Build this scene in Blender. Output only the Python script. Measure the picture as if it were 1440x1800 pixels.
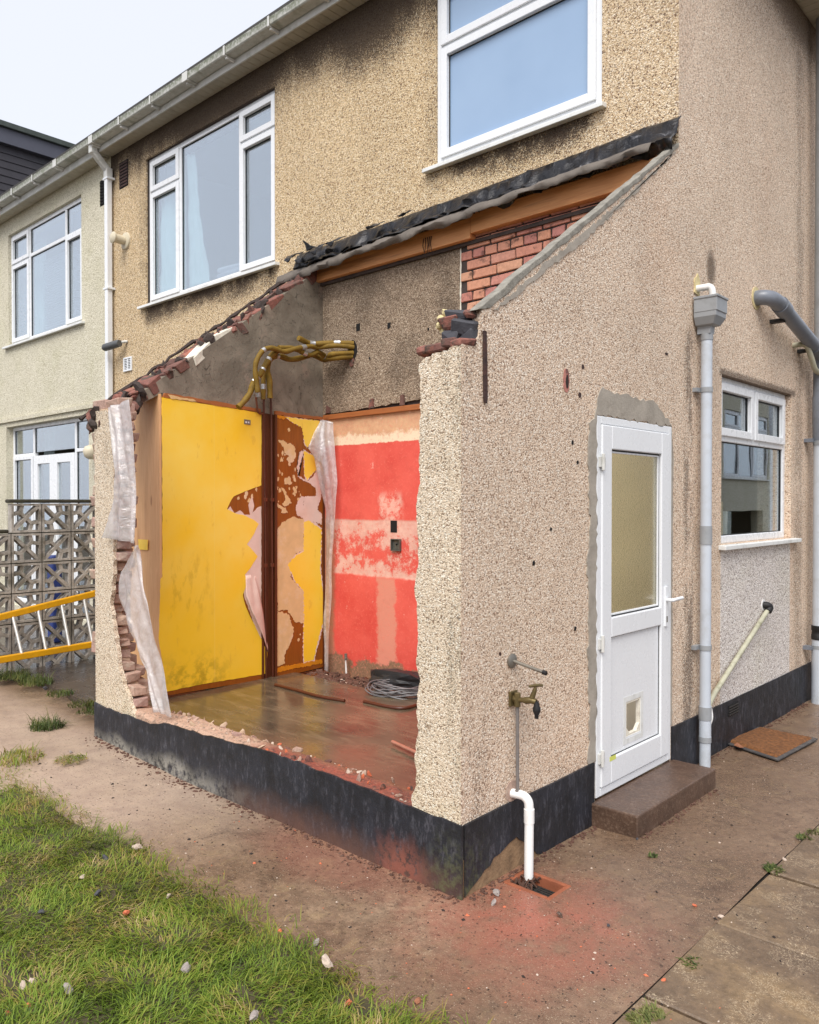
import bpy, bmesh, math, random
import numpy as np
from mathutils import Vector, Matrix, noise as mnoise

R = math.radians
scene = bpy.context.scene
for o in list(bpy.data.objects):
    bpy.data.objects.remove(o, do_unlink=True)

# ------------------------------------------------------------------ camera
cam_data = bpy.data.cameras.new('camera')
cam = bpy.data.objects.new('camera', cam_data)
scene.collection.objects.link(cam)
cam.location = (2.183, -2.686, 1.714)
cam.rotation_euler = (R(90 - 0.704), 0, R(132.806 - 90))
cam_data.sensor_fit = 'HORIZONTAL'
cam_data.sensor_width = 36.0
cam_data.lens = 36.0 * 1409.0 / 1440.0
cam_data.clip_start = 0.05
cam_data.clip_end = 2000
scene.camera = cam

# ------------------------------------------------------------------ sky, sun, exposure
SUN_EL, SUN_AZ = 52.0, -62.0          # soft overcast sun from the garden side (azimuth of the sun seen from the house, from +x)
world = bpy.data.worlds.new('World')
scene.world = world
world.use_nodes = True
wt = world.node_tree
wt.nodes.clear()
w_out = wt.nodes.new('ShaderNodeOutputWorld')
w_bg = wt.nodes.new('ShaderNodeBackground')
w_sky = wt.nodes.new('ShaderNodeTexSky')
w_sky.sky_type = 'NISHITA'
w_sky.sun_disc = False
w_sky.sun_elevation = R(SUN_EL)
w_sky.sun_rotation = R(90 - SUN_AZ)
w_sky.dust_density = 4.0
w_sky.air_density = 1.2
w_mul = wt.nodes.new('ShaderNodeMixRGB')
w_mul.blend_type = 'MIX'
w_mul.inputs[0].default_value = 0.86      # thick even cloud over the blue sky
w_mul.inputs[2].default_value = (4.4, 4.5, 4.95, 1)
wt.links.new(w_sky.outputs[0], w_mul.inputs[1])
wt.links.new(w_mul.outputs[0], w_bg.inputs[0])
w_bg.inputs[1].default_value = 0.10
wt.links.new(w_bg.outputs[0], w_out.inputs[0])

sun_data = bpy.data.lights.new('sun', 'SUN')
sun_data.energy = 1.5
sun_data.angle = R(40)
sun_data.color = (1.0, 0.96, 0.90)
sun = bpy.data.objects.new('sun', sun_data)
scene.collection.objects.link(sun)
sd = Vector((math.cos(R(SUN_EL)) * math.cos(R(SUN_AZ)), math.cos(R(SUN_EL)) * math.sin(R(SUN_AZ)), math.sin(R(SUN_EL))))
sun.rotation_euler = sd.to_track_quat('Z', 'Y').to_euler()
sun.location = sd * 30

scene.view_settings.view_transform = 'Standard'
scene.view_settings.look = 'None'
scene.view_settings.exposure = 1.16
scene.view_settings.gamma = 1.0
scene.view_settings.use_curve_mapping = False
scene.cycles.max_bounces = 10
scene.cycles.transparent_max_bounces = 16

D = 2.14            # rear wall of the house
XP = -3.34          # inner face of the party wall lining

# ------------------------------------------------------------------ helpers: scene graph
def lin(r, g, b, k=1.0):
    def f(v):
        v /= 255.0
        return k * (v / 12.92 if v <= 0.04045 else ((v + 0.055) / 1.055) ** 2.4)
    return (f(r), f(g), f(b), 1.0)

def thing(name, label, cat, loc=(0, 0, 0), group=None):
    o = bpy.data.objects.new(name, None)
    o.empty_display_size = 0.1
    scene.collection.objects.link(o)
    o.location = loc
    o['label'] = label
    o['category'] = cat
    if group:
        o['group'] = group
    return o

def tag(o, label, cat, group=None):
    o['label'] = label
    o['category'] = cat
    if group:
        o['group'] = group
    return o

def kind(o, k):
    o['kind'] = k
    return o

def wloc(o):
    v = Vector((0, 0, 0))
    while o is not None:
        v = v + o.location
        o = o.parent
    return v

def link_mesh(name, me, mat, parent=None, loc=None):
    o = bpy.data.objects.new(name, me)
    scene.collection.objects.link(o)
    if mat is not None and len(me.materials) == 0:
        me.materials.append(mat)
    if parent is not None:
        o.parent = parent
    if loc is not None:
        o.location = loc
    return o

class MB:
    """collects shapes in world coordinates, then becomes ONE mesh object"""
    def __init__(self):
        self.v = []
        self.f = []
    def add(self, vs, fs):
        n = len(self.v)
        self.v += [tuple(p) for p in vs]
        self.f += [tuple(i + n for i in f) for f in fs]
        return self
    def box(self, x0, x1, y0, y1, z0, z1):
        vs = [(x0, y0, z0), (x1, y0, z0), (x1, y1, z0), (x0, y1, z0), (x0, y0, z1), (x1, y0, z1), (x1, y1, z1), (x0, y1, z1)]
        return self.add(vs, [(0, 3, 2, 1), (4, 5, 6, 7), (0, 1, 5, 4), (1, 2, 6, 5), (2, 3, 7, 6), (3, 0, 4, 7)])
    def mbox(self, f, u0, u1, n0, n1, z0, z1):
        vs = [f(u, n, z) for z in (z0, z1) for (u, n) in ((u0, n0), (u1, n0), (u1, n1), (u0, n1))]
        return self.add(vs, [(0, 3, 2, 1), (4, 5, 6, 7), (0, 1, 5, 4), (1, 2, 6, 5), (2, 3, 7, 6), (3, 0, 4, 7)])
    def prism(self, poly, f, n0, n1):
        """poly: list of (u,z); f(u,n,z)->xyz; extruded from n0 to n1"""
        k = len(poly)
        vs = [f(u, n0, z) for u, z in poly] + [f(u, n1, z) for u, z in poly]
        fs = [tuple(range(k))[::-1], tuple(range(k, 2 * k))]
        fs += [(i, (i + 1) % k, k + (i + 1) % k, k + i) for i in range(k)]
        return self.add(vs, fs)
    def tube(self, path, r, n=12, cap=True, close=False):
        P = [Vector(p) for p in path]
        rs = r if isinstance(r, (list, tuple)) else [r] * len(P)
        vs, fs = [], []
        up = None
        for i, p in enumerate(P):
            a = P[max(i - 1, 0)]
            b = P[min(i + 1, len(P) - 1)]
            t = (b - a).normalized()
            if up is None:
                up = Vector((0, 0, 1)) if abs(t.z) < 0.9 else Vector((1, 0, 0))
            s = t.cross(up)
            if s.length < 1e-5:
                s = t.cross(Vector((1, 0.3, 0)))
            s.normalize()
            up = s.cross(t).normalized()
            for k in range(n):
                a_ = 2 * math.pi * k / n
                vs.append(p + (s * math.cos(a_) + up * math.sin(a_)) * rs[i])
        m = len(P)
        for i in range(m - 1):
            for k in range(n):
                k2 = (k + 1) % n
                fs.append((i * n + k, i * n + k2, (i + 1) * n + k2, (i + 1) * n + k))
        if cap:
            fs.append(tuple(range(n))[::-1])
            fs.append(tuple((m - 1) * n + k for k in range(n)))
        return self.add(vs, fs)
    def build(self, name, mat, parent=None, smooth=False, bevel=0, seg=2, base=None):
        off = wloc(parent) if parent is not None else Vector(base or (0, 0, 0))
        me = bpy.data.meshes.new(name)
        me.from_pydata([(a - off.x, b - off.y, c - off.z) for a, b, c in self.v], [], self.f)
        bm = bmesh.new()
        bm.from_mesh(me)
        bmesh.ops.recalc_face_normals(bm, faces=bm.faces)
        bm.to_mesh(me)
        bm.free()
        if smooth:
            me.polygons.foreach_set('use_smooth', [True] * len(me.polygons))
        me.update()
        o = link_mesh(name, me, mat, parent)
        if parent is None:
            o.location = off
        if smooth:
            try:
                me.set_sharp_from_angle(angle=R(50))
            except Exception:
                pass
        if bevel:
            md = o.modifiers.new('edge', 'BEVEL')
            md.width = bevel
            md.segments = seg
            md.limit_method = 'ANGLE'
            md.angle_limit = R(40)
        return o

def rear(u, n, z):      # a point on the rear wall: u along x, n outwards
    return (u, D - n, z)
def side(u, n, z):      # a point on the side wall: u along y, n outwards
    return (n, u, z)
def front(u, n, z):     # a point on the extension's garden face
    return (u, -n, z)
def party(u, n, z):     # a point on the party wall: u along y, n into the room
    return (XP + n, u, z)

def smooth_path(pts, k=6):
    P = [Vector(p) for p in pts]
    out = []
    for i in range(len(P) - 1):
        p0 = P[max(i - 1, 0)]; p1 = P[i]; p2 = P[i + 1]; p3 = P[min(i + 2, len(P) - 1)]
        for j in range(k):
            t = j / k
            out.append(0.5 * ((2 * p1) + (-p0 + p2) * t + (2 * p0 - 5 * p1 + 4 * p2 - p3) * t * t + (-p0 + 3 * p1 - 3 * p2 + p3) * t ** 3))
    out.append(P[-1])
    return out

def jag(poly, amp, step, seed=1, closed=True):
    """a torn outline: every edge cut into steps and pushed about"""
    rnd = random.Random(seed)
    out = []
    k = len(poly)
    for i in range(k if closed else k - 1):
        a = poly[i]; b = poly[(i + 1) % k]
        L = math.hypot(b[0] - a[0], b[1] - a[1])
        m = max(1, int(L / step))
        nx, nz = (-(b[1] - a[1]) / max(L, 1e-6), (b[0] - a[0]) / max(L, 1e-6))
        for j in range(m):
            t = j / m
            d = 0 if j == 0 else rnd.uniform(-amp, amp)
            t2 = t + (rnd.uniform(-.3, .3) / m if j else 0)
            out.append((a[0] + (b[0] - a[0]) * t2 + nx * d, a[1] + (b[1] - a[1]) * t2 + nz * d))
    if not closed:
        out.append(tuple(poly[-1]))
    return out

def uz(pts, ax):        # drop the constant axis of traced points
    return [(p[0], p[2]) if ax == 'y' else (p[1], p[2]) if ax == 'x' else (p[0], p[1]) for p in pts]

def wall_open(mb, f, u0, u1, n0, n1, z0, z1, openings):
    """a wall slab with rectangular openings and their reveals"""
    us = sorted(set([u0, u1] + [o[0] for o in openings] + [o[1] for o in openings]))
    zs = sorted(set([z0, z1] + [o[2] for o in openings] + [o[3] for o in openings]))
    def solid(i, j):
        if i < 0 or j < 0 or i >= len(us) - 1 or j >= len(zs) - 1:
            return False
        cu = (us[i] + us[i + 1]) / 2; cz = (zs[j] + zs[j + 1]) / 2
        return not any(o[0] < cu < o[1] and o[2] < cz < o[3] for o in openings)
    for i in range(len(us) - 1):
        for j in range(len(zs) - 1):
            if not solid(i, j):
                continue
            a, b, c, d = us[i], us[i + 1], zs[j], zs[j + 1]
            mb.add([f(a, n1, c), f(b, n1, c), f(b, n1, d), f(a, n1, d)], [(0, 1, 2, 3)])
            mb.add([f(a, n0, c), f(b, n0, c), f(b, n0, d), f(a, n0, d)], [(3, 2, 1, 0)])
            for (di, dj, q) in ((-1, 0, ((a, c), (a, d))), (1, 0, ((b, c), (b, d))), (0, -1, ((a, c), (b, c))), (0, 1, ((a, d), (b, d)))):
                if not solid(i + di, j + dj):
                    (p, r), (s, t) = q
                    mb.add([f(p, n0, r), f(s, n0, t), f(s, n1, t), f(p, n1, r)], [(0, 1, 2, 3)])
    return mb

def cbox_data(dx, dy, dz, c, jit=0.0, rnd=random):
    """a box with chamfered edges, corners pushed about: 24 verts, 26 faces"""
    hx, hy, hz = dx / 2, dy / 2, dz / 2
    vs, idx = [], {}
    for sx in (-1, 1):
        for sy in (-1, 1):
            for sz in (-1, 1):
                j = [rnd.uniform(-jit, jit) for _ in range(3)]
                cc = c * rnd.uniform(.6, 1.8)
                for a in range(3):
                    p = [sx * (hx - (0 if a == 0 else cc)) + j[0], sy * (hy - (0 if a == 1 else cc)) + j[1], sz * (hz - (0 if a == 2 else cc)) + j[2]]
                    idx[(sx, sy, sz, a)] = len(vs)
                    vs.append(tuple(p))
    fs = []
    for a in range(3):
        b, d = [(1, 2), (2, 0), (0, 1)][a]
        for s in (-1, 1):
            q = []
            for (sb, sdd) in ((-1, -1), (1, -1), (1, 1), (-1, 1)):
                k = [0, 0, 0]; k[a] = s; k[b] = sb; k[d] = sdd
                q.append(idx[(k[0], k[1], k[2], a)])
            fs.append(tuple(q if s > 0 else q[::-1]))
    for a in range(3):
        b, d = [(1, 2), (2, 0), (0, 1)][a]
        for sb in (-1, 1):
            for sdd in (-1, 1):
                k1 = [0, 0, 0]; k1[a] = -1; k1[b] = sb; k1[d] = sdd
                k2 = list(k1); k2[a] = 1
                fs.append((idx[(*k1, b)], idx[(*k2, b)], idx[(*k2, d)], idx[(*k1, d)]))
    for sx in (-1, 1):
        for sy in (-1, 1):
            for sz in (-1, 1):
                fs.append((idx[(sx, sy, sz, 0)], idx[(sx, sy, sz, 1)], idx[(sx, sy, sz, 2)]))
    return vs, fs

def mesh_from(name, vs, fs, mat, smooth=False):
    me = bpy.data.meshes.new(name)
    me.from_pydata(vs, [], fs)
    bm = bmesh.new(); bm.from_mesh(me)
    bmesh.ops.recalc_face_normals(bm, faces=bm.faces)
    bm.to_mesh(me); bm.free()
    if smooth:
        me.polygons.foreach_set('use_smooth', [True] * len(me.polygons))
    me.materials.append(mat)
    return me

def place(name, me, parent, loc, rot=(0, 0, 0), scale=(1, 1, 1)):
    o = bpy.data.objects.new(name, me)
    scene.collection.objects.link(o)
    o.parent = parent
    o.location = Vector(loc) - (wloc(parent) if parent is not None else Vector((0, 0, 0)))
    o.rotation_euler = rot
    o.scale = scale
    return o

def chunk_mesh(name, mat, seed, sub=2, rough=.35, flat=.75):
    bm = bmesh.new()
    bmesh.ops.create_icosphere(bm, subdivisions=sub, radius=1.0)
    off = Vector((seed * 7.3, seed * 3.1, seed * 1.7))
    for v in bm.verts:
        n = mnoise.noise(v.co * 1.1 + off) + .5 * mnoise.noise(v.co * 2.6 + off)
        v.co *= 1 + rough * n
        v.co.z *= flat
    me = bpy.data.meshes.new(name)
    bm.to_mesh(me); bm.free()
    me.materials.append(mat)
    return me

def sheet(name, mat, rows, parent=None, nu=14, nv=8, fold=.012, freq=9.0, thick=0.0015, seed=1, base=None, ragged=0.0, pleat=0.0):
    """a hanging or crumpled sheet between a left and a right border, folded by noise"""
    rnd = random.Random(seed)
    V = []
    m = len(rows)
    grid = []
    for i in range(m - 1):
        for k in range(nv if i < m - 2 else nv + 1):
            t = k / nv
            L = Vector(rows[i][0]).lerp(Vector(rows[i + 1][0]), t)
            Rr = Vector(rows[i][1]).lerp(Vector(rows[i + 1][1]), t)
            grid.append((L, Rr))
    for (L, Rr) in grid:
        row = []
        d = (Rr - L)
        for j in range(nu + 1):
            s = j / nu
            if ragged and j in (0, nu):
                s += rnd.uniform(-ragged, ragged) / max(d.length, .05)
            row.append(L + d * s)
        V.append(row)
    vs = []
    nr = len(V)
    for i in range(nr):
        for j in range(nu + 1):
            a = V[max(i - 1, 0)][j]; b = V[min(i + 1, nr - 1)][j]
            c = V[i][max(j - 1, 0)]; e = V[i][min(j + 1, nu)]
            n = (b - a).cross(e - c)
            n = n.normalized() if n.length > 1e-9 else Vector((0, -1, 0))
            p = V[i][j]
            w = mnoise.noise(Vector((p.x * freq + seed * 5.1, p.y * freq, p.z * freq * .22))) + .35 * mnoise.noise(Vector((p.x * freq * 2.4 + p.z * 3, p.y * freq * 2.4 + seed, p.z * freq * .5)))
            q = j / nu
            pl = math.sin(q * 15 + p.z * 5 + seed) * (.5 + .5 * math.sin(p.z * 3.1 + q * 4)) * pleat
            vs.append(p + n * (w * fold + pl))
    fs = [(i * (nu + 1) + j, i * (nu + 1) + j + 1, (i + 1) * (nu + 1) + j + 1, (i + 1) * (nu + 1) + j) for i in range(nr - 1) for j in range(nu)]
    mb = MB(); mb.add(vs, fs)
    o = mb.build(name, mat, parent, smooth=True, base=base)
    if thick:
        md = o.modifiers.new('thickness', 'SOLIDIFY'); md.thickness = thick
    return o

# ------------------------------------------------------------------ materials
class NT:
    def __init__(s, name):
        s.m = bpy.data.materials.new(name)
        s.m.use_nodes = True
        s.t = s.m.node_tree
        s.b = s.t.nodes['Principled BSDF']
        s.out = s.t.nodes['Material Output']
    def n(s, typ, props=None, ins=None):
        nd = s.t.nodes.new('ShaderNode' + typ)
        for k, v in (props or {}).items():
            setattr(nd, k, v)
        for k, v in (ins or {}).items():
            s.set(nd.inputs[k], v)
        return nd
    def set(s, sock, v):
        if isinstance(v, bpy.types.NodeSocket):
            s.t.links.new(v, sock)
        else:
            sock.default_value = v
    def pos(s):
        return s.n('NewGeometry').outputs['Position']
    def xyz(s, v=None):
        o = s.n('SeparateXYZ', ins={0: v or s.pos()}).outputs
        return o[0], o[1], o[2]
    def scl(s, v, sx, sy, sz):
        return s.n('VectorMath', {'operation': 'MULTIPLY'}, {0: v, 1: (sx, sy, sz)}).outputs[0]
    def noise(s, scale, detail=3.0, rough=.55, vec=None, dist=0.0):
        return s.n('TexNoise', ins={'Vector': vec or s.pos(), 'Scale': scale, 'Detail': detail, 'Roughness': rough, 'Distortion': dist}).outputs[0]
    def voro(s, scale, vec=None, feature='F1'):
        nd = s.n('TexVoronoi', {'feature': feature}, {'Vector': vec or s.pos(), 'Scale': scale})
        return nd.outputs['Distance'], nd.outputs.get('Color')
    def ramp(s, fac, stops, interp='LINEAR'):
        nd = s.n('ValToRGB', ins={0: fac})
        cr = nd.color_ramp
        cr.interpolation = interp
        while len(cr.elements) < len(stops):
            cr.elements.new(.5)
        for e, (p, c) in zip(cr.elements, stops):
            e.position = p
            e.color = c if not isinstance(c, (int, float)) else (c, c, c, 1)
        return nd.outputs[0]
    def mix(s, fac, a, b, blend='MIX'):
        nd = s.n('MixRGB', {'blend_type': blend}, {0: fac, 1: a, 2: b})
        return nd.outputs[0]
    def ma(s, op, a, b=0.0, clamp=False):
        nd = s.n('Math', {'operation': op, 'use_clamp': clamp}, {0: a, 1: b})
        return nd.outputs[0]
    def step(s, v, a, b):      # smooth 0..1 between a and b (a may exceed b)
        nd = s.n('MapRange', {'interpolation_type': 'SMOOTHSTEP'}, {0: v, 1: a, 2: b, 3: 0.0, 4: 1.0})
        return nd.outputs[0]
    def win(s, v, a, b, w):    # 1 inside a..b
        return s.ma('MULTIPLY', s.step(v, a - w, a + w), s.step(v, b + w, b - w))
    def mul(s, *vs):
        r = vs[0]
        for v in vs[1:]:
            r = s.ma('MULTIPLY', r, v)
        return r
    def bump(s, h, strength=.5, dist=.01, normal=None):
        nd = s.n('Bump', ins={'Strength': strength, 'Distance': dist, 'Height': h})
        if normal is not None:
            s.set(nd.inputs['Normal'], normal)
        return nd.outputs[0]
    def done(s, col=None, rough=None, normal=None, metal=None, spec=None):
        if col is not None: s.set(s.b.inputs['Base Color'], col)
        if rough is not None: s.set(s.b.inputs['Roughness'], rough)
        if normal is not None: s.set(s.b.inputs['Normal'], normal)
        if metal is not None: s.set(s.b.inputs['Metallic'], metal)
        if spec is not None: s.set(s.b.inputs['Specular IOR Level'], spec)
        return s.m

def simple(name, col, rough=.6, var=.25, scale=6.0, bump=.0, bscale=60.0, metal=0.0, dirt=None, dirt_amt=.35, spec=None, grime=18.0):
    t = NT(name)
    nz = t.noise(scale, 5, .6)
    dark = tuple(c * (1 - var) for c in col[:3]) + (1,)
    light = tuple(min(1, c * (1 + var * .6)) for c in col[:3]) + (1,)
    c = t.ramp(nz, [(.25, dark), (.75, light)])
    if dirt is not None:
        c = t.mix(t.ma('MULTIPLY', t.ramp(t.noise(grime, 6, .7), [(.5, 0.0), (.75, 1.0)]), dirt_amt), c, dirt)
    rr = t.ma('ADD', rough - .08, t.ma('MULTIPLY', t.noise(scale * 2.3, 3), .16))
    nrm = t.bump(t.noise(bscale, 4, .6), bump, .006) if bump else None
    return t.done(c, rr, nrm, metal, spec)

def pebbledash(name, stones, tint_lo, tint_hi, extra=None, scale=128.0, relief=.5, patch=1.4):
    """small stones thrown into a mortar coat"""
    t = NT(name)
    p = t.pos()
    warp = t.n('VectorMath', {'operation': 'ADD'}, {0: p, 1: t.scl(t.n('TexNoise', ins={'Vector': p, 'Scale': 45.0, 'Detail': 2.0}).outputs[1], .012, .012, .012)}).outputs[0]
    d, c = t.voro(scale, warp)
    r = t.n('SeparateColor', ins={0: c}).outputs
    col = t.ramp(r[0], stones, 'CONSTANT')
    d2, c2 = t.voro(scale * .47, warp)
    r2 = t.n('SeparateColor', ins={0: c2}).outputs
    col = t.mix(t.ma('MULTIPLY', t.step(r2[0], .92, .97), t.step(d2, .55, .35)), col, stones[0][1])
    gap = t.step(d, .50, .80)
    col = t.mix(t.ma('MULTIPLY', gap, .26), col, stones[0][1])
    big = t.noise(patch, 5, .6)
    col = t.mix(1.0, col, t.ramp(big, [(.3, tint_lo), (.7, tint_hi)]), 'MULTIPLY')
    if extra is not None:
        col = extra(t, col, r)
    h = t.ma('ADD', t.ma('MULTIPLY', d, -1.0), t.ma('MULTIPLY', d2, -.9))
    h = t.ma('ADD', h, t.ma('MULTIPLY', t.noise(14, 3), .5))
    return t.done(col, .92, t.bump(h, relief, .011), spec=.25)

K = lambda r, g, b: lin(r, g, b)
def stones(dark, mid, light, hi):
    return [(0.0, K(*dark)), (.14, K(*mid)), (.48, K(*light)), (.84, K(*hi))]

def soot_rear(t, col, r):
    x, y, z = t.xyz()
    n = t.noise(2.3, 5, .65)
    n2 = t.noise(1.1, 4, .6, t.scl(t.pos(), 1, 1, .35))
    # sooty crust below the gutter, run-off below the sills
    top = t.step(t.ma('ADD', z, t.ma('MULTIPLY', t.ma('SUBTRACT', n2, .5), 1.3)), 5.0, 6.05)
    top = t.ma('POWER', top, 1.35)
    a = t.mul(t.win(x, -6.55, -4.05, .08), t.step(z, 3.62, 4.0), t.step(z, 4.02, 3.99))
    b = t.mul(t.win(x, -2.05, -.60, .10), t.step(z, 4.0, 4.36), t.step(z, 4.40, 4.36))
    j1 = t.mul(t.win(x, -6.66, -6.46, .03), t.step(z, 3.95, 4.3))
    j2 = t.mul(t.win(x, -2.12, -1.96, .03), t.step(z, 4.25, 4.5))
    m = t.ma('MAXIMUM', t.ma('MAXIMUM', t.ma('MULTIPLY', a, .95), b), t.ma('MAXIMUM', t.ma('MULTIPLY', j1, .4), t.ma('MULTIPLY', j2, .28)))
    m = t.ma('MULTIPLY', m, t.step(n, .25, .62))
    m = t.ma('MAXIMUM', m, top)
    # the crust takes some stones more than others
    th = t.ma('SUBTRACT', t.ma('MULTIPLY', m, 1.75), t.ma('MULTIPLY', r[1], .75))
    k = t.ma('MULTIPLY', t.step(th, -.10, .95), .93)
    col = t.mix(k, col, K(56, 44, 37))
    warm = t.step(t.ma('ADD', x, t.ma('MULTIPLY', n, .8)), -.9, .25)
    col = t.mix(t.ma('MULTIPLY', warm, .9), col, t.mix(1.0, col, (1.0, 1.02, 1.12, 1), 'MULTIPLY'))
    return col

def stain_side(t, col, r):
    x, y, z = t.xyz()
    n = t.noise(2.0, 5, .65)
    n3 = t.noise(7.0, 4, .6, t.scl(t.pos(), 1, 1, .18))
    # old roof line ghost, drips, darker bands beside the pipes, soot by the verge
    g = t.ma('MULTIPLY', t.step(n, .50, .74), .30)
    pipe = t.mul(t.win(y, 2.23, 2.40, .06), t.step(z, 2.95, 2.7), t.step(n3, .3, .6))
    pipe2 = t.mul(t.win(y, 4.35, 4.62, .08), t.step(n3, .25, .55))
    cor = t.mul(t.step(y, .34, .02), t.step(n3, .40, .62))
    lint = t.mul(t.win(y, 2.80, 4.40, .05), t.win(z, 2.58, 2.64, .03))
    top = t.mul(t.step(z, 5.25, 5.8), t.step(y, 2.6, 4.4))
    m = t.ma('MAXIMUM', t.ma('MAXIMUM', t.ma('MULTIPLY', pipe, .65), t.ma('MULTIPLY', pipe2, .42)), t.ma('MAXIMUM', t.ma('MULTIPLY', cor, .45), t.ma('MAXIMUM', t.ma('MULTIPLY', lint, .8), top)))
    m = t.ma('MAXIMUM', m, g)
    th = t.ma('SUBTRACT', t.ma('MULTIPLY', m, 1.6), t.ma('MULTIPLY', r[1], .7))
    col = t.mix(t.ma('MULTIPLY', t.step(th, -.05, .8), .72), col, K(70, 58, 50))
    pink = t.mul(t.step(t.noise(.9, 3), .45, .7), .5)
    col = t.mix(pink, col, t.mix(1.0, col, (1.02, .95, .91, 1), 'MULTIPLY'))
    hole = t.n('VectorMath', {'operation': 'DISTANCE'}, {0: t.scl(t.pos(), 1, 1, .62), 1: (0, 2.65, 3.28 * .62)}).outputs[1]
    col = t.mix(t.ma('MULTIPLY', t.step(t.ma('ADD', hole, t.ma('MULTIPLY', n3, .05)), .13, .06), .75), col, K(84, 70, 58))
    return col

def stain_front(t, col, r):
    x, y, z = t.xyz()
    n = t.noise(3.0, 5, .65)
    n3 = t.noise(6.0, 4, .6, t.scl(t.pos(), 1, 1, .15))
    cor = t.mul(t.step(x, -.17, -.02), t.step(n3, .38, .66))
    spots = t.step(t.noise(30, 2), .70, .74)
    m = t.ma('MAXIMUM', t.ma('MULTIPLY', cor, .62), t.ma('MULTIPLY', t.step(n, .5, .72), .4))
    th = t.ma('SUBTRACT', t.ma('MULTIPLY', m, 1.6), t.ma('MULTIPLY', r[1], .7))
    col = t.mix(t.ma('MULTIPLY', t.step(th, -.05, .8), .7), col, K(86, 80, 66))
    col = t.mix(t.ma('MULTIPLY', spots, .7), col, K(60, 45, 36))
    green = t.mul(t.step(z, .75, .35), t.step(n, .35, .6), .22)
    return t.mix(green, col, t.mix(1.0, col, (.84, .92, .70, 1), 'MULTIPLY'))

def stain_inner(t, col, r):
    x, y, z = t.xyz()
    n = t.noise(2.4, 5, .65)
    m = t.ma('MAXIMUM', t.ma('MULTIPLY', t.step(n, .4, .65), .75), t.ma('MULTIPLY', t.step(z, 3.35, 3.8), .75))
    th = t.ma('SUBTRACT', t.ma('MULTIPLY', m, 1.6), t.ma('MULTIPLY', r[1], .8))
    return t.mix(t.ma('MULTIPLY', t.step(th, -.15, 1.0), .5), col, K(84, 72, 62))

def stain_near(t, col, r):
    x, y, z = t.xyz()
    n = t.noise(1.8, 5, .65)
    g = t.mul(t.step(n, .45, .7), .5)
    return t.mix(g, col, t.mix(1.0, col, (.88, .89, .80, 1), 'MULTIPLY'))

M = {}
M['peb_rear'] = pebbledash('pebbledash_tan', stones((128, 104, 82), (204, 178, 140), (230, 208, 170), (246, 232, 204)), (.86, .84, .82, 1), (1.0, .98, .95, 1), soot_rear, scale=146.0, relief=.55)
M['peb_side'] = pebbledash('pebbledash_pinkish', stones((158, 132, 112), (220, 197, 174), (236, 216, 194), (250, 241, 226)), (.86, .84, .82, 1), (1.0, .98, .96, 1), stain_side, scale=165.0, relief=.5)
M['peb_front'] = pebbledash('pebbledash_cream', stones((152, 130, 110), (220, 200, 178), (236, 218, 197), (249, 241, 229)), (.86, .86, .82, 1), (1.0, 1.0, .97, 1), stain_front, scale=185.0, relief=.5)
M['peb_inner'] = pebbledash('pebbledash_weathered', stones((118, 101, 86), (154, 136, 116), (176, 158, 138), (204, 188, 168)), (.72, .70, .68, 1), (1.0, .97, .94, 1), stain_inner, relief=.6)
M['peb_near'] = pebbledash('pebbledash_painted_cream', stones((176, 168, 144), (214, 208, 188), (226, 220, 202), (238, 233, 218)), (.88, .88, .85, 1), (1.0, 1.0, .98, 1), stain_near, relief=.5)
M['peb_pale'] = pebbledash('pebbledash_pale_grey', stones((158, 146, 140), (220, 212, 204), (238, 232, 226), (252, 250, 247)), (.86, .85, .85, 1), (1.0, 1.0, 1.0, 1), stain_near, relief=.6)

def plinth():
    t = NT('plinth_bitumen_paint')
    x, y, z = t.xyz()
    n = t.noise(5, 6, .7); n2 = t.noise(26, 5, .7); n3 = t.noise(16, 5, .65, t.scl(t.pos(), 1, 1, .22))
    c = t.ramp(n, [(.3, K(14, 16, 20)), (.7, K(40, 43, 52))])
    n5 = t.noise(46, 5, .75, t.scl(t.pos(), 1, 1, .3))
    c = t.mix(t.ma('MULTIPLY', t.mul(t.step(n5, .50, .66), t.step(n, .34, .6)), .6), c, K(92, 92, 100))
    c = t.mix(t.ma('MULTIPLY', t.step(n3, .56, .74), .4), c, K(78, 80, 88))
    isf = t.step(y, .02, -.004)
    salt = t.mul(t.step(x, -1.2, -2.3), t.step(t.ma('ADD', z, t.ma('MULTIPLY', t.noise(3.5, 5, .7), .32)), .30, .17), t.step(t.noise(14, 6, .75), .34, .60), isf)
    c = t.mix(t.ma('MULTIPLY', salt, .72), c, K(176, 172, 160))
    mud = t.mul(t.win(x, -1.6, .03, .3), t.step(t.ma('ADD', z, t.ma('MULTIPLY', n, .2)), .27, .06), isf)
    c = t.mix(t.ma('MULTIPLY', mud, .75), c, K(108, 78, 66))
    red = t.mul(t.win(t.ma('ADD', x, t.ma('MULTIPLY', n2, .1)), -.42, -.16, .10), t.step(t.ma('ADD', z, t.ma('MULTIPLY', n3, .2)), .30, .12), t.step(n2, .36, .52), isf)
    c = t.mix(t.ma('MULTIPLY', red, .75), c, K(146, 86, 70))
    edge = t.mul(t.step(t.ma('ADD', z, t.ma('MULTIPLY', n2, .03)), .325, .345), .6)
    green = t.mul(t.win(x, -.16, .2, .08), t.step(y, .25, .0), t.step(n2, .42, .65), t.step(z, .34, .0))
    c = t.mix(t.ma('MULTIPLY', green, .65), c, K(96, 100, 66))
    return t.done(c, t.ma('ADD', .38, t.ma('MULTIPLY', n2, .35)), t.bump(t.ma('ADD', n2, n3), .35, .01))
M['plinth'] = plinth()

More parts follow.
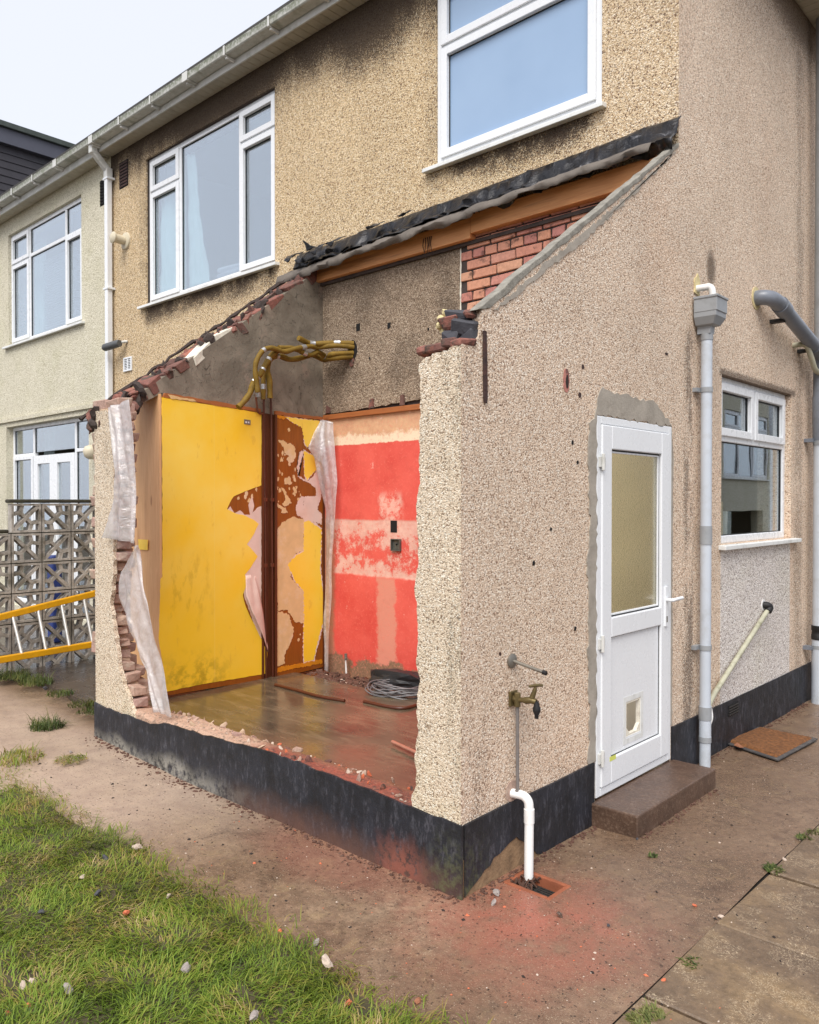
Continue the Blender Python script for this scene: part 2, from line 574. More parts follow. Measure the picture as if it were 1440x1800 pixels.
def brick():
    t = NT('brick_red')
    oi = t.n('ObjectInfo').outputs['Random']
    base = t.ramp(oi, [(0.0, K(190, 128, 116)), (.3, K(202, 136, 120)), (.55, K(214, 154, 124)), (.8, K(194, 130, 122)), (1.0, K(220, 170, 134))])
    n = t.noise(30, 6, .7); n2 = t.noise(9, 5, .7)
    c = t.mix(1.0, base, t.ramp(n, [(.3, (.72, .70, .70, 1)), (.7, (1.05, 1.05, 1.05, 1))]), 'MULTIPLY')
    c = t.mix(t.ma('MULTIPLY', t.step(n2, .55, .68), .75), c, K(58, 44, 42))
    c = t.mix(t.ma('MULTIPLY', t.step(t.noise(120, 2), .68, .72), .8), c, K(50, 34, 30))
    return t.done(c, .85, t.bump(n, .5, .006))
M['brick'] = brick()
def brick_broken():
    t = NT('brick_broken')
    oi = t.n('ObjectInfo').outputs['Random']
    base = t.ramp(oi, [(0.0, K(96, 72, 66)), (.35, K(138, 90, 80)), (.55, K(150, 98, 86)), (.75, K(112, 84, 76)), (1.0, K(178, 112, 92))])
    n = t.noise(24, 6, .75); n2 = t.noise(8, 5, .7)
    c = t.mix(t.step(n2, .48, .62), base, K(88, 76, 68))
    c = t.mix(1.0, c, t.ramp(n, [(.3, (.6, .6, .6, 1)), (.7, (1.15, 1.13, 1.1, 1))]), 'MULTIPLY')
    return t.done(c, .9, t.bump(n, .8, .012))
M['brick_broken'] = brick_broken()
def brick_dusty():
    t = NT('brick_dusty')
    oi = t.n('ObjectInfo').outputs['Random']
    base = t.ramp(oi, [(0.0, K(176, 146, 132)), (.4, K(196, 164, 146)), (.7, K(184, 150, 140)), (1.0, K(206, 180, 160))])
    n = t.noise(26, 6, .75); n2 = t.noise(10, 5, .7)
    c = t.mix(t.ma('MULTIPLY', t.step(n2, .5, .66), .6), base, K(214, 200, 180))
    c = t.mix(1.0, c, t.ramp(n, [(.3, (.62, .60, .58, 1)), (.7, (1.05, 1.05, 1.05, 1))]), 'MULTIPLY')
    return t.done(c, .92, t.bump(n, .9, .012))
M['brick_dusty'] = brick_dusty()

M['mortar'] = simple('mortar_sooty', K(70, 60, 56), .95, .4, 12, .9, 70)
M['mortar_pale'] = simple('mortar_pale', K(198, 172, 146), .95, .3, 12, .9, 60, dirt=K(150, 110, 92), dirt_amt=.7)
M['plaster_white'] = simple('plaster_white', K(226, 220, 204), .9, .15, 12, .4, 60, dirt=K(140, 124, 108), dirt_amt=.5)
M['cement'] = simple('cement_grey', K(166, 158, 146), .92, .22, 7, .5, 60, dirt=K(120, 112, 100), dirt_amt=.6, grime=9)
M['cement_dark'] = simple('cement_fillet', K(146, 142, 132), .9, .35, 14, .9, 55, dirt=K(96, 90, 78), dirt_amt=.8)

def cement_party():
    t = NT('cement_render_old')
    n = t.noise(2.2, 7, .65, None, .8); n2 = t.noise(11, 6, .7); n3 = t.noise(50, 4, .6)
    c = t.ramp(n, [(.28, K(98, 88, 76)), (.5, K(132, 122, 108)), (.72, K(164, 152, 136))])
    c = t.mix(t.ma('MULTIPLY', t.step(n2, .56, .72), .5), c, K(82, 72, 62))
    c = t.mix(t.ma('MULTIPLY', t.step(t.noise(5, 5), .60, .70), .45), c, K(170, 148, 132))
    cr = t.noise(3.5, 3, .5, None, 2.0)
    crack = t.mul(t.step(cr, .506, .502), t.step(cr, .494, .498))
    c = t.mix(t.ma('MULTIPLY', crack, .6), c, K(44, 38, 34))
    return t.done(c, .93, t.bump(t.ma('ADD', n2, t.ma('MULTIPLY', n3, .4)), .45, .012))
M['cement_party'] = cement_party()

M['upvc'] = simple('upvc_white', lin(230, 233, 236), .28, .02, 5, 0, 60, dirt=lin(214, 214, 210), dirt_amt=.06, grime=3)
M['upvc_old'] = simple('upvc_weathered', lin(208, 208, 204), .42, .08, 5, 0, 60, dirt=lin(120, 122, 100), dirt_amt=.5, grime=6)
M['upvc_sill'] = simple('upvc_sill', lin(226, 228, 226), .4, .05, 5, 0, 60, dirt=lin(150, 148, 138), dirt_amt=.5, grime=9)
def gutter_mat():
    t = NT('gutter_mossy')
    x, y, z = t.xyz()
    n = t.noise(7, 6, .7); n2 = t.noise(30, 5, .7); n3 = t.noise(6, 4, .6, t.scl(t.pos(), 1, .3, .1))
    c = t.mix(t.ma('MULTIPLY', t.step(n, .35, .7), .5), K(196, 196, 190), K(150, 150, 138))
    m = t.ma('MULTIPLY', t.step(t.ma('ADD', z, t.ma('MULTIPLY', n2, .10)), 6.09, 6.17), t.step(n2, .30, .55))
    c = t.mix(t.ma('MULTIPLY', m, .85), c, K(88, 94, 66))
    c = t.mix(t.ma('MULTIPLY', t.step(n3, .52, .66), .55), c, K(108, 112, 88))
    return t.done(c, .5, t.bump(n2, .2, .005))
M['gutter'] = gutter_mat()
M['soffit'] = simple('soffit_board', lin(186, 180, 164), .55, .12, 4, 0, 60, dirt=lin(120, 110, 92), dirt_amt=.5, grime=5)
M['rubber'] = simple('black_gasket', K(24, 24, 26), .6, .2)
M['dark'] = simple('dark_void', K(22, 20, 20), .95, .2)
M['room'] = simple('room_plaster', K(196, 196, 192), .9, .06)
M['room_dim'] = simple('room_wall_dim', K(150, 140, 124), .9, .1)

def glass(name, tint=(.86, .93, .95, 1), f0=.32, refl=(.92, .96, 1, 1)):
    t = NT(name)
    t.t.nodes.remove(t.b)
    fac = t.n('LayerWeight', ins={'Blend': .5}).outputs['Facing']
    f = t.ma('ADD', f0, t.ma('MULTIPLY', t.ma('POWER', fac, 3.2), 1 - f0), True)
    wob = t.bump(t.noise(1.3, 2), .02, .05)
    tr = t.n('BsdfTransparent', ins={0: tint})
    gl = t.n('BsdfGlossy', ins={'Color': refl, 'Roughness': .0, 'Normal': wob})
    mx = t.n('MixShader', ins={0: f, 1: tr.outputs[0], 2: gl.outputs[0]})
    t.t.links.new(mx.outputs[0], t.out.inputs[0])
    return t.m
M['glass'] = glass('window_glass')
M['glass_side'] = glass('window_glass_kitchen', (.90, .95, .95, 1), .16)

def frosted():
    t = NT('obscured_glass_painted_sky')
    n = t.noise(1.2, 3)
    c = t.ramp(n, [(.3, lin(140, 166, 198)), (.7, lin(152, 178, 208))])  # sky reflection painted into the base colour as pale blue
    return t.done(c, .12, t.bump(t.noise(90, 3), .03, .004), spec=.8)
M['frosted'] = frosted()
def doorglass():
    t = NT('textured_door_glass')
    h = t.ma('ADD', t.noise(95, 2, .5), t.ma('MULTIPLY', t.noise(40, 2), .6))
    t.set(t.b.inputs['Transmission Weight'], 1.0)
    t.set(t.b.inputs['IOR'], 1.55)
    return t.done((.93, .88, .66, 1), .10, t.bump(h, .18, .006))
M['doorglass'] = doorglass()

def wood(name, a, b, dark, scale=9.0, axis=(1, .12, .12), rough=.6, knots=True, stain=.5):
    t = NT(name)
    p = t.scl(t.pos(), *axis)
    n = t.noise(scale * 4, 6, .65, p, 1.2)
    n2 = t.noise(scale, 3, .6, p)
    c = t.mix(t.ramp(n, [(.3, 0.0), (.7, 1.0)]), a, b)
    c = t.mix(t.ma('MULTIPLY', t.step(n2, .55, .75), stain), c, dark)
    if knots:
        d, cc = t.voro(5.0, t.scl(t.pos(), axis[0] * .6 + .3, axis[1] * .6 + .3, axis[2] * .6 + .3))
        c = t.mix(t.ma('MULTIPLY', t.step(d, .11, .05), .7), c, dark)
    return t.done(c, rough, t.bump(n, .25, .004))
M['beam'] = wood('timber_plate_orange', K(198, 134, 82), K(222, 160, 104), K(96, 60, 38), 7, (.10, 1, 1.6), .6, True, .75)
M['batten'] = wood('timber_batten', K(150, 86, 44), K(178, 108, 58), K(80, 46, 28), 8, (.1, .1, 1.4), .6)
M['ply'] = wood('bare_board', K(216, 164, 114), K(232, 186, 138), K(164, 106, 66), 7, (1.5, 1.5, .13), .6, True, .45)
M['brown_board'] = wood('varnished_hardboard', K(134, 72, 18), K(158, 90, 26), K(92, 46, 16), 9, (1, 1.6, .12), .38, False, .5)
M['brown_dark'] = wood('dark_stained_wood', K(78, 38, 20), K(98, 52, 26), K(40, 22, 16), 9, (1, 1.4, .1), .45, False, .5)
M['splinter'] = simple('fresh_split_wood', K(226, 188, 132), .7, .2, 20, .4, 60)

def lead():
    t = NT('lead_flashing_black')
    n = t.noise(9, 5, .65, None, 1.0); n2 = t.noise(32, 4, .6)
    c = t.ramp(n, [(.35, K(22, 22, 25)), (.60, K(40, 40, 44)), (.75, K(120, 120, 124))])
    return t.done(c, t.ma('ADD', .18, t.ma('MULTIPLY', n2, .3)), t.bump(t.ma('ADD', n, t.ma('MULTIPLY', n2, .3)), .7, .02), .25)
M['lead'] = lead()
M['felt'] = simple('roofing_felt_grey', K(112, 104, 96), .85, .3, 9, .6, 40, dirt=K(64, 56, 50), dirt_amt=.6)

def yellow():
    t = NT('yellow_wall_paint')
    x, y, z = t.xyz()
    n = t.noise(2.0, 4, .6); n2 = t.noise(14, 5, .65, t.scl(t.pos(), 1, 1, .4)); n3 = t.noise(60, 3)
    c = t.ramp(n, [(.3, lin(255, 206, 44)), (.7, lin(255, 220, 100))])
    c = t.mix(t.ma('MULTIPLY', t.step(z, 1.5, .6), .6), c, lin(250, 204, 22))
    mould = t.mul(t.step(z, .62, .30), t.win(y, .50, 1.05, .18), t.step(t.noise(9, 6, .7), .42, .62))
    c = t.mix(t.ma('MULTIPLY', mould, .6), c, lin(150, 124, 14))
    damp = t.mul(t.win(z, .8, 1.25, .15), t.win(y, .5, .9, .12), t.step(n2, .48, .62))
    c = t.mix(t.ma('MULTIPLY', damp, .35), c, lin(190, 150, 10))
    st = t.mul(t.step(n2, .60, .70), .35)
    c = t.mix(st, c, lin(222, 170, 60))
    seam = t.mul(t.step(t.ma('ABSOLUTE', t.ma('SUBTRACT', y, .97)), .004, .002), .35)
    c = t.mix(seam, c, lin(252, 222, 120))
    return t.done(c, .5, t.bump(t.ma('ADD', n3, n2), .12, .004))
M['yellow'] = yellow()
M['cream_paper'] = simple('torn_paper_cream', K(226, 190, 138), .8, .14, 9, .2, 80, dirt=K(238, 216, 196), dirt_amt=.6, grime=6)
M['pink_paper'] = simple('torn_paper_pinkish', K(232, 204, 192), .8, .10, 9, .2, 80, dirt=K(220, 178, 150), dirt_amt=.5, grime=5)
M['orange_strip'] = simple('orange_varnish', K(216, 138, 22), .5, .2, 9)

def redwall():
    t = NT('red_painted_plaster')
    x, y, z = t.xyz()
    p = t.pos()
    n = t.noise(2.5, 6, .65); n2 = t.noise(11, 9, .80); n3 = t.noise(45, 6, .75); ns = t.noise(6.5, 10, .82)
    red = t.ramp(n, [(.3, lin(214, 72, 62)), (.7, lin(236, 104, 90))])
    pale = t.ramp(n2, [(.35, lin(222, 166, 150)), (.65, lin(240, 206, 188))])
    sand = t.ramp(n2, [(.35, lin(206, 150, 118)), (.65, lin(226, 184, 142))])
    zz = t.ma('ADD', z, t.ma('MULTIPLY', t.ma('SUBTRACT', n2, .5), .05))
    # strip where tiles came off
    band = t.mul(t.win(zz, 1.08, 1.56, .012), t.step(t.ma('ADD', ns, t.ma('MULTIPLY', t.ma('ABSOLUTE', t.ma('SUBTRACT', z, 1.28)), .55)), .50, .60))
    c = t.mix(t.ma('MULTIPLY', band, .9), red, pale)
    # chased line below the socket
    xx = t.ma('ADD', x, t.ma('MULTIPLY', t.ma('SUBTRACT', n2, .5), .22))
    ch = t.mul(t.win(xx, -2.66, -2.44, .02), t.step(z, 1.10, 1.05))
    c = t.mix(t.ma('MULTIPLY', ch, .85), c, lin(222, 150, 128))
    ch2 = t.mul(t.win(xx, -2.62, -2.36, .03), t.win(z, 1.5, 1.78, .05), t.step(n2, .42, .55))
    c = t.mix(t.ma('MULTIPLY', ch2, .8), c, lin(240, 196, 178))
    # corner rubbed bare
    cr = t.step(t.ma('ADD', x, t.ma('MULTIPLY', n2, .16)), -3.10, -3.16)
    c = t.mix(t.ma('MULTIPLY', cr, t.step(z, 1.7, 1.5)), c, lin(184, 128, 102))
    # top strip without paint
    topm = t.step(zz, 2.215, 2.225)
    c = t.mix(topm, c, sand)
    wh = t.mul(topm, t.step(t.ma('ADD', zz, t.ma('MULTIPLY', ns, .30)), 2.47, 2.42))
    c = t.mix(t.ma('MULTIPLY', wh, .85), c, lin(246, 226, 196))
    # lime and grime at the floor
    low = t.step(t.ma('ADD', z, t.ma('MULTIPLY', t.ma('SUBTRACT', t.noise(3.2, 5, .7), .5), .5)), .36, .32)
    c = t.mix(low, c, t.ramp(n3, [(.3, lin(120, 88, 66)), (.7, lin(160, 128, 102))]))
    sc = t.mul(t.step(n3, .55, .62), .4)
    c = t.mix(sc, c, lin(238, 128, 110))
    gr = t.mul(t.step(t.noise(3.3, 6, .75), .50, .68), .3)
    c = t.mix(gr, c, t.mix(1.0, c, (.72, .62, .60, 1), 'MULTIPLY'))
    wp = t.mul(t.step(t.noise(9, 9, .85), .62, .65), .6)
    c = t.mix(wp, c, lin(244, 214, 198))
    return t.done(c, .62, t.bump(t.ma('ADD', t.ma('ADD', n2, n3), t.ma('MULTIPLY', band, -.8)), .25, .008))
M['red'] = redwall()

def floor_mat():
    t = NT('wet_concrete_floor')
    x, y, z = t.xyz()
    ps = t.scl(t.pos(), .35, 1.6, 1)
    n = t.noise(1.4, 5, .6); n2 = t.noise(9, 6, .65, ps); n3 = t.noise(40, 4, .7)
    c = t.ramp(n, [(.3, K(70, 62, 52)), (.55, K(94, 84, 68)), (.75, K(116, 104, 84))])
    c = t.mix(t.ma('MULTIPLY', t.step(n2, .48, .66), .5), c, K(134, 118, 96))
    c = t.mix(t.ma('MULTIPLY', t.step(t.noise(13, 6, .7, ps), .54, .66), .45), c, K(60, 50, 42))
    redd = t.mul(t.step(t.ma('ADD', y, t.ma('MULTIPLY', n, -.6)), .45, .05), t.step(x, -2.4, -1.6))
    c = t.mix(t.ma('MULTIPLY', redd, .55), c, K(118, 82, 66))
    c = t.mix(t.ma('MULTIPLY', t.step(n3, .64, .72), .35), c, K(170, 140, 112))
    wet = t.ramp(t.noise(1.9, 4, .6), [(.35, .10), (.65, .36)])
    return t.done(c, wet, t.bump(t.ma('ADD', n2, t.ma('MULTIPLY', n3, .3)), .12, .006), spec=.6)
M['floor'] = floor_mat()
M['rubble_soil'] = simple('brown_rubble_soil', K(92, 62, 50), .9, .5, 14, 1.0, 60, dirt=K(150, 128, 112), dirt_amt=.6, grime=60)
def dustred():
    t = NT('brick_dust_red')
    x, y, z = t.xyz()
    n = t.noise(7, 6, .7); n2 = t.noise(40, 5, .7)
    c = t.ramp(n, [(.3, K(104, 70, 60)), (.5, K(146, 82, 66)), (.66, K(166, 84, 66)), (.78, K(196, 100, 74))])
    pale = t.step(t.ma('ADD', x, t.ma('MULTIPLY', n, .35)), -1.25, -1.5)
    c = t.mix(pale, c, t.ramp(n2, [(.3, K(170, 130, 110)), (.7, K(222, 192, 166))]))
    c = t.mix(t.ma('MULTIPLY', t.step(n2, .50, .62), .7), c, K(84, 64, 58))
    c = t.mix(t.ma('MULTIPLY', t.step(t.noise(22, 6, .8), .58, .66), .7), c, K(196, 160, 132))
    inn = t.step(t.ma('ADD', y, t.ma('MULTIPLY', n, .12)), .16, .24)
    c = t.mix(t.ma('MULTIPLY', t.mul(inn, t.step(x, -2.0, -1.4)), .75), c, K(138, 98, 72))
    return t.done(c, .9, t.bump(t.ma('ADD', n, n2), .9, .015))
M['dustred'] = dustred()

def path_mat():
    t = NT('wet_path_concrete')
    x, y, z = t.xyz()
    n = t.noise(1.6, 8, .68); n2 = t.noise(7, 7, .75); n3 = t.noise(60, 4, .7); n4 = t.noise(180, 2, .6)
    c = t.ramp(n, [(.30, K(94, 76, 62)), (.5, K(126, 104, 86)), (.70, K(152, 130, 108))])
    c = t.mix(1.0, c, t.ramp(t.noise(26, 8, .85), [(.30, (.48, .46, .44, 1)), (.5, (.98, .97, .95, 1)), (.70, (1.45, 1.40, 1.34, 1))]), 'MULTIPLY')
    st = t.noise(5, 6, .7, t.n('VectorRotate', {'rotation_type': 'Z_AXIS'}, {'Vector': t.scl(t.pos(), 1, 1, 1), 'Angle': .75}).outputs[0], 1.5)
    c = t.mix(t.ma('MULTIPLY', t.step(st, .52, .68), .45), c, K(150, 128, 96))
    c = t.mix(t.ma('MULTIPLY', t.step(st, .46, .32), .5), c, K(72, 54, 44))
    # dry sandy run along the garden face, further left
    dry = t.mul(t.step(t.ma('ADD', x, t.ma('MULTIPLY', n2, .5)), -.7, -1.9), t.step(y, .2, -.1))
    c = t.mix(t.ma('MULTIPLY', dry, .75), c, t.ramp(n2, [(.3, K(158, 136, 122)), (.7, K(196, 174, 152))]))
    # brick dust washed out round the corner
    dd = t.n('VectorMath', {'operation': 'DISTANCE'}, {0: t.scl(t.pos(), 1, 1, 0), 1: (.36, .02, 0)}).outputs[1]
    r1 = t.mul(t.step(t.ma('ADD', dd, t.ma('MULTIPLY', t.ma('SUBTRACT', n2, .5), .55)), .72, .02), t.step(t.noise(4.5, 5, .65), .22, .60))
    c = t.mix(t.ma('MULTIPLY', r1, .85), c, K(182, 108, 90))
    d2 = t.n('VectorMath', {'operation': 'DISTANCE'}, {0: t.scl(t.pos(), .45, 1, 0), 1: (-.32, -.12, 0)}).outputs[1]
    r2 = t.step(t.ma('ADD', d2, t.ma('MULTIPLY', t.ma('SUBTRACT', n2, .5), .25)), .34, .08)
    c = t.mix(t.ma('MULTIPLY', r2, .42), c, K(156, 100, 84))
    # muddy wet sheen away from the wall
    wetb = t.mul(t.step(x, -.2, .35), t.step(n, .30, .55))
    c = t.mix(t.ma('MULTIPLY', wetb, .40), c, K(92, 70, 56))
    c = t.mix(t.ma('MULTIPLY', t.step(n2, .58, .72), .4), c, K(82, 68, 60))
    c = t.mix(t.ma('MULTIPLY', t.step(n4, .64, .70), .6), c, K(206, 188, 160))
    c = t.mix(t.ma('MULTIPLY', t.step(t.noise(75, 3), .62, .67), .75), c, K(54, 42, 36))
    c = t.mix(t.ma('MULTIPLY', t.step(n3, .60, .70), .35), c, K(176, 150, 128))
    wet = t.ma('ADD', t.ramp(t.noise(1.7, 4, .6), [(.36, .08), (.62, .42)]), t.ma('MULTIPLY', dry, .28))
    return t.done(c, wet, t.bump(t.ma('ADD', t.ma('ADD', n2, n3), t.ma('MULTIPLY', n4, .7)), .32, .010))
M['path'] = path_mat()
def slab_mat():
    t = NT('paving_slab_stone')
    oi = t.n('ObjectInfo').outputs['Random']
    p = t.n('VectorMath', {'operation': 'ADD'}, {0: t.pos(), 1: t.n('CombineXYZ', ins={0: t.ma('MULTIPLY', oi, 30.0)}).outputs[0]}).outputs[0]
    n = t.noise(1.6, 6, .62, p); n2 = t.noise(9, 6, .72, p); n3 = t.noise(70, 4, .7)
    sw = t.noise(17, 3, .6, p, 4.0)
    c = t.ramp(n, [(.28, K(86, 71, 58)), (.5, K(112, 94, 76)), (.75, K(146, 122, 88))])
    c = t.mix(t.ma('MULTIPLY', t.mul(t.step(sw, .516, .506), t.step(sw, .486, .496), t.step(t.noise(7, 3), .48, .56)), .85), c, K(206, 188, 160))
    c = t.mix(1.0, c, t.ramp(t.noise(24, 8, .85), [(.30, (.55, .53, .50, 1)), (.5, (.98, .97, .95, 1)), (.70, (1.35, 1.32, 1.26, 1))]), 'MULTIPLY')
    c = t.mix(t.ma('MULTIPLY', t.step(n2, .58, .72), .45), c, K(76, 64, 54))
    c = t.mix(t.ma('MULTIPLY', t.step(n3, .62, .70), .5), c, K(190, 170, 144))
    return t.done(c, t.ramp(n, [(.3, .25), (.7, .58)]), t.bump(t.ma('ADD', n2, n3), .35, .008))
M['slab'] = slab_mat()
M['joint'] = simple('joint_soil', K(40, 34, 28), .95, .4, 20, 1.0, 60)
M['step'] = simple('concrete_step', K(88, 68, 56), .38, .35, 7, .6, 60, dirt=K(150, 128, 110), dirt_amt=.5, grime=60)
M['patio_dark'] = simple('wet_dark_concrete', K(74, 66, 60), .28, .35, 3, .3, 40, dirt=K(110, 100, 90), dirt_amt=.5)
M['soil'] = simple('garden_soil', K(74, 62, 44), .95, .4, 9, 1.0, 50)
M['lawn_base'] = simple('lawn_thatch', K(78, 70, 46), .95, .5, 9, 1.0, 60, dirt=K(70, 76, 38), dirt_amt=.7, grime=6)

def grass_mat(name='grass_blades', cols=None):
    t = NT(name)
    n = t.noise(1.5, 4, .6); n2 = t.noise(6, 3, .6)
    gx, gy, gzz = t.xyz()
    a = t.n('Attribute', {'attribute_name': 'tone'}).outputs['Fac']
    g = cols or [(.0, K(58, 72, 22)), (.25, K(94, 118, 36)), (.5, K(126, 152, 50)), (.72, K(150, 154, 66)), (.88, K(164, 146, 86)), (1.0, K(194, 174, 130))]
    v = t.ma('ADD', t.ma('MULTIPLY', a, .62), t.ma('MULTIPLY', t.ma('SUBTRACT', t.ma('ADD', n, t.ma('MULTIPLY', n2, .5)), .58), 1.5), True)
    c = t.ramp(v, g)
    dull = t.step(t.ma('ADD', gy, t.ma('MULTIPLY', t.noise(2.2, 4, .65), .8)), -.75, -.30)
    c = t.mix(t.ma('MULTIPLY', dull, .55), c, t.mix(1.0, c, (.78, .64, .66, 1), 'MULTIPLY'))
    c = t.mix(t.ma('MULTIPLY', t.step(t.noise(2.6, 5, .7), .48, .66), .6), c, t.mix(1.0, c, (.96, .80, .66, 1), 'MULTIPLY'))
    t.set(t.b.inputs['Subsurface Weight'], 0.0)
    tr = t.n('BsdfTranslucent', ins={0: c})
    t.done(c, .55, spec=.35)
    mx = t.n('MixShader', ins={0: .28, 1: t.b.outputs[0], 2: tr.outputs[0]})
    t.t.links.new(mx.outputs[0], t.out.inputs[0])
    return t.m
M['grass'] = grass_mat()
M['weed'] = grass_mat('weed_leaves', [(.0, K(44, 58, 26)), (.5, K(78, 102, 46)), (1.0, K(134, 142, 82))])

def polythene():
    t = NT('polythene_sheet')
    n = t.noise(14, 5, .65, None, .8); n2 = t.noise(60, 3)
    t.t.nodes.remove(t.b)
    tr = t.n('BsdfTransparent', ins={0: (.95, .95, .96, 1)})
    tl = t.n('BsdfTranslucent', ins={0: (.86, .85, .86, 1)})
    df = t.n('BsdfDiffuse', ins={0: (.84, .83, .84, 1)})
    gl = t.n('BsdfGlossy', ins={0: (1, 1, 1, 1), 1: .28, 'Normal': t.bump(n, .8, .02)})
    m1 = t.n('MixShader', ins={0: .45, 1: df.outputs[0], 2: tl.outputs[0]})
    f = t.ramp(n, [(.32, .22), (.66, .52)])
    m2 = t.n('MixShader', ins={0: f, 1: tr.outputs[0], 2: m1.outputs[0]})
    m3 = t.n('MixShader', ins={0: .12, 1: m2.outputs[0], 2: gl.outputs[0]})
    t.t.links.new(m3.outputs[0], t.out.inputs[0])
    return t.m
M['polythene'] = polythene()

M['foam'] = simple('foam_lagging_olive', K(128, 100, 26), .75, .28, 18, .4, 90, dirt=K(70, 56, 24), dirt_amt=.5, grime=14)
M['tape'] = simple('silver_tape', K(196, 196, 196), .32, .15, 30, .5, 60, metal=.7)
M['copper'] = simple('copper_pipe_dull', K(124, 78, 58), .42, .3, 12, metal=.55)
M['copper_pink'] = simple('copper_offcut', K(204, 140, 118), .4, .2, 12, metal=.4)
M['pipe_brown'] = simple('painted_pipe_brown', K(88, 44, 26), .4, .3, 9)
M['steel'] = simple('galvanised_steel', K(142, 138, 130), .45, .3, 25, .2, 60, metal=.6, dirt=K(90, 80, 66), dirt_amt=.5)
M['tube_grey'] = simple('tarnished_pipe', K(122, 118, 116), .5, .4, 18, .2, 60, dirt=K(84, 66, 52), dirt_amt=.6)
M['pipe_light'] = simple('pvc_pipe_light_grey', lin(190, 198, 208), .42, .06, 5, 0, 60, dirt=lin(140, 138, 128), dirt_amt=.4, grime=7)
M['pipe_mid'] = simple('pvc_fitting_grey', lin(150, 154, 158), .42, .1, 5, 0, 60, dirt=lin(100, 98, 90), dirt_amt=.4, grime=9)
M['pipe_dark'] = simple('pvc_soil_pipe_grey', lin(118, 124, 134), .35, .1, 4, 0, 60, dirt=lin(80, 78, 76), dirt_amt=.4)
M['pipe_white'] = simple('pvc_pipe_white', lin(238, 238, 236), .35, .04, 5, 0, 60, dirt=lin(170, 150, 130), dirt_amt=.4, grime=7)
M['pipe_dirty'] = simple('plastic_pipe_algae', lin(184, 182, 160), .65, .2, 8, .2, 60, dirt=lin(112, 110, 76), dirt_amt=.9, grime=11)
M['rust'] = simple('rusty_iron', K(62, 42, 38), .75, .4, 22, .7, 70, dirt=K(108, 62, 46), dirt_amt=.6)
M['brass'] = simple('tarnished_brass', K(118, 104, 70), .45, .35, 30, .2, 60, metal=.6, dirt=K(70, 70, 56), dirt_amt=.6)
M['foamgun'] = simple('expanding_foam', K(214, 198, 150), .9, .15, 30, .8, 60)
M['terracotta'] = simple('terracotta_gully', K(150, 86, 58), .8, .3, 14, .5, 60)
M['iron'] = simple('cast_iron_grate', K(52, 50, 48), .6, .3, 20, .5, 60)
M['coir'] = simple('coir_mat', K(126, 82, 46), .98, .6, 40, 1.0, 160, dirt=K(66, 42, 26), dirt_amt=.9, grime=45)
M['mat_rubber'] = simple('mat_rubber_edge', K(70, 68, 68), .7, .3, 20, .3, 60, dirt=K(140, 132, 124), dirt_amt=.5)
M['leaf'] = simple('dead_leaf', K(150, 98, 70), .8, .25, 30)
def breeze():
    t = NT('weathered_screen_block')
    oi = t.n('ObjectInfo').outputs['Random']
    n = t.noise(6, 6, .7); n2 = t.noise(38, 5, .7)
    c = t.ramp(n, [(.3, K(134, 127, 118)), (.55, K(176, 169, 160)), (.75, K(200, 194, 187))])
    c = t.mix(t.ma('MULTIPLY', t.step(t.noise(4, 5, .7), .50, .62), .6), c, K(82, 76, 58))
    c = t.mix(t.ma('MULTIPLY', t.step(n2, .60, .72), .5), c, K(62, 56, 48))
    return t.done(c, .93, t.bump(t.ma('ADD', n, n2), .6, .01))
M['breeze'] = breeze()
M['coping'] = simple('mossy_coping', K(62, 58, 48), .95, .45, 16, 1.0, 60, dirt=K(84, 86, 54), dirt_amt=.6)
M['lad_yellow'] = simple('fibreglass_yellow', lin(222, 160, 8), .5, .12, 6, .1, 60, dirt=lin(150, 110, 40), dirt_amt=.4)
M['alu'] = simple('aluminium_rung', K(196, 194, 190), .4, .15, 20, .1, 60, metal=.5, dirt=K(150, 146, 138), dirt_amt=.4)
M['slate'] = simple('dark_slate_cladding', K(58, 56, 62), .55, .25, 6, .3, 40)
M['slate_fascia'] = simple('dark_grey_fascia', K(84, 86, 98), .45, .08, 4)
M['rooftile'] = simple('roof_tile_dark', K(66, 64, 60), .8, .3, 8, .5, 40)
M['mosswood'] = simple('roof_edge_felt', K(72, 80, 76), .8, .3, 9, .5, 40)
M['curtain'] = simple('net_curtain', K(226, 242, 240), .9, .12, 9)
M['curtain_grey'] = simple('grey_curtain', K(168, 172, 170), .9, .12, 9)
M['towel'] = simple('folded_towel', K(216, 212, 222), .95, .1, 30, .6, 120)
M['blind'] = simple('venetian_blind', K(222, 226, 232), .5, .05)
M['cable'] = simple('grey_cable', K(112, 110, 112), .45, .15, 20)
M['blackbag'] = simple('black_plastic_bag', K(44, 44, 46), .45, .3, 10, .4, 30)
M['boxmetal'] = simple('metal_back_box', K(104, 104, 98), .5, .35, 25, .3, 60, metal=.4, dirt=K(60, 56, 52), dirt_amt=.6)
M['stone'] = simple('grey_rubble', K(160, 150, 144), .92, .25, 30, .8, 80)
M['stone_pale'] = simple('pale_rubble', K(198, 180, 164), .92, .15, 30, .6, 80)
M['stone_brick'] = simple('brick_rubble', K(206, 112, 78), .9, .25, 30, .8, 80)
M['stone_black'] = simple('slate_rubble', K(66, 66, 72), .7, .3, 12, .8, 40)
M['mould'] = simple('dark_litter', K(48, 40, 36), .95, .4, 30)
M['blue_tub'] = simple('blue_plastic', lin(40, 58, 120), .5, .15, 6)
M['cam_grey'] = simple('lamp_body_grey', K(86, 88, 90), .5, .15)
M['flue_cream'] = simple('flue_cream', K(206, 196, 172), .5, .1, 12)
M['worktop'] = simple('kitchen_clutter', K(150, 168, 178), .5, .2, 4)
M['bottle'] = simple('toiletry_bottle', K(198, 228, 226), .3, .08)
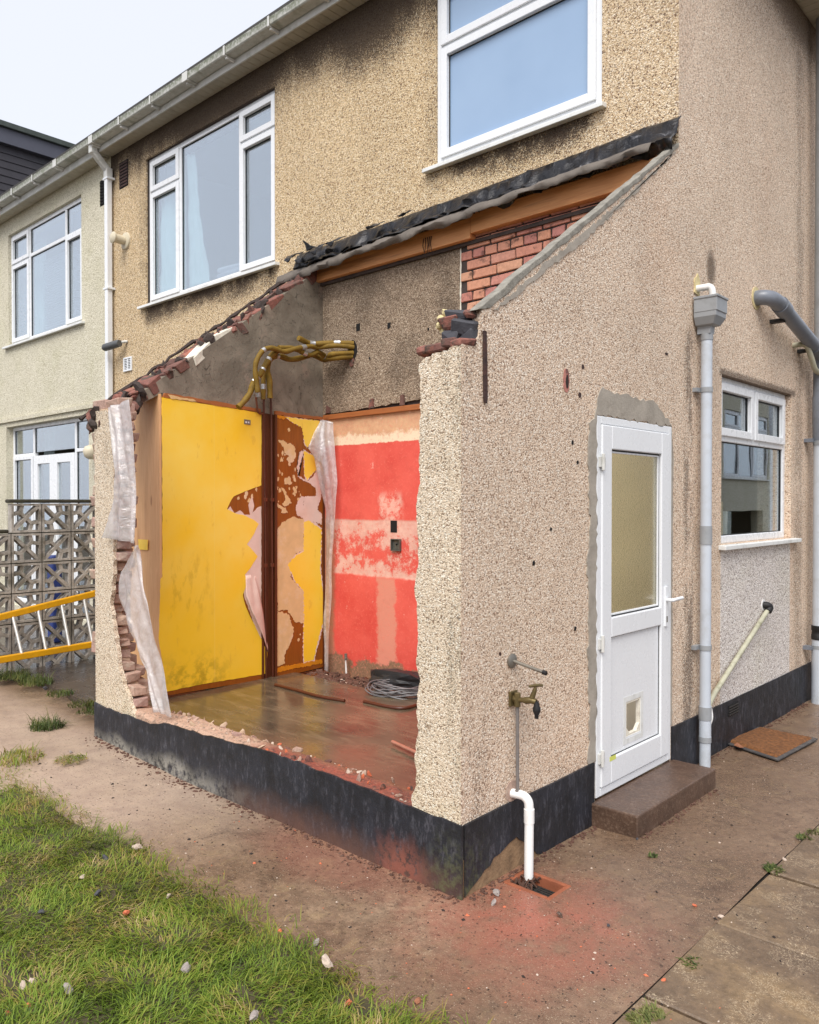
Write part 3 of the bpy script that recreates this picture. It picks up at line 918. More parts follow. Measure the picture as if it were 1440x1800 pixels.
M['mosspatch'] = simple('dark_moss', K(52, 52, 36), .98, .5, 30, 1.0, 60)

# ================================================================== THE SETTING: ground, path, paving, lawn
def rough_grid(name, mat, x0, x1, y0, y1, step, zf, skip=None, k='structure', inside=None, thick=0.0):
    nx = max(1, int(round((x1 - x0) / step))); ny = max(1, int(round((y1 - y0) / step)))
    vs = []
    for j in range(ny + 1):
        for i in range(nx + 1):
            x = x0 + (x1 - x0) * i / nx; y = y0 + (y1 - y0) * j / ny
            vs.append((x, y, zf(x, y)))
    fs = []
    for j in range(ny):
        for i in range(nx):
            cx = x0 + (x1 - x0) * (i + .5) / nx; cy = y0 + (y1 - y0) * (j + .5) / ny
            if skip and skip(cx, cy): continue
            if inside and not inside(cx, cy): continue
            a = j * (nx + 1) + i
            fs.append((a, a + 1, a + nx + 2, a + nx + 1))
    mb = MB(); mb.add(vs, fs)
    o = mb.build(name, mat, None, smooth=True)
    return kind(o, k)

def gz(x, y):       # height of the trodden ground
    h = .012 * mnoise.noise(Vector((x * .9, y * .9, 3.3))) + .004 * mnoise.noise(Vector((x * 5, y * 5, 1.1)))
    h += .05 * min(1, max(0, (-x - 2.2) / 1.4))
    return h - .006
GULLY = (.045, .30, .235, .42)
ground = rough_grid('ground', M['soil'], -60, 60, -40, 60, 4.0, lambda x, y: -.16)
path = rough_grid('path', M['path'], -6.0, .8915, -1.1, 9.0, .05, gz, skip=lambda x, y: GULLY[0] < x < GULLY[1] and GULLY[2] < y < GULLY[3])

# paving slabs right of the long joint: each slab a piece
paving = kind(MB().box(.885, 4.2, -3.0, 9.0, -.15, -.014).build('paving', M['joint']), 'structure')
rs = random.Random(5)
cols = [(.899, 1.80), (1.815, 2.70), (2.715, 3.60)]
starts = [-2.0, -1.7, -2.15]
for (xa, xb), st in zip(cols, starts):
    ys = [st]
    if xa < 1:
        ys = [-2.7, -1.4, -.105, .535, 1.145, 2.02, 2.62, 3.5, 4.2, 5.1, 5.9, 6.8]
    else:
        while ys[-1] < 6.5: ys.append(ys[-1] + rs.choice([.6, .75, .9]))
    for a, b in zip(ys[:-1], ys[1:]):
        vs, fs = cbox_data(xb - xa - rs.uniform(0, .004), b - a - .013, .06, .004, .004, rs)
        me = mesh_from('slab', vs, fs, M['slab'])
        place('slab', me, paving, ((xa + xb) / 2, (a + b) / 2, -.028 + rs.uniform(-.003, .003)), (0, rs.uniform(-.004, .004), rs.uniform(-.006, .006)))

# lawn: thatch sheet, then the blades
def lawn_edge(x):
    return -.70 + .06 * mnoise.noise(Vector((x * 1.7, 0, 4))) + .035 * mnoise.noise(Vector((x * 6, 1, 4))) - .25 * max(0, (-x - 3.3))*.4 + .05 * max(0, min(1, (x + .1) * 2)) * 0
lawn = rough_grid('lawn', M['lawn_base'], -9, .95, -6.0, -.6, .06, lambda x, y: .012 + .02 * mnoise.noise(Vector((x * 2.2, y * 2.2, 9))) + .01 * mnoise.noise(Vector((x * 7, y * 7, 2))),
                  inside=lambda x, y: y < lawn_edge(x) - .07 + .03 * mnoise.noise(Vector((x * 9, y * 9, 5))) and (x < .62 - .4 * (y + .7)))

def blades(name, mat, roots, length, width, lean, seed, label=None, cat=None):
    rng = np.random.default_rng(seed)
    n = len(roots)
    roots = np.asarray(roots, dtype=np.float64)
    L = rng.uniform(length[0], length[1], n) * (0.6 + 0.7 * rng.random(n))
    W = rng.uniform(width[0], width[1], n)
    # matted: neighbours lean the same way
    fx = np.array([mnoise.noise(Vector((p[0] * 4.5, p[1] * 4.5, 0.3))) for p in roots])
    fy = np.array([mnoise.noise(Vector((p[0] * 4.5, p[1] * 4.5, 7.3))) for p in roots])
    ang = np.arctan2(fy, fx) + rng.normal(0, .9, n)
    ln = np.clip(rng.normal(lean, .28, n), .05, 1.4)
    dx, dy = np.cos(ang), np.sin(ang)
    px, py = -dy, dx
    V = np.zeros((n, 7, 3))
    lev = [0.0, .4, .75, 1.0]
    for i, t in enumerate(lev):
        a = ln * (.35 + .95 * t)
        h = L * t * np.cos(np.clip(a, 0, 1.5)); r = L * t * np.sin(np.clip(a, 0, 1.5))
        c = np.stack([roots[:, 0] + dx * r, roots[:, 1] + dy * r, roots[:, 2] + h], 1)
        w = W * [1.0, .9, .55, 0][i] * .5
        if i < 3:
            V[:, 2 * i] = c + np.stack([px * w, py * w, np.zeros(n)], 1)
            V[:, 2 * i + 1] = c - np.stack([px * w, py * w, np.zeros(n)], 1)
        else:
            V[:, 6] = c
    me = bpy.data.meshes.new(name)
    me.vertices.add(n * 7)
    me.vertices.foreach_set('co', V.reshape(-1))
    base = np.arange(n)[:, None] * 7
    tri = np.array([[0, 1, 3], [0, 3, 2], [2, 3, 5], [2, 5, 4], [4, 5, 6]]).reshape(-1)
    idx = (base + tri[None, :]).reshape(-1)
    nt = n * 5
    me.loops.add(nt * 3)
    me.loops.foreach_set('vertex_index', idx.astype(np.int32))
    me.polygons.add(nt)
    me.polygons.foreach_set('loop_start', (np.arange(nt) * 3).astype(np.int32))
    me.polygons.foreach_set('loop_total', np.full(nt, 3, dtype=np.int32))
    me.update(calc_edges=True)
    at = me.attributes.new('tone', 'FLOAT', 'POINT')
    at.data.foreach_set('value', np.repeat(rng.random(n), 7).astype(np.float32))
    me.materials.append(mat)
    o = bpy.data.objects.new(name, me)
    scene.collection.objects.link(o)
    return o

rg = random.Random(11)
roots = []
while len(roots) < 125000:
    x = rg.uniform(-6.2, .72); y = rg.uniform(-2.9, -.60)
    # only where the lens could see, a generous margin
    if (x - 2.18) * .387 + (y + 2.69) * 1.054 < -1.5: continue
    e = lawn_edge(x)
    if y > e - .04 + .06 * rg.gauss(0, 1) or x > .66 - .4 * (y + .7): continue
    dist = math.hypot(x - 2.18, y + 2.69)
    if rg.random() > min(1.0, 3.4 / (dist * dist) + .25): continue
    bald = mnoise.noise(Vector((x * 2.6, y * 2.6, 6.6)))
    if bald > .42 and rg.random() < .6: continue
    roots.append((x, y, .004 + .02 * mnoise.noise(Vector((x * 2.2, y * 2.2, 9)))))
grass = blades('grass', M['grass'], roots, (.035, .07), (.0028, .0050), 1.0, 3)
kind(grass, 'stuff')
tag(grass, 'short matted green lawn grass with yellowed patches', 'grass')

# ================================================================== windows and doors
def bars(mb, f, u0, u1, z0, z1, w, n0, n1):
    """a frame of four butted bars"""
    mb.mbox(f, u0, u0 + w, n0, n1, z0, z1)
    mb.mbox(f, u1 - w, u1, n0, n1, z0, z1)
    mb.mbox(f, u0 + w, u1 - w, n0, n1, z0, z0 + w)
    mb.mbox(f, u0 + w, u1 - w, n0, n1, z1 - w, z1)

def upvc_window(parent, f, u0, u1, z0, z1, nf, cols, gl, sill=None, fw=.055, mw=.05, label=None, sw=.045):
    """cols: (ua, ub, [(za, zb, 'fixed'|'sash')]) by centre lines. Returns the window part"""
    mb = MB()
    bars(mb, f, u0, u1, z0, z1, fw, nf - .06, nf)
    inner = []
    for ci, (ua, ub, cells) in enumerate(cols):
        a = u0 + fw if ci == 0 else ua + mw / 2
        b = u1 - fw if ci == len(cols) - 1 else ub - mw / 2
        if ci:
            mb.mbox(f, ua - mw / 2, ua + mw / 2, nf - .06, nf, z0 + fw, z1 - fw)
        for k, (za, zb, kd) in enumerate(cells):
            c = z0 + fw if abs(za - z0) < 1e-6 else za + mw / 2
            d = z1 - fw if abs(zb - z1) < 1e-6 else zb - mw / 2
            if abs(zb - z1) > 1e-6:
                mb.mbox(f, a, b, nf - .06, nf, d, d + mw)
            if kd == 'pair':
                mid = (a + b) / 2
                mb.mbox(f, mid - mw / 2, mid + mw / 2, nf - .06, nf, c, d)
                inner += [(a, mid - mw / 2, c, d, 'sash'), (mid + mw / 2, b, c, d, 'sash')]
            else:
                inner.append((a, b, c, d, kd))
    win = mb.build('window', M['upvc'], parent, bevel=.006)
    if label: win['label'] = label
    for (a, b, c, d, kd) in inner:
        if kd == 'sash':
            sb = MB(); e = .012
            bars(sb, f, a - e, b + e, c - e, d + e, sw + e, nf + .001, nf + .018)
            bars(sb, f, a + .002, b - .002, c + .002, d - .002, sw - .002, nf - .045, nf + .001)
            sb.build('sash', M['upvc'], win, bevel=.005)
            a, b, c, d = a + sw, b - sw, c + sw, d - sw
        gb = MB(); bars(gb, f, a, b, c, d, .006, nf - .03, nf - .014)
        gb.build('gasket', M['rubber'], win)
        MB().mbox(f, a + .0061, b - .0061, nf - .028, nf - .022, c + .0061, d - .0061).build('pane', gl, win)
    if sill:
        s0, s1, drop, out = sill
        mb = MB()
        prof = [(nf - .05, z0), (nf - .05, z0 - .030), (out, z0 - drop - .030), (out, z0 - drop), (nf + .004, z0)]
        vs = [f(s0, n, z - .001) for n, z in prof] + [f(s1, n, z - .001) for n, z in prof]
        k = len(prof)
        mb.add(vs, [tuple(range(k)), tuple(range(k, 2 * k))[::-1]] + [(i, (i + 1) % k, k + (i + 1) % k, k + i) for i in range(k)])
        mb.build('sill', M['upvc_sill'], win, bevel=.004)
    return win

def room(parent, x0, x1, y0, y1, z0, z1, openside, mat, name='room'):
    vs = [(x0, y0, z0), (x1, y0, z0), (x1, y1, z0), (x0, y1, z0), (x0, y0, z1), (x1, y0, z1), (x1, y1, z1), (x0, y1, z1)]
    fs = {'zlo': (0, 1, 2, 3), 'zhi': (4, 5, 6, 7), 'ylo': (0, 1, 5, 4), 'xhi': (1, 2, 6, 5), 'yhi': (2, 3, 7, 6), 'xlo': (3, 0, 4, 7)}
    mb = MB(); mb.add(vs, [q for k, q in fs.items() if k != openside])
    return mb.build(name, mat, parent)

# ================================================================== the house
house = thing('house', 'tan pebbledash two-storey house with white windows and the knocked-open lean-to', 'house', (-3.6, D, 0))
WA = (-6.50, -4.06, 4.03, 5.73)
WB = (-2.00, -.535, 4.375, 5.78)
core_open = [WA, WB]
mb = MB()
wall_open(mb, rear, -7.35, -.02, -.27, -.022, -.2, 6.2, core_open)
mb.build('wall_core', M['mortar'], house)
# thrown stone coat: above the old lean-to and left of it
mb = MB()
wall_open(mb, rear, -7.35, -.0008, -.0219, 0, 3.885, 6.2, core_open)
mb.box(-7.35, -3.62, D, D + .0219, -.2, 3.885)
mb.build('wall', M['peb_rear'], house)
# side wall of the house, kitchen window opening
KW = (2.84, 4.30, 1.42, 2.60)
mb = MB()
wall_open(mb, side, D + .0001, 9.0, -.27, 0, -.2, 5.9, [KW])
mb.build('side_wall', M['peb_side'], house)
# pale stone panel below the kitchen window
MB().mbox(side, 2.83, 4.27, .0, .004, .30, 1.385).build('infill_panel', M['peb_pale'], house)
pl = MB().mbox(side, 2.085, 9.0, .0, .012, -.16, .315).build('plinth', M['plinth'], house)
# air brick in the plinth
ab = MB(); ab.mbox(side, 2.95, 3.13, .0121, .016, .205, .285); ab.build('air_brick', M['dark'], house)
mb = MB()
for k in range(4): mb.mbox(side, 2.955, 3.125, .0161, .022, .213 + k * .018, .221 + k * .018)
mb.build('louvre', M['iron'], house)

# windows
upvc_window(house, rear, *WA, -.045, [(WA[0], -5.83, [(4.03, 5.33, 'sash'), (5.33, 5.73, 'sash')]), (-5.83, -4.69, [(4.03, 5.73, 'fixed')]), (-4.69, WA[1], [(4.03, 5.37, 'sash'), (5.37, 5.73, 'sash')])], M['glass'], (-6.62, -3.99, .012, .055), label='three-light window with a tall fixed middle pane')
upvc_window(house, rear, *WB, -.015, [(WB[0], WB[1], [(4.375, 5.29, 'sash'), (5.29, 5.78, 'sash')])], M['frosted'], (-2.10, -.50, .012, .06), fw=.06, sw=.05, label='bathroom window with obscured panes coloured by a painted sky reflection')
upvc_window(house, side, *KW, -.05, [(KW[0], KW[1], [(1.42, 2.17, 'fixed'), (2.17, 2.60, 'pair')])], M['glass_side'], (2.80, 4.42, .006, .05), label='kitchen window with two small top lights')
room(house, -6.95, -3.55, D + .275, D + 3.2, 3.2, 5.95, 'ylo', M['room'])
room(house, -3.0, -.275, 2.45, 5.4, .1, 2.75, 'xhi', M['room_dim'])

# wall coat inside the old lean-to
inner_poly = jag([(-3.62, 2.50), (-2.9, 2.52), (-2.2, 2.545), (-.02, 2.56), (-.02, 3.16), (-1.755, 3.16), (-1.755, 3.7), (-1.76, 3.884), (-3.62, 3.884)], .008, .05, 3)
MB().prism(inner_poly, rear, -.0215, 0).build('inner_wall', M['peb_inner'], house)
MB().prism(jag([(-1.7549, 3.2), (-1.7549, 3.72), (-1.741, 3.72), (-1.741, 3.2)], .003, .03, 8), rear, -.0215, .001).build('cut_edge', M['plaster_white'], house)
red = MB().box(-3.62, -1.15, D - .003, D + .0215, -.05, 2.47).build('painted_plaster', M['red'], house)
MB().box(-1.1499, -.02, D - .003, D + .0215, -.05, 2.47).build('painted_plaster', simple('ochre_kitchen_paint', lin(212, 202, 176), .6, .15, 3), house)
# socket hole chased into the plaster
MB().mbox(rear, *[-2.50, -2.425], .0032, .0045, 1.46, 1.56).build('socket_hole', M['dark'], house)
# timber strip over the plaster, with broken plugs
MB().prism([(-3.33, 2.455), (-.02, 2.475), (-.02, 2.52), (-3.33, 2.50)], rear, .0035, .03).build('batten', M['batten'], house, bevel=.003)
for k, ux in enumerate((-2.72, -2.36, -3.28)):
    MB().prism(jag([(ux - .025, 2.515), (ux + .025, 2.515), (ux + .02, 2.60 - .03 * (k == 2)), (ux - .02, 2.59)], .006, .02, k), rear, .001, .018).build('wall_plug', M['brick_broken'], house)
# fixing holes
for k, (ux, zz, w) in enumerate(((-2.895, 3.235, .024), (-2.52, 3.195, .018), (-2.75, 2.95, .008), (-2.08, 3.10, .008))):
    MB().prism(jag([(ux - w, zz - w * 1.5), (ux + w, zz - w * 1.2), (ux + w, zz + w * 1.5), (ux - w, zz + w * 1.2)], .004, .01, k), rear, .001, .003).build('fixing_hole', M['dark'], house)

# bare brickwork under the old roof: every brick a piece
brickwork = MB().box(-1.741, -.02, D - .0005, D + .0214, 3.161, 3.884).build('brickwork', M['mortar'], house)
rb = random.Random(21)
vsx, fsx = cbox_data(.215, .06, .066, .004, .0015, rb)
stretcher = [mesh_from('brick', *cbox_data(.217, .06, .067, .004, .0025, rb), M['brick']) for _ in range(4)]
header = [mesh_from('brick', *cbox_data(.104, .06, .067, .004, .0025, rb), M['brick']) for _ in range(3)]
z = 3.205; row = 0
while z < 3.86:
    kindrow = (row % 4 == 1)
    x = -1.735 + (.0 if row % 2 else -.06)
    x += .0
    while x < -.05:
        w = .104 if kindrow else .217
        if x + w > -.03: break
        if x < -1.70: w = .104
        me = rb.choice(header if w < .15 else stretcher)
        if x >= -1.742:
            place('brick', me, brickwork, (x + w / 2, D + .018 - rb.uniform(0, .004), z), (rb.uniform(-.01, .01), 0, rb.uniform(-.008, .008)))
        x += w + .013
    z += .079; row += 1

# wall plate, its two lengths
mb = MB().box(-3.60, -1.597, D - .075, D - .002, 3.70, 3.855)
mb.build('wall_plate', M['beam'], house, bevel=.004)
MB().box(-3.60, -.05, D - .03, D - .0019, 3.672, 3.699).build('plate_shadow_strip', M['mortar'], house)  # solid dark strip that draws the shadow line under the plate
MB().box(-1.592, -.07, D - .078, D - .002, 3.735, 3.885).build('wall_plate', M['beam'], house, bevel=.004)

# eaves: soffit boards, fascia, gutter with brackets
ea = MB().box(-7.30, .35, 1.95, 1.968, 5.985, 6.14).build('fascia', M['upvc_old'], house, bevel=.003)
soff = MB().box(-7.35, .35, 1.969, D - .002, 6.008, 6.03).build('soffit', M['soffit'], house)
bme = mesh_from('soffit_board', *cbox_data(.0965, .166, .012, .004, 0, rb), M['soffit'])
k = 0
while -7.30 + k * .1 < -1.9:
    place('soffit_board', bme, soff, (-7.30 + k * .1 + .05, 2.053, 6.0)); k += 1
def gutter_run(parent, x0, x1):
    """square-section gutter: front face, flat bottom, back against the fascia"""
    P = [(1.832, 6.125), (1.836, 6.062), (1.846, 6.052), (1.944, 6.050), (1.946, 6.125), (1.941, 6.125), (1.939, 6.056), (1.848, 6.057), (1.841, 6.066), (1.837, 6.125)]
    segs = 60
    vs = []
    for i in range(segs + 1):
        x = x0 + (x1 - x0) * i / segs
        s = .005 * mnoise.noise(Vector((x * .8, 0, 0)))
        vs += [(x, y, z + s) for y, z in P]
    m = len(P)
    fs = [(i * m + j, i * m + (j + 1) % m, (i + 1) * m + (j + 1) % m, (i + 1) * m + j) for i in range(segs) for j in range(m)]
    mb = MB(); mb.add(vs, fs)
    g = mb.build('gutter', M['gutter'], parent)
    x = x0 + .35; k = 0
    while x < x1:
        b = MB(); w = .014 if k % 3 else .05
        b.box(x - w, x + w, 1.824, 1.8305, 6.042, 6.135); b.box(x - w, x + w, 1.8305, 1.9485, 6.040, 6.0475)
        b.box(x - .012, x + .012, 1.85, 1.9485, 6.018, 6.0399)
        b.build('bracket', M['upvc_old'], g, bevel=.003)
        x += .70; k += 1
    return g
gutter_run(house, -7.6, .35)
# roof slopes
mb = MB()
mb.add([(-7.35, 1.87, 6.19), (.36, 1.87, 6.19), (.36, 6.6, 9.8), (-7.35, 6.6, 9.8), (-7.35, 1.87, 6.14), (.36, 1.87, 6.14), (.36, 6.6, 9.75), (-7.35, 6.6, 9.75)], [(0, 1, 2, 3), (7, 6, 5, 4), (0, 4, 5, 1), (1, 5, 6, 2), (2, 6, 7, 3), (3, 7, 4, 0)])
mb.build('roof', M['rooftile'], house)
# verge over the side wall
vs_ = MB().box(.001, .33, 2.6, 9.0, 5.83, 5.86).build('verge_soffit', M['soffit'], house)
vb = mesh_from('soffit_board', *cbox_data(.31, .0965, .012, .004, 0, rb), M['soffit'])
k = 0
while 3.6 + k * .1 < 6.5:
    place('soffit_board', vb, vs_, (.168, 3.6 + k * .1, 5.822)); k += 1
MB().box(.331, .353, 2.6, 9.0, 5.77, 6.0).build('verge_board', M['upvc_old'], house)

# things seen behind the bedroom glass
cur = sheet('curtain', M['curtain'], [((-5.80, D + .13, 5.62), (-5.70, D + .15, 5.62)), ((-5.80, D + .13, 4.9), (-5.60, D + .16, 4.9)), ((-5.80, D + .13, 4.10), (-5.45, D + .18, 4.10))], None, 16, 10, .03, 16, .001, 4, base=(-5.7, D + .3, 4.03))
tag(cur, 'pale net curtain hanging behind the tall fixed bedroom pane', 'curtain')
cur = sheet('curtain', M['curtain'], [((-6.40, D + .13, 5.3), (-5.95, D + .15, 5.3)), ((-6.40, D + .13, 4.7), (-5.98, D + .16, 4.7)), ((-6.40, D + .13, 4.10), (-5.92, D + .18, 4.10))], None, 18, 10, .03, 16, .001, 9, base=(-6.2, D + .3, 4.03))
tag(cur, 'pale net curtain behind the left casement of the bedroom window', 'curtain')
tw = thing('towel_pile', 'pale folded towels piled on the bedroom window sill', 'towels', (-5.05, D + .36, 4.07))
for k in range(3):
    vs, fs = cbox_data(.42 - .03 * k, .22, .05, .018, .006, rb)
    me = mesh_from('towel', vs, fs, M['towel'])
    place('towel', me, tw, (-5.05 + .01 * k, D + .22, 4.10 + k * .052), (0, 0, .05 * k))
MB().box(-6.5, -4.06, D + .11, D + .5, 4.03, 4.068).build('window_board', M['upvc'], house, bevel=.006)
bt = MB(); bt.tube([(-4.80, D + .20, 4.07), (-4.80, D + .20, 4.25), (-4.80, D + .20, 4.28), (-4.80, D + .20, 4.34)], [.035, .035, .016, .014], 10)
tag(bt.build('bottle', M['bottle'], None, smooth=True, base=(-4.80, D + .20, 4.07)), 'pale bottle beside the towels on the bedroom sill', 'bottle')
# kitchen clutter behind the side window
kt = [(-.36, 3.02, .22, .16, .50), (-.40, 3.33, .20, .10, .30), (-.38, 3.58, .14, .18, .34), (-.42, 3.86, .16, .12, .26)]
cb = thing('worktop_boxes', 'boxes and bottles standing on the kitchen worktop behind the side window', 'kitchen clutter', (-.4, 3.4, 1.38))
MB().box(-.75, -.275, 2.5, 4.6, 1.34, 1.378).build('worktop', M['room'], cb)
for (x, y, wx, wy, h), mt in zip(kt, ('room', 'worktop', 'splinter', 'upvc')):
    MB().box(x - wx / 2, x + wx / 2, y - wy / 2, y + wy / 2, 1.379, 1.379 + h).build('carton', M[mt], cb, bevel=.008)

# ================================================================== next door
near = thing('neighbouring_house', 'pale cream rendered neighbouring house beyond the white downpipe', 'house', (-10, D, 0))
WC = (-10.60, -8.16, 4.09, 5.76)
FD = (-10.72, -7.98, .16, 2.86)
mb = MB()
wall_open(mb, rear, -17.0, -7.3501, -.27, 0, -.2, 6.2, [WC, FD])
mb.build('wall', M['peb_near'], near)
MB().mbox(rear, -17, -7.62, .0005, .03, 2.93, 2.985).build('drip_band', M['peb_near'], near)
upvc_window(near, rear, *WC, -.045, [(WC[0], -9.92, [(4.09, 5.30, 'sash'), (5.30, 5.76, 'sash')]), (-9.92, -8.72, [(4.09, 5.33, 'fixed'), (5.33, 5.76, 'fixed')]), (-8.72, WC[1], [(4.09, 5.33, 'sash'), (5.33, 5.76, 'fixed')])], M['glass'], (-10.72, -8.07, .012, .055), label='three-light upper window with blinds')
fd = upvc_window(near, rear, *FD, -.10, [(FD[0], -9.95, [(.16, 2.42, 'sash'), (2.42, 2.86, 'fixed')]), (-9.95, -8.58, [(2.42, 2.86, 'fixed')]), (-8.58, FD[1], [(.16, 2.42, 'fixed'), (2.42, 2.86, 'fixed')])], M['glass'], None, label='garden doors with narrow panes and top lights')
for a, b in ((-9.925, -9.27), (-9.265, -8.605)):
    mb = MB()
    bars(mb, rear, a, b, .17, 2.39, .12, -.155, -.088)
    mb.build('door_leaf', M['upvc'], fd, bevel=.006)
    MB().mbox(rear, a + .121, b - .121, -.125, -.119, .291, 2.269).build('pane', M['glass'], fd)
    hx = b - .06 if a < -9.5 else a + .06
    MB().mbox(rear, hx - .012, hx + .012, -.087, -.06, 1.12, 1.32).build('handle', M['upvc_old'], fd, bevel=.004)
MB().mbox(rear, -9.925, -8.605, -.16, -.09, 2.3905, 2.394).build('threshold', M['upvc'], fd)
room(near, -11.2, -7.7, D + .275, D + 3.2, 3.2, 5.95, 'ylo', M['room'])
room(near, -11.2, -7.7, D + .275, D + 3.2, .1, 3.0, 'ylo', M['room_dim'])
# blinds and curtain behind the upper panes
bl = MB()
for k in range(34): bl.mbox(rear, -8.70, -8.2, -.24, -.205, 4.13 + k * .034, 4.136 + k * .034)
tag(bl.build('venetian_blind', M['blind'], None, base=(-8.45, D + .22, 4.1)), 'white slatted blind behind the right pane of the neighbour upper window', 'blind')
bl = MB()
for k in range(34): bl.mbox(rear, -9.86, -8.76, -.24, -.205, 4.13 + k * .034, 4.136 + k * .034)
tag(bl.build('venetian_blind', M['blind'], None, base=(-9.3, D + .22, 4.1)), 'white slatted blind behind the middle pane of the neighbour upper window', 'blind')
cur = sheet('curtain', M['curtain'], [((-10.5, D + .30, 5.65), (-10.0, D + .33, 5.65)), ((-10.5, D + .30, 4.9), (-10.1, D + .34, 4.9)), ((-10.5, D + .30, 4.12), (-10.05, D + .36, 4.12))], None, 18, 10, .03, 16, .001, 6, base=(-10.3, D + .3, 4.1))
tag(cur, 'pale curtain behind the left casement of the neighbour upper window', 'curtain')
cur = sheet('curtain', M['curtain_grey'], [((-10.3, D + .40, 2.8), (-10.02, D + .43, 2.8)), ((-10.3, D + .40, .2), (-10.0, D + .46, .2))], None, 18, 14, .03, 16, .001, 2, base=(-10.2, D + .4, .16))
tag(cur, 'grey curtain behind the glass beside the neighbour garden doors', 'curtain')
MB().box(-17, -7.34, 1.945, 1.963, 5.97, 6.14).build('fascia', M['upvc_old'], near, bevel=.003)
soff = MB().box(-17, -7.36, 1.969, D - .002, 6.008, 6.03).build('soffit', M['soffit'], near)
k = 0
while -7.40 - k * .1 > -11.4:
    place('soffit_board', bme, soff, (-7.40 - k * .1 - .05, 2.053, 6.0)); k += 1
gutter_run(near, -17, -7.605)
mb = MB()
mb.add([(-17, 1.87, 6.19), (-7.36, 1.87, 6.19), (-7.36, 6.6, 9.8), (-17, 6.6, 9.8), (-17, 1.87, 6.14), (-7.36, 1.87, 6.14), (-7.36, 6.6, 9.75), (-17, 6.6, 9.75)], [(0, 1, 2, 3), (7, 6, 5, 4), (0, 4, 5, 1), (1, 5, 6, 2), (2, 6, 7, 3), (3, 7, 4, 0)])
mb.build('roof', M['rooftile'], near)

# dark clad dormer on the far roof
dor = thing('dormer', 'dark slate-clad flat-roofed dormer rising behind the mossy gutter', 'dormer', (-15, 4, 6.2))
MB().box(-18, -13.03, 2.3, 7.2, 6.0, 8.12).build('cheek_wall', M['slate'], dor)
db = mesh_from('cladding_board', *cbox_data(.022, 5.0, .15, .004, 0, rb), M['slate'])
for k in range(14):
    place('cladding_board', db, dor, (-13.015, 4.75, 8.06 - k * .135), (0, R(-6), 0))
MB().box(-18.2, -12.90, 2.1, 7.3, 8.13, 8.40).build('fascia', M['slate_fascia'], dor, bevel=.004)
MB().box(-18.25, -12.84, 2.05, 7.35, 8.401, 8.50).build('flat_roof', M['mosswood'], dor, bevel=.01)

# ================================================================== the knocked-open lean-to (part of the house)
lean = thing('lean_to_extension', 'half-demolished lean-to with open garden side and yellow and red inner walls', 'extension', (-1.7, 1.0, 0))
DY0, DY1, DZ0, DZ1 = 1.135, 2.05, .12, 2.18      # door opening in the side wall
slope = lambda y: 2.575 + (y - .13) * .683
side_poly = [(.0, -.2), (DY0, -.2), (DY0, DZ1), (DY1, DZ1), (DY1, -.2), (D, -.2), (D, slope(D) - .012), (1.6, slope(1.6) - .014), (.9, slope(.9) - .010), (.145, slope(.145) - .014)]
side_poly += [(.140, 2.56), (.132, 2.50), (.12, 2.445), (.085, 2.415), (.045, 2.402), (.0, 2.395)]
MB().prism(side_poly, side, -.05, 0).build('side_wall', M['peb_side'], lean)
# weathered fillet along the cut verge
fil = jag([(.10, slope(.10) + .004), (.5, slope(.5) + .010), (1.2, slope(1.2) + .004), (2.135, slope(2.135) + .01), (2.138, slope(2.138) - .02), (1.3, slope(1.3) - .030), (.6, slope(.6) - .028), (.2, slope(.2) - .04), (.15, slope(.15) - .02)], .005, .07, 4)
MB().prism(fil, side, -.053, .005).build('verge_fillet', M['cement_dark'], lean, bevel=.004)
fil = jag([(.22, slope(.22) - .058), (.6, slope(.6) - .049), (1.3, slope(1.3) - .054), (2.10, slope(2.1) - .032), (1.5, slope(1.5) - .075), (1.0, slope(1.0) - .10), (.7, slope(.7) - .085), (.4, slope(.4) - .09)], .010, .03, 14)
MB().prism(fil, side, .0002, .0045).build('mortar_smear', M['cement'], lean)
# the garden-face stub at the near corner
stub = [(-.0015, .305), (-.285, .325), (-.292, .36), (-.268, .41), (-.26, .50), (-.272, .55), (-.25, .66), (-.258, .80), (-.238, .90), (-.262, 1.0), (-.248, 1.12), (-.258, 1.22), (-.268, 1.34), (-.246, 1.44), (-.255, 1.60), (-.262, 1.70), (-.236, 1.80), (-.246, 1.90), (-.240, 2.05), (-.236, 2.2), (-.243, 2.335), (-.20, 2.362), (-.1, 2.378), (-.0015, 2.388)]
stub = stub[:1] + jag(stub[1:], .006, .018, 6, closed=False)
MB().prism(stub, front, -.2499, .003).build('front_stub', M['peb_front'], lean)
# knocked brick course on top of the stub, with slate packed behind
rb = random.Random(33)
for k in range(5):
    me = mesh_from('brick', *cbox_data(.058 + .02 * rb.random(), .10, .03 + .012 * rb.random(), .006, .007, rb), M['brick_broken'])
    place('brick', me, lean, (-.235 + k * .052, .05, 2.392 + .005 * k), (rb.uniform(-.1, .1), rb.uniform(-.1, .1), rb.uniform(-.2, .2)))
for k, (x, y, z, sx, sz, rot) in enumerate([(-.14, .125, 2.45, .10, .07, .2), (-.06, .135, 2.44, .10, .06, -.3), (-.15, .12, 2.51, .09, .06, -.1), (-.07, .13, 2.50, .11, .07, .35), (-.11, .14, 2.555, .12, .05, .1), (-.05, .135, 2.55, .05, .05, .0)]):
    mt = M['stone_black'] if k not in (5, 2) else M['brick_broken']
    me = mesh_from('packing_slate', *cbox_data(sx, .10, sz, .008, .012, rb), mt)
    place('packing_slate', me, lean, (x, y, z), (rb.uniform(-.2, .2), rot, rb.uniform(-.2, .2)))
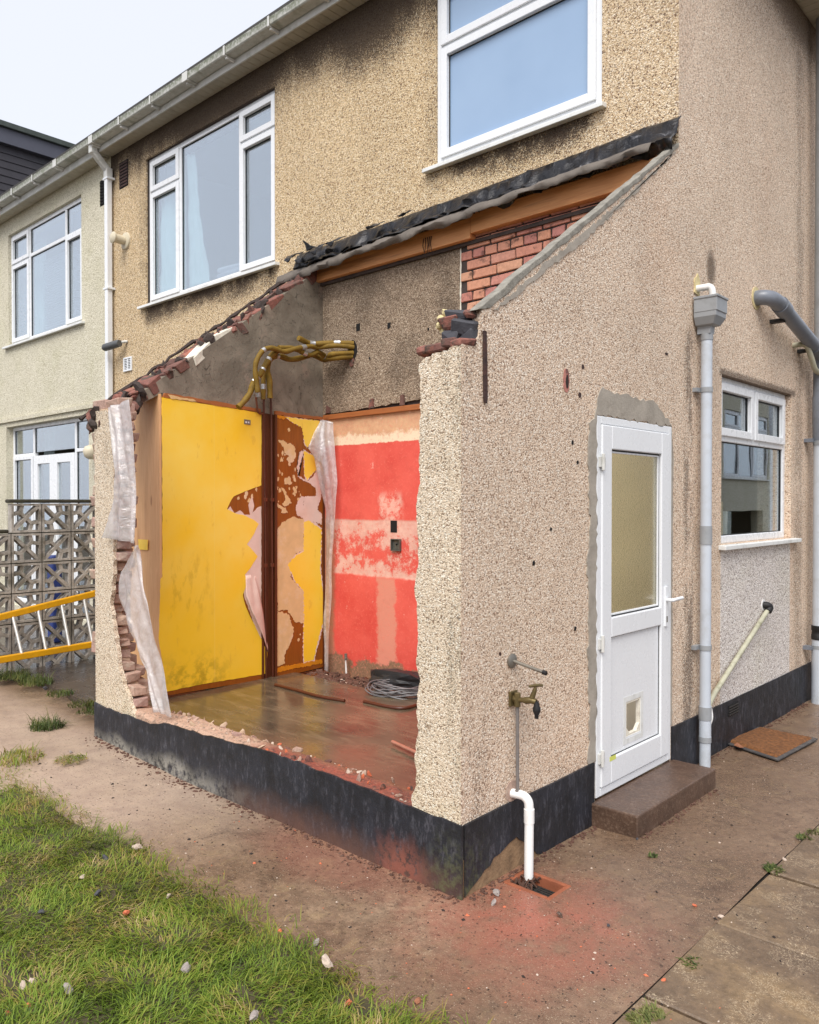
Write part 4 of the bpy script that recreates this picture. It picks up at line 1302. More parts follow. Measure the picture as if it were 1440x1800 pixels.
for k in range(6):
    me = chunk_mesh('foam_blob', M['foamgun'], 40 + k, 2, .5, 1.0)
    place('foam_blob', me, lean, (-.19 + rb.uniform(-.02, .02), .10 + rb.uniform(-.01, .03), 2.50 + k * .016), (k, k * .7, 0), (.018, .016, .018))

# plinth skins
top_l = [(-3.385, .275), (-3.1, .262), (-2.85, .268), (-2.62, .262), (-2.45, .30), (-2.30, .312), (-1.95, .318), (-1.6, .34), (-1.3, .352), (-.9, .342), (-.5, .332), (-.285, .324), (.012, .315)]
tj = jag(top_l, .006, .05, 9, closed=False)
MB().prism([(.012, -.2), (-3.385, -.2)] + tj, front, .0002, .012).build('plinth', M['plinth'], lean)
low = [(.012, .0), (.05, .02), (.13, .055), (.22, .105), (.30, .12), (.40, .145), (.48, .10), (.55, .03), (.62, -.03), (1.11, -.05)]
pp = [(.0122, .312), (.3, .318), (.7, .315), (1.10, .322)]
MB().prism([(1.115, .322)] + pp[::-1] + jag(low, .012, .03, 12, closed=False), side, .0002, .012).build('plinth', M['plinth'], lean)
MB().mbox(side, .012, 1.115, .0001, .006, -.2, .16).build('plinth_undercoat', simple('undercoat_sandy', K(150, 122, 92), .9, .4, 12, .9, 60, dirt=K(96, 76, 58), dirt_amt=.8), lean)
MB().mbox(side, DY1 + .012, 2.0849, .0002, .012, -.16, .318).build('plinth', M['plinth'], lean)

# broken low wall along the garden face: core with a rubble top
def low_top(x, y):
    base = .318 + .012 * mnoise.noise(Vector((x * 3, y * 5, 0))) + .016 * mnoise.noise(Vector((x * 14, y * 14, 2)))
    if x < -2.5: base -= .02
    base -= .07 * max(0, (y - .17) / .1)
    return base
nx, ny = 100, 10
vs = []; fs = []
for j in range(ny + 1):
    for i in range(nx + 1):
        x = -3.36 + 3.08 * i / nx; y = .001 + .30 * j / ny
        zz = low_top(x, y) if j else low_top(x, y) - .012
        vs.append((x, y, zz))
for j in range(ny):
    for i in range(nx):
        a = j * (nx + 1) + i
        fs.append((a, a + 1, a + nx + 2, a + nx + 1))
mb = MB(); mb.add(vs, fs)
for (j, y) in ((0, .001), (ny, .301)):      # down to the ground
    b = len(mb.v)
    ring = [mb.v[j * (nx + 1) + i] for i in range(nx + 1)]
    mb.add(ring + [(p[0], p[1], -.2) for p in ring], [(i, i + 1, nx + 2 + i, nx + 1 + i) for i in range(nx)])
mb.build('low_wall', M['dustred'], lean, smooth=False)
# loose knocked pieces lying on it
rub = [('brick_dusty', .05), ('brick_broken', .05), ('stone_pale', .03), ('stone_brick', .035)]
for k in range(110):
    mt, s = rub[k % 4]
    x = rb.uniform(-2.75, -.3); 
    if x < -1.5 and mt in ('brick_broken', 'stone_brick'): mt = 'mortar_pale'
    y = rb.uniform(.02, .25)
    me = chunk_mesh('rubble', M[mt], 60 + k % 9, 1, .5, .7)
    sc = s * rb.uniform(.15, .55)
    place('rubble', me, lean, (x, y, low_top(x, y) + sc * .2), (rb.random() * 3, rb.random() * 3, rb.random() * 6), (sc * 1.3, sc * .8, sc * .45))

# left stub: stone coat skin, toothed brick ends behind it
skin = [(-3.385, .268), (-2.80, .262), (-2.87, .33), (-2.98, .46), (-3.05, .62), (-3.10, .80), (-3.16, 1.02), (-3.11, 1.21), (-3.12, 1.5), (-3.10, 1.75), (-3.10, 2.04), (-3.08, 2.2), (-3.10, 2.31), (-3.20, 2.36), (-3.385, 2.365)]
skin = skin[:2] + jag(skin[1:-1], .010, .025, 7, closed=False)[1:] + skin[-1:]
MB().prism(skin, front, -.028, .0).build('front_stub', M['peb_front'], lean)
brk = thing  # (bricks below are parts of the lean-to)
meshes = [mesh_from('brick', *cbox_data(.20, .10, .066, .005, .011, rb), M['brick_dusty']) for _ in range(5)]
def xend(z):      # where the broken end stands at this height
    pts = [(.24, -2.80), (.30, -2.83), (.42, -2.90), (.53, -3.06), (.69, -3.10), (.98, -3.20), (1.14, -3.12), (1.42, -3.07), (2.3, -3.06), (2.5, -3.08)]
    for (a, xa), (b, xb) in zip(pts[:-1], pts[1:]):
        if a <= z <= b: return xa + (xb - xa) * (z - a) / (b - a)
    return pts[-1][1]
z = .31; k = 0
while z < 2.40:
    for wy, yy in ((0, .082), (1, .192)):
        e = xend(z) - (.17 if wy else 0) + rb.uniform(-.025, .02) + (.012 if (k + wy) % 2 else -.02)
        L = .20 if e + 3.38 > .22 else max(.10, e + 3.36)
        place('brick', rb.choice(meshes), lean, (e - .1 * L / .2, yy, z + .033), (rb.uniform(-.03, .03), rb.uniform(-.04, .04), rb.uniform(-.10, .10)), (L / .2, 1, 1))
        if e - L > -3.33:
            place('brick', rb.choice(meshes), lean, (e - L - .105, yy, z + .033), (0, 0, rb.uniform(-.03, .03)))
    z += .0765; k += 1
MB().prism([(-3.37, .25), (-2.9, .25), (-2.98, .42), (-3.1, .55), (-3.16, .7), (-3.26, 1.0), (-3.16, 1.3), (-3.12, 2.0), (-3.14, 2.38), (-3.37, 2.38)], front, -.125, -.032).build('wall_core', M['mortar_pale'], lean)

# party wall: rendered face, cut on the rake
ps = lambda y: 2.70 + (y - .58) * .735
mb = MB()
pw = [(.53, -.2), (2.139, -.2), (2.139, ps(2.139)), (.12, ps(.12)), (.30, 2.42), (.53, 2.55)]
mb.prism(pw, party, -.30, -.022)
mb.build('party_wall', M['cement_party'], lean)
# broken bricks along the rake
specs = []
y = .06
while y < 1.98:
    L = rb.uniform(.07, .22)
    specs.append((y + L / 2, L)); y += L + .012
for k, (y, L) in enumerate(specs):
    for wx in (0, 1):
        pale = k in (5, 6) and wx == 0
        mt = M['plaster_white'] if pale else M['brick_broken']
        me = mesh_from('brick', *cbox_data(.13 + .012 * rb.random(), L, .07 + .04 * rb.random(), .005, .013, rb), mt)
        place('brick', me, lean, (XP - (.089 if wx == 0 else .225), y + (.04 if wx else 0), ps(y) - (.030 if wx == 0 else .0) + rb.uniform(-.014, .014)), (math.atan(.735) + rb.uniform(-.10, .10), rb.uniform(-.06, .06), rb.uniform(-.03, .03)))
for k in range(60):
    yy = rb.uniform(.1, 2.0); sc = rb.uniform(.015, .045)
    me = chunk_mesh('mortar_lump', M['mortar' if k % 3 else 'brick_broken'], 120 + k % 8, 1, .6, .7)
    place('mortar_lump', me, lean, (XP - rb.uniform(.02, .29), yy, ps(yy) + rb.uniform(-.01, .03)), (rb.random() * 6, rb.random() * 6, rb.random() * 6), (sc * 1.5, sc, sc * .8))
# mortar fillet along the far edge of the rake
mb = MB(); pth = []
for i in range(40):
    yy = .02 + 2.05 * i / 39
    pth.append((XP - .30 + rb.uniform(-.012, .012), yy, ps(yy) + .045 + rb.uniform(-.012, .012)))
mb.tube(pth, [rb.uniform(.008, .022) for _ in pth], 5)
mb.build('rake_edge', M['mortar'], lean)
# the knocked corner where rake and garden face met
for k in range(26):
    t = k / 25
    mt = M['brick_broken'] if k % 3 else M['mortar']
    me = chunk_mesh('broken_brick', mt, 90 + k % 7, 2, .55, .6)
    sc = rb.uniform(.035, .075)
    yy = rb.uniform(.02, .36)
    place('broken_brick', me, lean, (XP - .02 - rb.uniform(0, .24) + .06 * (1 - t), yy, min(2.38 + (yy) * .62, ps(yy) - .02) + rb.uniform(-.05, .05)), (rb.random() * 6, rb.random() * 6, rb.random() * 6), (sc * 1.3, sc, sc * .8))

# lining of the party wall: bare board return, brown board, paper and paint
MB().mbox(lambda u, n, z: (u, n, z), -3.80, -3.341, .49, .507, .20, 2.535).build('end_board', M['ply'], lean, bevel=.002)
MB().prism(uz([(-3.340, 0.523, 2.522), (-3.340, 1.444, 2.472), (-3.340, 1.438, 0.208), (-3.340, 0.573, 0.231), (-3.340, 0.535, 0.237)], 'x'), party, -.020, -.001).build('lining_board', M['brown_board'], lean)
MB().prism(uz([(-3.340, 1.582, 2.464), (-3.340, 2.143, 2.452), (-3.340, 2.139, 0.213), (-3.340, 1.576, 0.195)], 'x'), party, -.020, -.001).build('lining_board', M['brown_board'], lean)
MB().prism(uz([(-3.340, 1.444, 2.472), (-3.340, 1.582, 2.464), (-3.340, 1.576, 0.195), (-3.340, 1.438, 0.193)], 'x'), party, -.0215, -.014).build('pipe_chase', M['brown_dark'], lean)
MB().prism(uz([(-3.340, 1.438, 2.477), (-3.340, 1.456, 2.473), (-3.340, 1.450, 0.201), (-3.340, 1.432, 0.199)], 'x'), party, -.001, .012).build('chase_edge', M['brown_dark'], lean)
MB().prism(uz([(-3.340, 1.573, 2.468), (-3.340, 1.594, 2.465), (-3.340, 1.589, 0.198), (-3.340, 1.567, 0.197)], 'x'), party, -.001, .012).build('chase_edge', M['brown_dark'], lean)
MB().prism(uz([(-3.340, 2.119, 2.461), (-3.340, 2.163, 2.459), (-3.340, 2.160, 0.210), (-3.340, 2.115, 0.207)], 'x'), party, -.001, .010).build('corner_trim', M['brown_dark'], lean)
# yellow paper, first board
ye = uz([(-3.340, 0.507, 2.510), (-3.340, 0.947, 2.491), (-3.340, 1.435, 2.465), (-3.340, 1.434, 1.857), (-3.340, 1.297, 1.812), (-3.340, 1.156, 1.760), (-3.340, 1.117, 1.708), (-3.340, 1.090, 1.657), (-3.340, 1.183, 1.619), (-3.340, 1.274, 1.600), (-3.340, 1.348, 1.570), (-3.340, 1.406, 1.531), (-3.340, 1.359, 1.450), (-3.340, 1.284, 1.363), (-3.340, 1.336, 1.318), (-3.340, 1.394, 1.258), (-3.340, 1.330, 1.175), (-3.340, 1.261, 1.108), (-3.340, 1.301, 1.082), (-3.340, 1.243, 0.944), (-3.340, 1.266, 0.862), (-3.340, 1.294, 0.802), (-3.340, 1.392, 0.624), (-3.340, 1.492, 0.437), (-3.340, 1.486, 0.254), (-3.340, 1.174, 0.260), (-3.340, 0.824, 0.267), (-3.340, 0.540, 0.263), (-3.340, 0.507, 0.477), (-3.340, 0.474, 0.681), (-3.340, 0.485, 0.948), (-3.340, 0.491, 1.130), (-3.340, 0.508, 1.146), (-3.340, 0.509, 1.856)], 'x')
MB().prism(jag(ye, .0025, .03, 2), party, -.0008, .0012).build('yellow_paper', M['yellow'], lean)
cr = uz([(-3.340, 1.090, 1.648), (-3.340, 1.123, 1.680), (-3.340, 1.161, 1.624), (-3.340, 1.217, 1.647), (-3.340, 1.262, 1.609), (-3.340, 1.319, 1.608), (-3.340, 1.302, 1.689), (-3.340, 1.337, 1.765), (-3.340, 1.360, 1.680), (-3.340, 1.343, 1.622), (-3.340, 1.389, 1.665), (-3.340, 1.433, 1.679), (-3.340, 1.430, 0.523), (-3.340, 1.346, 0.716), (-3.340, 1.260, 0.924), (-3.340, 1.233, 1.162), (-3.340, 1.262, 1.397), (-3.340, 1.319, 1.513), (-3.340, 1.206, 1.605)], 'x')
MB().prism(jag(cr, .003, .02, 3), party, -.0009, .0003).build('torn_paper', M['pink_paper'], lean)
# the loose edge curling off the board
fl = [(-3.340, 1.261, 1.104), (-3.340, 1.243, 0.940), (-3.340, 1.294, 0.797), (-3.340, 1.392, 0.624), (-3.340, 1.492, 0.437)]
fr = [(-3.340, 1.364, 1.106), (-3.340, 1.405, 0.935), (-3.340, 1.440, 0.783), (-3.340, 1.469, 0.615), (-3.340, 1.498, 0.437)]
rows = []
for i, (a, b) in enumerate(zip(fl, fr)):
    k = math.sin(math.pi * i / 4)
    rows.append(((a[0] + .002 + .05 * k, a[1] + .01, a[2]), (b[0] + .002 + .012 * k, b[1], b[2])))
sheet('paper_flap', M['pink_paper'], rows, lean, 8, 5, .010, 16, .0006, 3)
# second board: scraps of yellow and cream paper
scraps = [
 ('yellow_paper', 'yellow', [(-3.340, 1.693, 2.453), (-3.340, 1.870, 2.452), (-3.340, 2.109, 2.445), (-3.340, 2.109, 2.409), (-3.340, 1.988, 2.258), (-3.340, 1.935, 2.204), (-3.340, 1.902, 2.243), (-3.340, 1.883, 2.373), (-3.340, 1.787, 2.401)]),
 ('yellow_paper', 'yellow', [(-3.340, 1.896, 2.172), (-3.340, 2.001, 2.131), (-3.340, 2.095, 2.068), (-3.340, 2.067, 2.031), (-3.340, 1.967, 1.942), (-3.340, 1.934, 1.905), (-3.340, 1.908, 1.950)]),
 ('torn_paper', 'pink_paper', [(-3.340, 1.896, 2.172), (-3.340, 1.844, 2.154), (-3.340, 1.818, 2.028), (-3.340, 1.831, 1.953), (-3.340, 1.895, 1.920), (-3.340, 1.941, 1.900), (-3.340, 2.000, 1.942), (-3.340, 2.081, 2.037), (-3.340, 2.108, 1.909), (-3.340, 2.101, 1.770), (-3.340, 2.053, 1.651), (-3.340, 2.107, 1.599), (-3.340, 2.107, 1.512), (-3.340, 1.894, 1.566), (-3.340, 1.895, 1.763), (-3.340, 2.040, 1.769), (-3.340, 2.034, 1.841), (-3.340, 1.967, 1.881), (-3.340, 1.889, 1.904), (-3.340, 1.824, 1.938)]),
 ('torn_paper', 'pink_paper', [(-3.340, 1.895, 1.763), (-3.340, 1.894, 1.566), (-3.340, 1.817, 1.598), (-3.340, 1.805, 1.688), (-3.340, 1.837, 1.728), (-3.340, 1.869, 1.768)]),
 ('torn_paper', 'cream_paper', [(-3.340, 1.612, 2.247), (-3.340, 1.668, 2.255), (-3.340, 1.711, 2.218), (-3.340, 1.749, 2.230), (-3.340, 1.793, 2.202), (-3.340, 1.806, 2.128), (-3.340, 1.786, 2.072), (-3.340, 1.729, 2.055), (-3.340, 1.704, 2.084), (-3.340, 1.730, 2.115), (-3.340, 1.680, 2.142), (-3.340, 1.674, 2.181)]),
 ('torn_paper', 'cream_paper', [(-3.340, 1.679, 1.925), (-3.340, 1.735, 1.916), (-3.340, 1.767, 1.887), (-3.340, 1.742, 1.867), (-3.340, 1.679, 1.871)]),
 ('torn_paper', 'cream_paper', [(-3.340, 1.587, 1.859), (-3.340, 1.617, 1.845), (-3.340, 1.611, 1.821), (-3.340, 1.593, 1.820)]),
 ('torn_paper', 'cream_paper', [(-3.340, 1.642, 1.841), (-3.340, 1.685, 1.822), (-3.340, 1.710, 1.767), (-3.340, 1.760, 1.708), (-3.340, 1.691, 1.678), (-3.340, 1.654, 1.698), (-3.340, 1.691, 1.728), (-3.340, 1.679, 1.777)]),
 ('torn_paper', 'cream_paper', [(-3.340, 1.592, 1.713), (-3.340, 1.641, 1.683), (-3.340, 1.691, 1.668), (-3.340, 1.716, 1.619), (-3.340, 1.641, 1.619), (-3.340, 1.647, 1.654), (-3.340, 1.592, 1.679)]),
 ('torn_paper', 'cream_paper', [(-3.340, 1.598, 1.473), (-3.340, 1.647, 1.531), (-3.340, 1.728, 1.569), (-3.340, 1.785, 1.588), (-3.340, 1.894, 1.556), (-3.340, 1.894, 1.283), (-3.340, 1.810, 1.267), (-3.340, 1.746, 1.190), (-3.340, 1.746, 1.056), (-3.340, 1.829, 0.975), (-3.340, 1.893, 0.919), (-3.340, 1.893, 0.636), (-3.340, 1.796, 0.657), (-3.340, 1.708, 0.776), (-3.340, 1.608, 0.776), (-3.340, 1.596, 0.914)]),
 ('torn_paper', 'cream_paper', [(-3.340, 1.596, 0.777), (-3.340, 1.726, 0.734), (-3.340, 1.777, 0.589), (-3.340, 1.764, 0.520), (-3.340, 1.682, 0.392), (-3.340, 1.675, 0.308), (-3.340, 1.595, 0.296)]),
 ('yellow_paper', 'yellow', [(-3.340, 1.894, 1.541), (-3.340, 1.947, 1.555), (-3.340, 2.100, 1.465), (-3.340, 2.086, 1.089), (-3.340, 2.120, 0.890), (-3.340, 2.119, 0.621), (-3.340, 2.051, 0.443), (-3.340, 2.004, 0.295), (-3.340, 1.892, 0.286), (-3.340, 1.893, 0.919), (-3.340, 1.790, 1.028), (-3.340, 1.715, 1.172), (-3.340, 1.804, 1.247), (-3.340, 1.894, 1.278)]),
 ('torn_paper', 'orange_strip', [(-3.340, 1.589, 0.287), (-3.340, 2.105, 0.286), (-3.340, 2.105, 0.250), (-3.340, 1.589, 0.247)]),
 ('torn_paper', 'orange_strip', [(-3.340, 1.588, 2.465), (-3.340, 1.705, 2.454), (-3.340, 1.680, 2.433), (-3.340, 1.588, 2.435)]),
]
for k, (nm, mt, pts) in enumerate(scraps):
    if mt == 'yellow':      # the paper's white core shows along the tear
        q = uz(pts, 'x'); cy_ = sum(p[0] for p in q) / len(q); cz_ = sum(p[1] for p in q) / len(q)
        q = [(cy_ + (p[0] - cy_) * 1.07 + .004 * math.sin(i * 2.1), cz_ + (p[1] - cz_) * 1.04 + .006 * math.cos(i * 1.7)) for i, p in enumerate(q)]
        MB().prism(jag(q, .007, .012, 60 + k), party, -.0009, .0004 + .00011 * k).build('torn_paper', M['pink_paper'], lean)
    MB().prism(jag(uz(pts, 'x'), .007, .010, 20 + k), party, -.0009 + .00003 * k, .0006 + .00013 * k).build(nm, M[mt], lean)
# small flecks of paper still stuck to the bare boards
rf = random.Random(15)
reg = [(1.585, 1.80, 1.78, 2.36), (1.60, 1.86, 1.70, 1.98), (1.12, 1.40, 1.66, 1.86), (1.60, 2.05, 1.05, 1.35), (1.62, 1.95, .42, .8)]
for k in range(85):
    a, b, c_, d_ = reg[k % len(reg)]
    uy, uzz = rf.uniform(a, b), rf.uniform(c_, d_); r_ = rf.uniform(.004, .018)
    pts = [(uy + r_ * rf.uniform(.5, 1.2) * math.cos(q), uzz + r_ * rf.uniform(.6, 1.8) * math.sin(q)) for q in [6.283 * i / 8 for i in range(8)]]
    MB().prism(pts, party, -.0009, .0001 + .000004 * k).build('paper_fleck', M['cream_paper'], lean)
# skirting and rail along the lining
MB().prism(uz([(-3.340, 0.511, 0.233), (-3.340, 1.438, 0.189), (-3.340, 1.438, 0.135), (-3.340, 0.573, 0.169), (-3.340, 0.510, 0.172)], 'x'), party, -.018, .012).build('skirting', M['brown_dark'], lean, bevel=.003)
MB().prism(uz([(-3.340, 1.576, 0.190), (-3.340, 2.146, 0.202), (-3.340, 2.146, 0.139), (-3.340, 1.576, 0.122)], 'x'), party, -.018, .012).build('skirting', M['brown_dark'], lean, bevel=.003)
MB().prism(jag(uz([(-3.340, 0.535, 2.545), (-3.340, 1.098, 2.518), (-3.340, 1.427, 2.500), (-3.340, 1.427, 2.471), (-3.340, 0.520, 2.513)], 'x'), .004, .04, 5), party, -.0205, .004).build('top_rail', M['batten'], lean)
MB().prism(jag(uz([(-3.340, 1.582, 2.498), (-3.340, 1.871, 2.487), (-3.340, 2.136, 2.483), (-3.340, 2.143, 2.457), (-3.340, 1.582, 2.464)], 'x'), .004, .04, 6), party, -.0205, .004).build('top_rail', M['batten'], lean)
MB().prism(jag(uz([(-3.340, 0.554, 2.538), (-3.340, 0.641, 2.529), (-3.340, 0.782, 2.521), (-3.340, 0.807, 2.505), (-3.340, 0.583, 2.506)], 'x'), .004, .02, 7), party, .0042, .006).build('top_rail', M['splinter'], lean)
# small grey number plate and a loose wire
pt = MB().prism(uz([(-3.340, 1.259, 2.401), (-3.340, 1.322, 2.398), (-3.340, 1.322, 2.358), (-3.340, 1.259, 2.361)], 'x'), party, .0013, .004).build('metal_plate', M['steel'], lean)
MB().prism(uz([(-3.340, 1.270, 2.385), (-3.340, 1.287, 2.384), (-3.340, 1.287, 2.370), (-3.340, 1.270, 2.371)], 'x'), party, .0041, .0048).build('stud', M['upvc'], pt)
MB().prism(uz([(-3.340, 1.296, 2.385), (-3.340, 1.310, 2.383), (-3.340, 1.310, 2.369), (-3.340, 1.296, 2.371)], 'x'), party, .0041, .0048).build('stud', M['upvc'], pt)

# floor, trench along the back, skirting dirt
MB().box(-3.36, -.25, .29, 1.80, -.2, .215).build('floor_slab', M['floor'], lean)
MB().box(-3.36, -2.75, 1.8005, 2.136, -.2, .165).build('trench_floor', M['rubble_soil'], lean)
MB().box(-2.7495, -.25, 1.8005, 2.136, -.2, .19).build('trench_floor', M['rubble_soil'], lean)
def pile(name, mat, cx, cy, z, rx, ry, h, n, seed, s=(.01, .03)):
    rr = random.Random(seed); mb = MB()
    for k in range(n):
        a = rr.random() * 6.28; q = math.sqrt(rr.random())
        x = cx + rx * q * math.cos(a); y = cy + ry * q * math.sin(a)
        sc = rr.uniform(*s); zz = z + h * (1 - q) * rr.random()
        vs, fs = cbox_data(sc * 2, sc * 1.5, sc, sc * .25, sc * .3, rr)
        m = Matrix.Rotation(rr.random() * 6, 3, 'Z') @ Matrix.Rotation(rr.uniform(-.6, .6), 3, 'X')
        mb.add([tuple(m @ Vector(v) + Vector((x, y, zz + sc * .3))) for v in vs], fs)
    return mb
o = pile('rubble', M['rubble_soil'], -2.75, 1.92, .185, .55, .18, .05, 260, 5).build('rubble_bed', M['rubble_soil'], lean); kind(o, 'stuff')
o = pile('rubble', M['stone_pale'], -2.85, 1.88, .20, .45, .2, .02, 26, 6, (.006, .014)).build('plaster_crumbs', M['stone_pale'], lean); kind(o, 'stuff')

# ------------------------------------------------------------------ the back door
fr_ = MB()
bars(fr_, side, DY0 + .005, DY1 - .003, DZ0, DZ1 - .002, .042, -.065, .006)
door = fr_.build('door', M['upvc'], lean, bevel=.004)
door['label'] = 'white half-glazed back door with a cat flap hole'
la, lb, lc, ld = DY0 + .050, DY1 - .048, DZ0 + .046, DZ1 - .047
lf = MB()
W_ = .105; mid0, mid1 = .99, 1.10
lf.mbox(side, la, la + W_, -.05, .014, lc, ld)
lf.mbox(side, lb - W_, lb, -.05, .014, lc, ld)
lf.mbox(side, la + W_, lb - W_, -.05, .014, lc, lc + .14)
lf.mbox(side, la + W_, lb - W_, -.05, .014, ld - .13, ld)
lf.mbox(side, la + W_, lb - W_, -.05, .014, mid0 - .02, mid1 - .02)
lf.build('leaf', M['upvc'], door, bevel=.006)
g0, g1, g2, g3 = la + W_, lb - W_, mid1 - .02, ld - .13
gb = MB(); bars(gb, side, g0, g1, g2, g3, .008, -.022, -.004); gb.build('gasket', M['rubber'], door)
MB().mbox(side, g0 + .0081, g1 - .0081, -.020, -.013, g2 + .0081, g3 - .0081).build('pane', M['doorglass'], door)
bd = MB(); bars(bd, side, g0 + .008, g1 - .008, g2 + .008, g3 - .008, .011, -.0125, -.002); bd.build('glazing_bead', M['upvc'], door, bevel=.003)
# lower panel with the hole for the cat flap
py0, py1, pz0, pz1 = g0, g1, lc + .14, mid0 - .02
fy0, fy1, fz0, fz1 = (py0 + py1) / 2 - .105, (py0 + py1) / 2 + .075, .375, .575
lp = MB(); wall_open(lp, side, py0 + .001, py1 - .001, -.03, -.004, pz0 + .001, pz1 - .001, [(fy0, fy1, fz0, fz1)])
lp.build('panel', M['upvc'], door)
pc = MB(); bars(pc, side, fy0 + .0002, fy1 - .0002, fz0 + .0002, fz1 - .0002, .012, -.029, -.006); pc.build('cut_edge', M['plaster_white'], door)
tri = MB()
tri.prism([(fy0 + .0122, fz0 + .0122), (fy0 + .05, fz0 + .0122), (fy0 + .0122, fz0 + .05)], side, -.028, -.007)
tri.prism([(fy1 - .0122, fz0 + .0122), (fy1 - .0122, fz0 + .05), (fy1 - .05, fz0 + .0122)], side, -.028, -.007)
tri.build('cut_edge', M['plaster_white'], door)
fq = MB(); bars(fq, side, fy0 - .03, fy1 + .03, fz0 - .04, fz1 + .03, .0295, -.0035, -.0025); fq.build('glue_mark', M['upvc_sill'], door)
sh = MB(); bars(sh, side, py0 + .0005, py1 - .0005, pz0 + .0005, pz1 - .0005, .004, -.0038, -.0010); sh.build('panel_seal', M['rubber'], door)
for hz in (1.93, .95, .33):
    h = MB(); h.tube([(.021, DY0 + .046, hz - .045), (.021, DY0 + .046, hz + .045)], .010, 8)
    h.mbox(side, DY0 + .020, DY0 + .078, .0062, .017, hz - .028, hz + .028)
    h.build('hinge', M['upvc_old'], door, bevel=.002)
hd = MB()
hd.mbox(side, lb - .068, lb - .036, .0142, .024, .96, 1.20)
hd.tube(smooth_path([(.022, lb - .052, 1.12), (.058, lb - .052, 1.12), (.066, lb - .040, 1.122), (.066, lb + .07, 1.125)], 4), .011, 8)
hd.build('handle', M['upvc'], door, smooth=True)
MB().mbox(side, lb - .058, lb - .046, .0242, .027, .985, 1.02).build('keyhole', M['steel'], door)
tp = MB().mbox(side, g0 - .02, g0 + .05, .0142, .0147, lc + .125, lc + .15).build('label_scrap', simple('yellow_green_tape', K(214, 220, 110), .5, .1), door)
# cement made good round the frame
cp = jag([(DY0 + .004, .325), (DY0 - .075, .325), (DY0 - .06, .6), (DY0 - .085, .9), (DY0 - .07, 1.15), (DY0 - .095, 1.4), (DY0 - .06, 1.6), (DY0 - .08, 1.85), (DY0 - .075, 2.13), (DY0 - .02, 2.16), (DY0 + .01, 2.27), (DY0 + .06, 2.335), (DY0 + .2, 2.31), (DY0 + .32, 2.325), (DY0 + .5, 2.30), (DY0 + .66, 2.32), (DY0 + .8, 2.25), (DY0 + .91, 2.19), (DY1 + .0, DZ1 + .001), (DY0 + .004, DZ1 + .001)], .012, .03, 17)
MB().prism(cp, side, .0001, .006).build('cement_patch', M['cement'], lean)
MB().prism(jag([(DY1 - .002, .33), (DY1 + .022, .33), (DY1 + .018, 1.2), (DY1 + .026, 2.0), (DY1 - .002, 2.18)], .006, .04, 2), side, .0001, .005).build('cement_patch', M['cement'], lean)
# marks left where a bracket was torn out of the wall
for k, (yy, zz, ry_, rz_, mt) in enumerate(((.84, 2.33, .030, .062, 'brick'), (1.0, 2.42, .012, .012, 'rust'), (.97, 2.27, .014, .014, 'rust'), (.90, 2.02, .010, .012, 'dark'), (.95, 1.92, .010, .010, 'dark'), (.55, 1.42, .010, .012, 'dark'), (.28, 1.02, .008, .008, 'rust'), (.93, 1.06, .01, .012, 'dark'), (1.98, 2.62, .02, .008, 'rust'), (.70, 1.58, .008, .01, 'dark'))):
    pts = [(yy + ry_ * math.cos(a), zz + rz_ * math.sin(a)) for a in [6.283 * i / 10 for i in range(10)]]
    MB().prism(jag(pts, .006 if k == 0 else .002, .012, 50 + k), side, .0002, .0028).build('wall_scar', M[mt], lean)
sc = [(.845 + .014 * math.cos(a), 2.325 + .036 * math.sin(a)) for a in [6.283 * i / 9 for i in range(9)]]
MB().prism(jag(sc, .005, .012, 71), side, .0030, .0042).build('wall_scar', M['mould'], lean)
# doorstep
stp = MB().box(.001, .275, 1.085, 2.085, -.15, .112).build('doorstep', M['step'], None, bevel=.008, base=(.17, 1.6, 0))
tag(stp, 'low brown concrete step below the white back door', 'step')

# ================================================================== flashing and felt left on the wall
fls = thing('lead_flashing', 'torn black lead flashing crumpled along the old roof line', 'flashing', (-1.8, D, 4.0))
# upper apron dressed against the wall
NX = 90
rl = random.Random(8)
def strip(name, mat, prof, parent, x0, x1, amp, seed, thick, nx=NX, endcut=None):
    """prof(x) -> list of (n, z) across the strip"""
    vs = []; m = None
    for i in range(nx + 1):
        x = x0 + (x1 - x0) * i / nx
        P = prof(x); m = len(P)
        for j, (n, z) in enumerate(P):
            w = mnoise.noise(Vector((x * 5.5 + seed, j * .55, seed))) + .7 * mnoise.noise(Vector((x * 15, j * .9 + seed, 2))) + .45 * mnoise.noise(Vector((x * 34, j * 1.3 + seed, 7)))
            w2 = mnoise.noise(Vector((x * 6 + 9, j * .6 + seed, 5)))
            e = amp * (j / (m - 1)) ** .8
            vs.append((x, D - max(.004, n + w * e), z + w2 * e * .7))
    fs = [(i * m + j, i * m + j + 1, (i + 1) * m + j + 1, (i + 1) * m + j) for i in range(nx) for j in range(m - 1)]
    mb = MB(); mb.add(vs, fs)
    o = mb.build(name, mat, parent, smooth=True)
    md = o.modifiers.new('thickness', 'SOLIDIFY'); md.thickness = thick
    return o
def ztop(x): return 4.03 + (x + 3.6) / 3.6 * .085
def apron(x):
    z = ztop(x)
    t = (x + 3.6) / 3.6
    d = .12 + .07 * t + .03 * mnoise.noise(Vector((x * 9, 0, 0)))
    tear = .06 * max(0, mnoise.noise(Vector((x * 13, 3, 1)))) * (1 if t < .6 else .2)
    return [(.004, z), (.018, z - .012), (.05, z - .035), (.085, z - .05 - d * .35), (.11, z - .05 - d * .7), (.115, z - .05 - d + tear)]
strip('apron', M['lead'], apron, fls, -3.66, .02, .075, 3, .003, nx=150)
